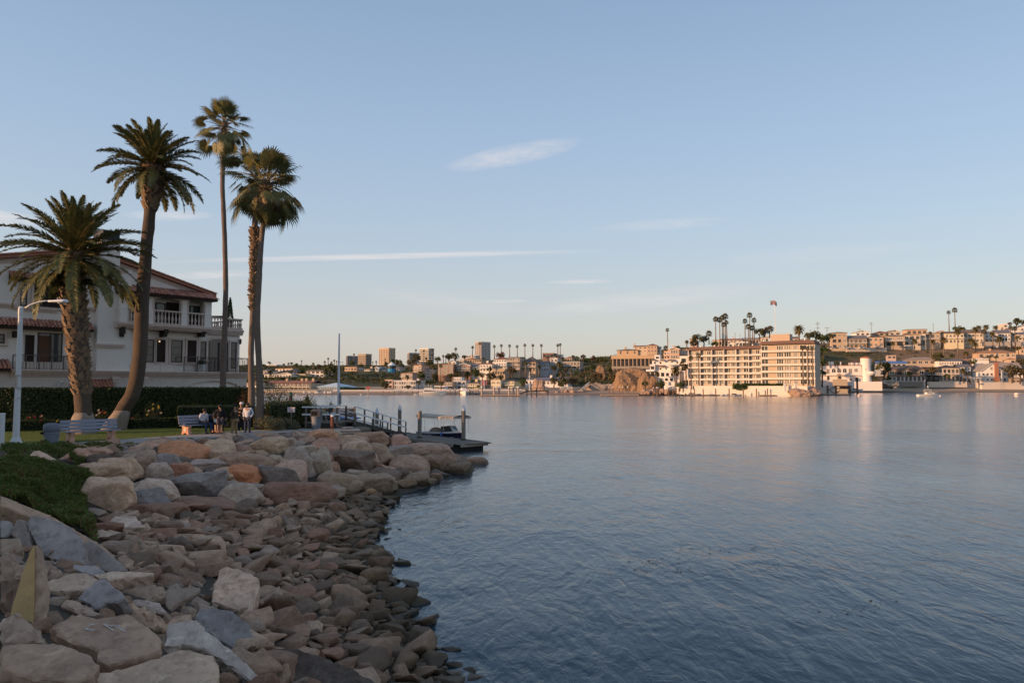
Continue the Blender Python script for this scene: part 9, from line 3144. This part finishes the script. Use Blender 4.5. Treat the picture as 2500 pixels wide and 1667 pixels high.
 # -- scrub on the slopes: one uncountable mass
sb={0:MB(),1:MB(),3:MB()}
k=0
tries=0
rr=random.Random(99)
while k<4200 and tries<40000:
 tries+=1
 y=rr.uniform(305,560)
 u=rr.uniform(450,2650)
 x=(u-CU)/FPX*y
 z=far_z(x,y)
 if z<4.2 or(u>2000 and y>470 and y<500 and rr.random()<0.6)or(2330<u and 455<y<500 and rr.random()<0.85):
  continue
 if 1500<u<1660 and y<345 and rr.random()<0.82:
  continue
 if any(abs(x-hx)<hw+1 and hy-9<y<hy+12 for hx,hy,hw in HOUSES):
  continue
 k+=1
 R_=rr.uniform(0.8,2.6)
 b=sb[rr.choice((0,0,1,3))]
 for _ in range(16):
  d=Vector((rr.gauss(0,1),rr.gauss(0,1),abs(rr.gauss(0,0.8)))).normalized()
  p=Vector((x,y,z))+Vector((d.x*R_,d.y*R_,d.z*R_*0.9))*rr.uniform(0.6,1.0)
  nn=(d+Vector((rr.gauss(0,0.5),rr.gauss(0,0.5),rr.gauss(0.2,0.4)))).normalized()
  a=nn.orthogonal().normalized()
  e=nn.cross(a)
  s=rr.uniform(0.3,0.65)
  b.face([p-a*s,p+e*s*0.8,p+a*s,p-e*s*0.7])
for m,lab in((0,'olive scrub covering the bluffs across the harbour'),(1,'green scrub covering the bluffs across the harbour'),(3,'brownish dry scrub covering the bluffs across the harbour')):
 tag(sb[m].build('hillside_scrub',M_T[m]),lab,'scrub',None,'stuff')
for(cv,x0,x1,ya,yb,Y,lab)in((zF,430,1480,1150,1205,279,'clipped green hedge on the condominium terrace'),(zA,2070,2620,968,1012,314,'clipped green hedge right of the clubhouse'),(zA,320,1560,735,800,375,'long dark clipped hedge below the low white hillside house')):
 p0,p1=at(*cv(x0,yb),Y),at(*cv(x1,ya),Y)
 t=empty('hedge',((p0.x+p1.x)/2,Y,p0.z))
 tag(t,lab,'hedge')
 W_,H_=p1.x-p0.x,p1.z-p0.z
 g=MB()
 g.box(-W_/2,W_/2,0.2,1.8,-1,H_-0.2)
 for _ in range(int(W_*40)):
  x,yq,zq=rr.uniform(-W_/2,W_/2),rr.uniform(0,2),H_+rr.gauss(0,0.12)
  if rr.random()<0.6:
   yq,zq=rr.gauss(0.1,0.1),rr.uniform(-0.5,H_)
  a=Vector((rr.gauss(0,1),rr.gauss(0,1),rr.gauss(0,1))).normalized()*0.3
  e=a.orthogonal().normalized()*0.2
  p=Vector((x,yq,zq))
  g.face([p-a,p+e,p+a,p-e])
 tag(g.build('leaves',M_T[1],t),kind='stuff')
 # -- sandstone bluff and rock outcrops
M_SAND=mat('sandstone',(0.3,0.195,0.12),0.95,0.45,0.16,1.0,1.2,0.5,stain=0.6)
M_RIP=mat('pinkish_riprap',(0.36,0.25,0.19),0.95,0.4,0.5,0.8,2.0,0.2,stain=0.3)
def outcrop(label,conv,x0,x1,yt,yb,Y,m,seed,name='rock_outcrop',dep=0.8):
 p0,p1=at(*conv(x0,yb),Y),at(*conv(x1,yt),Y)
 me=rock_mesh(name,seed,26,0.8,0.05,0.085,0.16,1)
 for v in me.vertices:
  q=v.co*2.6+Vector((seed,0,0))
  r_=mnoise.ridged_multi_fractal(Vector((q.x,q.y,q.z*0.5)),0.9,2.1,4,1.0,2.0)
  v.co+=v.normal*(r_-1.0)*0.09+v.co.normalized()*0.06*mnz(q*5)
 me.materials.append(m)
 o=link(name,me)
 W_,H_=p1.x-p0.x,p1.z-p0.z
 o.location=((p0.x+p1.x)/2,Y+W_*dep/4,p0.z+H_*0.2)
 o.scale=(W_/2*1.1,W_*dep/2,H_*0.85)
 tag(o,label,'rock')
 return o
outcrop('big ochre sandstone cliff face below the clifftop villa',zE,180,760,960,1440,316,M_SAND,901,'cliff',0.5)
outcrop('upper brown sandstone ledge under the glass fence of the villa',zE,190,1000,890,1150,330,M_SAND,902,'cliff',0.4)
outcrop('sandstone spur beside the white stepped house',zE,720,1130,1010,1400,309,M_SAND,903,'cliff',0.5)
outcrop('pale grey sandstone foot of the bluff above the sand',zD,1180,2000,870,1070,318,mat('grey_sandstone',(0.36,0.28,0.22),0.95,0.3,0.4,1.0,1.5,0.3,stain=0.3),904,'cliff',0.3)
outcrop('jagged pink rock outcrop left of the beach house',zD,90,360,780,1040,314,M_RIP,905)
outcrop('rock pile at the right corner of the condominium seawall',zF,1630,2200,1240,1400,268,M_RIP,906)
outcrop('broken brown rock face on the middle slope left of the villa',zD,1480,1710,480,680,352,M_SAND,907,'cliff',0.5)
outcrop('scattered pale rocks on the sand below the turret house',zG,1230,1620,1225,1330,380,mat('beach_rock',(0.42,0.34,0.27),0.95,0.35,0.6,0.8,2),908)
FAR_RIP=[rock_mesh('riprap_rock',950+i,12,0.7,0.08,0.5,0.06,1)for i in range(5)]
for me in FAR_RIP:
 me.materials.append(M_RIP)
for k in range(130):
 if k<85:
  p=at(*zD(rr.uniform(270,1210),1120-abs(rr.gauss(0,32))),306+rr.uniform(0,6))
  lab,gp='pink rock of the low embankment before the beach umbrellas','rocks of the middle embankment'
 else:
  p=at(*zE(rr.uniform(760,1900),1460-abs(rr.gauss(0,40))),297+rr.uniform(0,5))
  lab,gp='brown rock at the foot of the bluff behind the docks','rocks below the bluff'
 o=link('riprap_rock',rr.choice(FAR_RIP))
 o.location=p
 o.rotation_euler=(rr.uniform(-0.4,0.4),rr.uniform(-0.4,0.4),rr.uniform(0,6))
 s=rr.uniform(0.7,1.7)
 o.scale=(s,s*0.9,s*0.75)
 tag(o,lab,'rock',gp)
 # -- docks, pilings
M_DOCK=mat('far_dock_wood',(0.46,0.33,0.24),0.9,0.15,0.5)
M_DPILE=mat('far_piling',(0.2,0.12,0.085),0.9,0.2,0.8)
M_WPILE=mat('far_pale_piling',(0.42,0.34,0.28),0.9,0.2,0.8)
def far_dock(label,conv,x0,x1,yw,Y,depth=2.5,h=0.5,col=None):
 p0,p1=at(*conv(x0,yw),Y),at(*conv(x1,yw),Y)
 t=empty('dock',((p0.x+p1.x)/2,Y,0))
 tag(t,label,'dock','floating docks across the harbour')
 W_=p1.x-p0.x
 b=MB()
 b.box(-W_/2,W_/2,0,depth,0.18,h)
 b.build('deck',col or M_DOCK,t)
 b=MB()
 b.box(-W_/2+0.2,W_/2-0.2,0.2,depth-0.2,-0.4,0.18)
 b.build('float',M_FD,t)
 return t
def fpile(label,conv,x,yt,Y,group,r=0.2,m=None,white=True):
 p=at(*conv(x,yt),Y)
 t=empty('piling',(p.x,Y,-2))
 tag(t,label,'piling',group)
 b=MB()
 b.lathe([(r,0),(r,p.z+2)],8)
 b.build('shaft',m or M_DPILE,t)
 if white:
  b=MB()
  b.lathe([(r*1.1,p.z+2),(r*1.1,p.z+2.15),(0,p.z+2.6)],8)
  b.build('cone_cap',M_FW,t)
far_dock('long dock in front of the middle marina houses',zC,1110,1990,1148,272,3)
for i,x in enumerate((1143,1415,1525,1745,1838,1918,1948)):
 fpile('tall pale capped piling of the long middle dock',zC,x,960,273+(i%3),'pilings of the long middle dock',0.36,M_WPILE)
far_dock('dock below the sandy cove left of the bluff',zE,-120,720,1500,279,2.2)
for x in(60,150,290,360,470):
 fpile('dark slim piling of the cove dock',zE,x,1325,281,'pilings of the cove dock',0.16)
far_dock('dark dock continuing right of the cove dock',zE,720,1440,1496,281,2.0,0.45,M_TIMBD)
for x in(1040,1112,1140,1372,1475,1606,1550):
 fpile('dark piling before the rocks left of the condominium',zE,x,1335,280,'pilings left of the condominium',0.18)
far_dock('dock with boats along the condominium seawall',zE,1440,2900,1500,279,1.6,0.4,M_TIMBD)
for x in(1870,1950,2140):
 fpile('dark piling along the left condominium dock',zE,x,1350,277,'pilings of the condominium dock',0.2,white=False)
for x in(335,625,895,1120,60):
 fpile('tall brown piling along the right condominium dock',zF,x,1245,274,'pilings of the right condominium dock',0.22,white=False)
far_dock('dock finger at the right end of the condominium seawall',zF,960,1290,1362,273,2.2,0.5)
far_dock('pale dock of the small pier by the turret house',zG,30,640,1535,290,2.0)
far_dock('left marina dock before the motor yachts',zB,1350,2400,1108,303,2.0,0.4)
far_dock('left marina dock by the promenade',zB,200,1250,1103,304,1.6,0.35)
far_dock('white dock of the clubhouse',zA,1190,1540,1118,303,2.0,0.6,M_FW)
far_dock('second white dock of the clubhouse',zA,1545,1900,1118,303,2.0,0.6,M_FW)
for x in(1295,1410,1545,1585,1745,1825,1875):
 fpile('square white piling of the clubhouse dock',zA,x,1040,304,'white pilings of the clubhouse dock',0.35,M_FW,white=False)
for i in range(22):
 x=860+i*66+rr.uniform(-12,12)
 fpile('slim capped piling in the left marina',zB,x,1030+rr.uniform(-16,10),305+(i%4),'pilings of the left marina',0.16,M_WPILE if i%2 else M_DPILE)
for i in range(8):
 fpile('slim dark piling around the white motor yacht',zC,(440,555,650,870,900,945,1010,1060)[i],1000+rr.uniform(-10,12),300+(i%3),'pilings around the white motor yacht',0.16,M_DPILE)
t=empty('timber_pier',tuple(at(*zG(480,1520),300)))
t.location.z=0
tag(t,'brown timber pier with crossed braces and a boat lift before the turret house','pier')
m_=300/FPX/8.254
for x in(172,340,625,770):
 b=MB()
 X=(x-480)*m_
 b.box(X-0.3,X+0.3,-0.3,0.3,-2,(1520-(1330 if x!=770 else 1170))*m_)
 b.build('post',M_DPILE,t)
for y in(1335,1385):
 b=MB()
 b.box((300-480)*m_,(640-480)*m_,-0.35,0.35,(1520-y-14)*m_,(1520-y)*m_)
 b.build('beam',M_DPILE,t)
for(xa,ya,xb,yb)in((180,1430,320,1350),(290,1500,430,1430),(180,1400,290,1480)):
 b=MB()
 b.tube([((xa-480)*m_,0,(1520-ya)*m_),((xb-480)*m_,0,(1520-yb)*m_)],0.18,6)
 b.build('brace',M_DPILE,t)
b=MB()
b.box((765-480)*m_,(900-480)*m_,-0.1,0.1,(1520-1172)*m_,(1520-1165)*m_)
b.build('lift_arm',M_DPILE,t)
b=MB()
b.box((740-480)*m_,(780-480)*m_,-0.3,0.3,(1520-1245)*m_,(1520-1180)*m_)
b.build('lift_motor',M_DPILE,t)
for k in range(7):
 b=MB()
 X=(430+k*28-480)*m_
 b.box(X-0.12,X+0.12,-0.5,0.5,(1520-1400)*m_,(1520-1350)*m_)
 b.build('fence_board',M_DPILE,t)
 # -- boats
def fboat(label,conv,x0,x1,yw,Y,style,yaw=0,hull=None,group='boats across the harbour',cover=None):
 p0,p1=at(*conv(x0,yw),Y),at(*conv(x1,yw),Y)
 L=p1.x-p0.x
 t=empty('boat',((p0.x+p1.x)/2,Y,0),R(yaw))
 tag(t,label,'boat',group)
 bw=min(L*0.16,1.9)if yaw==0 else L*0.5
 if yaw:
  L=L*3.2
 sh=L*0.1 if style!='sail' else L*0.09
 b=MB()
 rg=[]
 n=10
 for i in range(n+1):
  f=i/n
  w=bw*(0.85+0.15*math.sin(PI*f))*(1-max(0,(f-0.45)/0.55)**2.0)
  s=sh*(1+0.55*f*f)
  x=-L/2+L*f
  rg.append([(x,-max(w,0.02),s),(x,-w*0.85,s*0.35),(x,-w*0.5,-0.35),(x,w*0.5,-0.35),(x,w*0.85,s*0.35),(x,max(w,0.02),s)])
 b.add([p for r_ in rg for p in r_],[(i*6+k,(i+1)*6+k,(i+1)*6+k+1,i*6+k+1)for i in range(n)for k in range(5)]+[(0,1,2,3,4,5)]+[(i*6+5,(i+1)*6+5,(i+1)*6,i*6)for i in range(n)])
 b.build('hull',hull or M_FW,t,None,'auto')
 def cab(xa,xb,w,za,zb2,rake,m,name):
  b=MB()
  b.add([(xa,-w,za),(xb,-w*0.8,za),(xb,w*0.8,za),(xa,w,za),(xa+rake*0.2,-w*0.9,zb2),(xb-rake,-w*0.7,zb2),(xb-rake,w*0.7,zb2),(xa+rake*0.2,w*0.9,zb2)],[(0,3,2,1),(4,5,6,7),(0,1,5,4),(1,2,6,5),(2,3,7,6),(3,0,4,7)])
  b.build(name,m,t)
 if style=='cruiser':
  cab(-L*0.12,L*0.34,bw*0.75,sh*1.0,sh*2.0,L*0.14,M_FW,'cabin')
  cab(-L*0.1,L*0.2,bw*0.76,sh*1.45,sh*1.75,L*0.02,G_DARK,'cabin_window')
  cab(-L*0.16,L*0.12,bw*0.66,sh*3.2,sh*3.32,0.1,M_FW,'hard_top')
  for x in(-L*0.14,L*0.1):
   for s in(-1,1):
    b=MB()
    b.tube([(x,s*bw*0.55,sh),(x,s*bw*0.55,sh*3.2)],0.05,5)
    b.build('top_post',M_FW,t)
  b=MB()
  b.tube([(0,0,sh*3.3),(0,0,sh*4.4)],0.06,5)
  b.lathe([(0.05,0),(0.22,0.15),(0.22,0.4),(0.05,0.5)],8,0,T(0,0,sh*4.4))
  b.build('radar_mast',M_FW,t)
  b=MB()
  for s in(-1,1):
   b.tube([(L*0.15,s*bw*0.6,sh*1.35),(L*0.33,s*bw*0.4,sh*2.0),(L*0.48,0,sh*2.15)],0.03,4)
  b.build('bow_rail',M_FW,t)
 elif style=='yacht':
  cab(-L*0.35,L*0.22,bw*0.8,sh*1.0,sh*2.0,L*0.1,M_FW,'cabin')
  cab(-L*0.3,L*0.16,bw*0.81,sh*1.35,sh*1.75,L*0.05,G_DARK,'cabin_window')
  cab(-L*0.32,L*0.05,bw*0.7,sh*2.0,sh*2.75,L*0.06,M_FW,'flybridge')
  cab(-L*0.34,L*0.02,bw*0.7,sh*3.4,sh*3.5,0.1,M_FW,'bimini')
  b=MB()
  b.tube([(-L*0.15,0,sh*2.7),(-L*0.15,0,sh*4.2)],0.08,5)
  b.build('mast',M_FW,t)
 elif style=='sail':
  b=MB()
  b.tube([(L*0.05,0,sh),(L*0.05,0,L*1.25)],0.08,6)
  b.build('mast',M_FW,t)
  b=MB()
  b.tube([(L*0.05,0,sh*2.2),(-L*0.4,0,sh*2.1)],0.22,6)
  b.build('boom_cover',cover or mat('navy_canvas',(0.02,0.025,0.06),0.9),t)
  cab(-L*0.1,L*0.25,bw*0.6,sh,sh*1.5,L*0.05,M_FW,'cabin')
 else:
  cab(-L*0.3,L*0.1,bw*0.8,sh,sh*1.9,L*0.08,cover or M_FW,'cover' if cover else 'cabin')
  b=MB()
  b.box(-L*0.56,-L*0.48,-0.25,0.25,-0.2,sh*1.5)
  b.build('outboard',M_FD,t)
 return t
NAVY=mat('navy_canvas',(0.02,0.025,0.06),0.9)
fboat('white cruiser moored alone off the beach',zH,5,425,1545,266,'cruiser')
fboat('white motor yacht seen bow on in the middle marina',zC,665,838,1112,301,'yacht',yaw=-80)
fboat('long white motor yacht with a dark wheelhouse in the left marina',zB,1660,2240,1106,300,'yacht')
fboat('small white boat left in the left marina near the red notice',zB,315,430,1104,301,'skiff')
fboat('sailing boat with a navy sail cover in the left marina',zB,1085,1190,1100,303,'sail')
fboat('small sailing boat right in the left marina',zB,1830,1990,1104,309,'sail',cover=M_FW)
fboat('stubby white boat left of the long motor yacht',zB,1350,1420,1106,301,'skiff')
fboat('low white runabout before the long motor yacht',zB,1525,1640,1108,299,'skiff')
fboat('tiny tender right of the long motor yacht',zB,2110,2170,1108,299,'skiff')
fboat('dark blue covered boat between motor yacht and long dock',zC,960,1075,1100,300,'skiff',hull=NAVY,cover=NAVY)
fboat('boat with a navy canopy left of the condominium dock',zE,1450,1700,1490,281,'skiff',cover=NAVY)
fboat('white boat under a grey cover at the left of the condominium dock',zE,1760,2090,1490,281,'skiff',cover=mat('grey_canvas',(0.12,0.12,0.14),0.9))
fboat('white cuddy boat in the middle of the condominium dock',zE,2210,2420,1490,280,'cruiser')
fboat('white boat with a black outboard at the condominium dock',zF,140,330,1385,276,'skiff')
fboat('white launch under a dark bimini at the condominium dock',zF,340,600,1380,276,'skiff',cover=mat('dark_bimini',(0.05,0.045,0.06),0.9))
fboat('boat hanging in the lift of the timber pier',zG,640,880,1430,304,'skiff',cover=mat('grey_canvas',(0.12,0.12,0.14),0.9)).location.z=1.7
fboat('little white boat at the clubhouse dock',zA,1420,1520,1112,301,'skiff')
for(cv,x,y,Y,r_,lab,cc)in((zH,1998,1530,268,0.75,'large white mooring buoy at the right',(0.72,0.66,0.6)),(zH,455,1540,266,0.3,'small white buoy beside the moored cruiser',(0.72,0.7,0.66)),(zG,803,1555,262,0.5,'white buoy with an orange band before the timber pier',(0.7,0.6,0.5)),(zA,665,1132,285,0.25,'small white buoy left of the clubhouse docks',(0.7,0.68,0.66)),(zA,1115,1134,285,0.28,'small white buoy before the clubhouse docks',(0.7,0.68,0.66)),(zB,375,1136,285,0.28,'small white buoy near the red notice post',(0.7,0.68,0.66))):
 p=at(*cv(x,y),Y)
 t=empty('buoy',(p.x,Y,0))
 tag(t,lab,'buoy')
 b=MB()
 b.lathe([(r_*0.7,-0.3),(r_,0.1),(r_,r_*1.2),(r_*0.6,r_*1.7),(0.05,r_*1.8)],12)
 b.build('float',wallm(cc),t,None,True)
 b=MB()
 b.lathe([(r_*1.02,r_*0.55),(r_*1.02,r_*0.85)],12)
 b.build('band',mat('buoy_band',(0.5,0.2,0.08),0.7),t)
p=at(*zB(535,1155),262)
t=empty('warning_post',(p.x,262,-1.5))
tag(t,'post in the water carrying a faded red square notice','sign post')
zt_=at(*zB(535,930),262).z+1.5
b=MB()
b.lathe([(0.16,0),(0.16,zt_)],8)
b.build('post',wallm((0.45,0.36,0.3)),t)
m_=262/FPX/9.046
b=MB()
b.box(-42*m_,32*m_,-0.25,-0.17,zt_-62*m_,zt_-8*m_)
b.build('board',mat('faded_red',(0.5,0.12,0.08),0.8),t)
# -- poles and flags
def pole(label,conv,x,yt,yb,Y,arms=(),r=0.16,name='utility_pole',cat='utility pole',m=None,group='utility poles on the ridge',sink=2):
 a,c=at(*conv(x,yb),Y),at(*conv(x,yt),Y)
 k_=conv(1,0)[0]-conv(0,0)[0]
 m__=k_*Y/FPX
 t=empty(name,(a.x,Y,a.z-sink))
 tag(t,label,cat,group)
 H=c.z-a.z+sink
 b=MB()
 b.tube([(0,0,0),(0,0,H)],[r,r*0.65],7)
 b.build('pole',m or mat('utility_pole_wood',(0.17,0.12,0.09),0.9),t)
 for(dy,hw)in arms:
  b=MB()
  b.box(-hw*m__,hw*m__,-0.09,0.09,H-dy*m__-0.1,H-dy*m__+0.1)
  b.build('crossarm',m or mat('utility_pole_wood',(0.17,0.12,0.09),0.9),t)
 return t,H,m__
pole('utility pole right of the round date palm with three crossarms',y4,200,285,420,480,((4,14),(20,24),(62,24)))
pole('pale utility pole in front of the trees left of the ridge street',y4,300,340,550,482,((4,26),(30,10)))
pole('utility pole behind the orange and white ridge house',y4,760,285,400,540,((4,14),(22,26)))
pole('short utility pole above the flat roofed ridge house',y4,1405,303,360,560,((3,12),))
pole('small utility pole left of the gabled second row house',y4,634,355,400,560,((3,22),))
pole('faint utility pole above the trees right of the condominium',y4,122,366,420,520,((3,14),))
pole('slender mast on a roof behind the palm clusters',zF,462,110,260,400,((12,12),),0.1)
pole('second slender mast on a roof behind the palm clusters',zF,560,130,260,400,(),0.1)
pole('white pole on the green slope behind the tan hipped house',y4,1808,560,640,455,(),0.14)
t,H,m__=pole('very tall flagpole flying the stars and stripes',y3,1738,50,400,330,(),0.14,'flagpole','flagpole',M_FW,None)
FW_,FH_=64*m__,40*m__
def flag_pt(f,g):
 return Vector((-0.16-(40*m__)+f*FW_+0.0,0.4*math.sin(f*7)*f,H-3*m__-g*FH_-f*f*12*m__-0.25*math.sin(f*9)))
M_FR,M_FWH,M_FB=mat('flag_red',(0.3,0.04,0.05),0.9),mat('flag_white',(0.4,0.37,0.36),0.9),mat('flag_blue',(0.03,0.045,0.16),0.9)
b=MB()
N=12
for s in range(13):
 for i in range(N):
  blue=s<7 and i<5
  b.add([flag_pt(i/N,(s+1)/13),flag_pt((i+1)/N,(s+1)/13),flag_pt((i+1)/N,s/13),flag_pt(i/N,s/13)],[(0,1,2,3)],2 if blue else(0 if s%2==0 else 1))
for r_ in range(9):
 for c_ in range(6 if r_%2==0 else 5):
  f=(c_+(0.5 if r_%2==0 else 1.0))/6*5/12
  g=(r_+0.6)/9.2*7/13
  p=flag_pt(f,g)+Vector((0,-0.03,0))
  s=0.16
  pts=[]
  for k in range(10):
   a=PI/2+k*PI/5
   q=s if k%2==0 else s*0.4
   pts.append(p+Vector((math.cos(a)*q,0,math.sin(a)*q)))
  b.face(list(reversed(pts)),1)
b.build('flag',[M_FR,M_FWH,M_FB],t)
b=MB()
b.tube([(0,0,H-16*m__),(-0.2-40*m__,0,H)],0.07,5)
b.build('gaff',M_FW,t)
pole('white mast with a yard on the condominium terrace',zF,1578,750,1210,271,((105,50),),0.16,'flagpole','flagpole',M_FW,None,1)
pole('white mast with a slanting yard before the beach house',zC,2194,605,980,312,((112,30),),0.18,'flagpole','flagpole',M_FW,None,1)
pole('white flagpole with yard above the peach house',zE,1372,340,560,330,((8,45),),0.14,'flagpole','flagpole',M_FW,None,1)
t,H,m__=pole('left white pole with a red pennant before the yellow houses',zC,1128,765,990,316,(),0.14,'flagpole','flagpole',M_FW,None,1)
b=MB()
b.face([(0.1,0,H-0.3),(2.6,0.3,H-0.9),(2.4,0.2,H-2.6),(0.1,0,H-2.9)])
b.build('pennant',mat('pink_flag',(0.45,0.16,0.16),0.9),t)
pole('right white pole before the yellow houses',zC,1195,770,990,316,(),0.14,'flagpole','flagpole',M_FW,None,1)
pole('thin mast left of the harbour flagpole',zA,2000,400,850,420,(),0.12)
pole('left post of the goal shaped frame behind the harbour flagpole',zA,2135,395,480,420,((2,0),),0.12)
for x in(1480,1690):
 p0,p1=at(*zF(x,1250),270),at(*zF(x,1140),270)
 b=MB()
 b.box(-0.35,0.35,-0.35,0.35,-1,p1.z-p0.z)
 o=b.build('gate_post',M_FW)
 o.location=p0
 tag(o,'left white gate post on the condominium terrace' if x==1480 else 'right white gate post on the condominium terrace','post')
for i,(x,y,lab,cc)in enumerate(((755,945,'cream beach umbrella before the dark thicket',(0.62,0.52,0.36)),(925,966,'orange beach umbrella before the dark thicket',(0.45,0.2,0.08)))):
 p=at(*zD(x,y),311)
 t=empty('beach_umbrella',(p.x,311,p.z-2.6))
 tag(t,lab,'umbrella')
 b=MB()
 b.tube([(0,0,0),(0,0,2.7)],0.06,6)
 b.build('pole',M_FW,t)
 b=MB()
 b.lathe([(75*311/FPX/9.046,2.2),(20*311/FPX/9.046,2.6),(0.05,2.85)],10)
 b.build('canopy',wallm(cc),t)
for k in range(9):
 p=at(*zD(715+k*30,1010),310)
 t=empty('beach_chair',(p.x,310,p.z))
 tag(t,'white folding chair in the row before the dark thicket','chair','white chairs before the thicket')
 b=MB()
 b.box(-0.4,0.4,-0.4,0.4,0.4,0.5)
 b.build('seat',M_FW,t)
 b=MB()
 b.box(-0.4,0.4,0.35,0.45,0.5,1.3)
 b.build('backrest',M_FW,t)
 b=MB()
 for sx in(-0.35,0.35):
  b.box(sx-0.05,sx+0.05,-0.35,-0.25,0,0.4)
 b.build('leg',M_FW,t)
p0,p1=at(*zD(1160,1050),309),at(*zD(1350,890),318)
t=empty('beach_stairs',tuple(p0))
tag(t,'straight stairs with a pale handrail down to the sand','stairs')
d=p1-p0
b=MB()
for dy in(0,2.0):
 b.tube([(0,dy,0.9),(d.x,d.y+dy,d.z+0.9)],0.14,5)
b.build('handrail',wallm((0.6,0.56,0.54)),t)
for k in range(18):
 f=k/18
 b=MB()
 b.box(d.x*f-0.1,d.x*(f+0.09),d.y*f,d.y*f+2.0,d.z*f-0.4,d.z*(f+1/18))
 b.build('step',wallm((0.4,0.33,0.28)),t)
t=empty('footbridge',tuple(at(*zC(2200,1120),276)))
t.location.z=0
tag(t,'low curved timber footbridge from the long dock to the rocks','footbridge')
m_=276/FPX/9.046
pts=[((x-2200)*m_,0,(1148-y)*m_)for x,y in((1980,1100),(2060,1072),(2140,1050),(2240,1038),(2352,1034),(2600,1038))]
b=MB()
b.tube(pts,0.22,6)
b.build('deck',M_TIMBD,t)
b=MB()
b.tube([(x,0,z+1.0)for x,y,z in pts],0.07,5)
b.build('handrail',M_TIMBD,t)
for x,y,z in pts[2:]:
 b=MB()
 b.box(x-0.15,x+0.15,-0.15,0.15,-2,z+1.0)
 b.build('post',M_TIMBD,t)
for i,(cv,x,y,cc,lab)in enumerate(((zG,1790,545,(0.7,0.66,0.6),'white car parked before the cream balcony house'),(zG,1205,578,(0.66,0.62,0.57),'pale car parked before the orange and white house'),(zG,230,590,(0.5,0.52,0.56),'silver car parked at the left end of the ridge street'),(zG,320,590,(0.12,0.12,0.14),'dark car parked at the left end of the ridge street'),(zG,560,585,(0.6,0.58,0.55),'light car parked before the stone house'),(zG,2060,530,(0.05,0.06,0.06),'black car parked right of the white one'),(zH,400,515,(0.22,0.22,0.26),'grey car parked before the deep orange balconies'),(zG,870,585,(0.7,0.66,0.62),'small white car parked right of the stone house'))):
 p=at(*cv(x,y),497)
 t=empty('parked_car',(p.x,497,p.z),R(ru(-6,6)))
 tag(t,lab,'car','cars parked along the ridge street')
 b=MB()
 prof=[(-2.2,0.3),(-2.2,0.85),(-1.9,0.95),(1.2,0.98),(2.1,0.8),(2.25,0.3)]
 n=len(prof)
 b.add([(x,-0.85,z)for x,z in prof]+[(x,0.85,z)for x,z in prof],[tuple(range(n)),tuple(reversed(range(n,2*n)))]+[(i,n+i,n+(i+1)%n,(i+1)%n)for i in range(n)])
 b.build('body',mat('car_paint_%d'%i,cc,0.35,0.04,1,spec=0.5),t)
 b=MB()
 prof=[(-1.6,0.95),(-1.1,1.45),(0.5,1.48),(1.2,0.98)]
 n=4
 b.add([(x,-0.75,z)for x,z in prof]+[(x,0.75,z)for x,z in prof],[tuple(range(n)),tuple(reversed(range(n,2*n)))]+[(i,n+i,n+(i+1)%n,(i+1)%n)for i in range(n)])
 b.build('cabin',G_DARK,t)
 for x in(-1.4,1.4):
  for s in(-0.8,0.8):
   b=MB()
   b.tube([(x,s-0.1,0.32),(x,s+0.1,0.32)],0.33,10)
   b.build('wheel',M_FD,t)
for i,(x,lab)in enumerate(((1012,'person in dark clothes standing left of the beach picnic table'),(1075,'person in dark clothes seated at the beach picnic table'))):
 p=at(*zH(x,1303),393)
 person(lab,(p.x,p.y,p.z),-90,pose(),cloth('black_coat',(0.012,0.011,0.013)),cloth('navy_trousers',(0.014,0.016,0.03)),1.15)
p=at(*zH(1140,1303),393)
t=empty('picnic_table',tuple(p))
tag(t,'brown picnic table on the sand before the bungalow','table')
b=MB()
b.box(-3,3,-0.5,0.5,0.9,1.1)
b.build('table_top',M_DPILE,t)
for x in(-2.4,2.4):
 b=MB()
 b.box(x-0.15,x+0.15,-0.4,0.4,0,0.9)
 b.build('leg',M_DPILE,t)
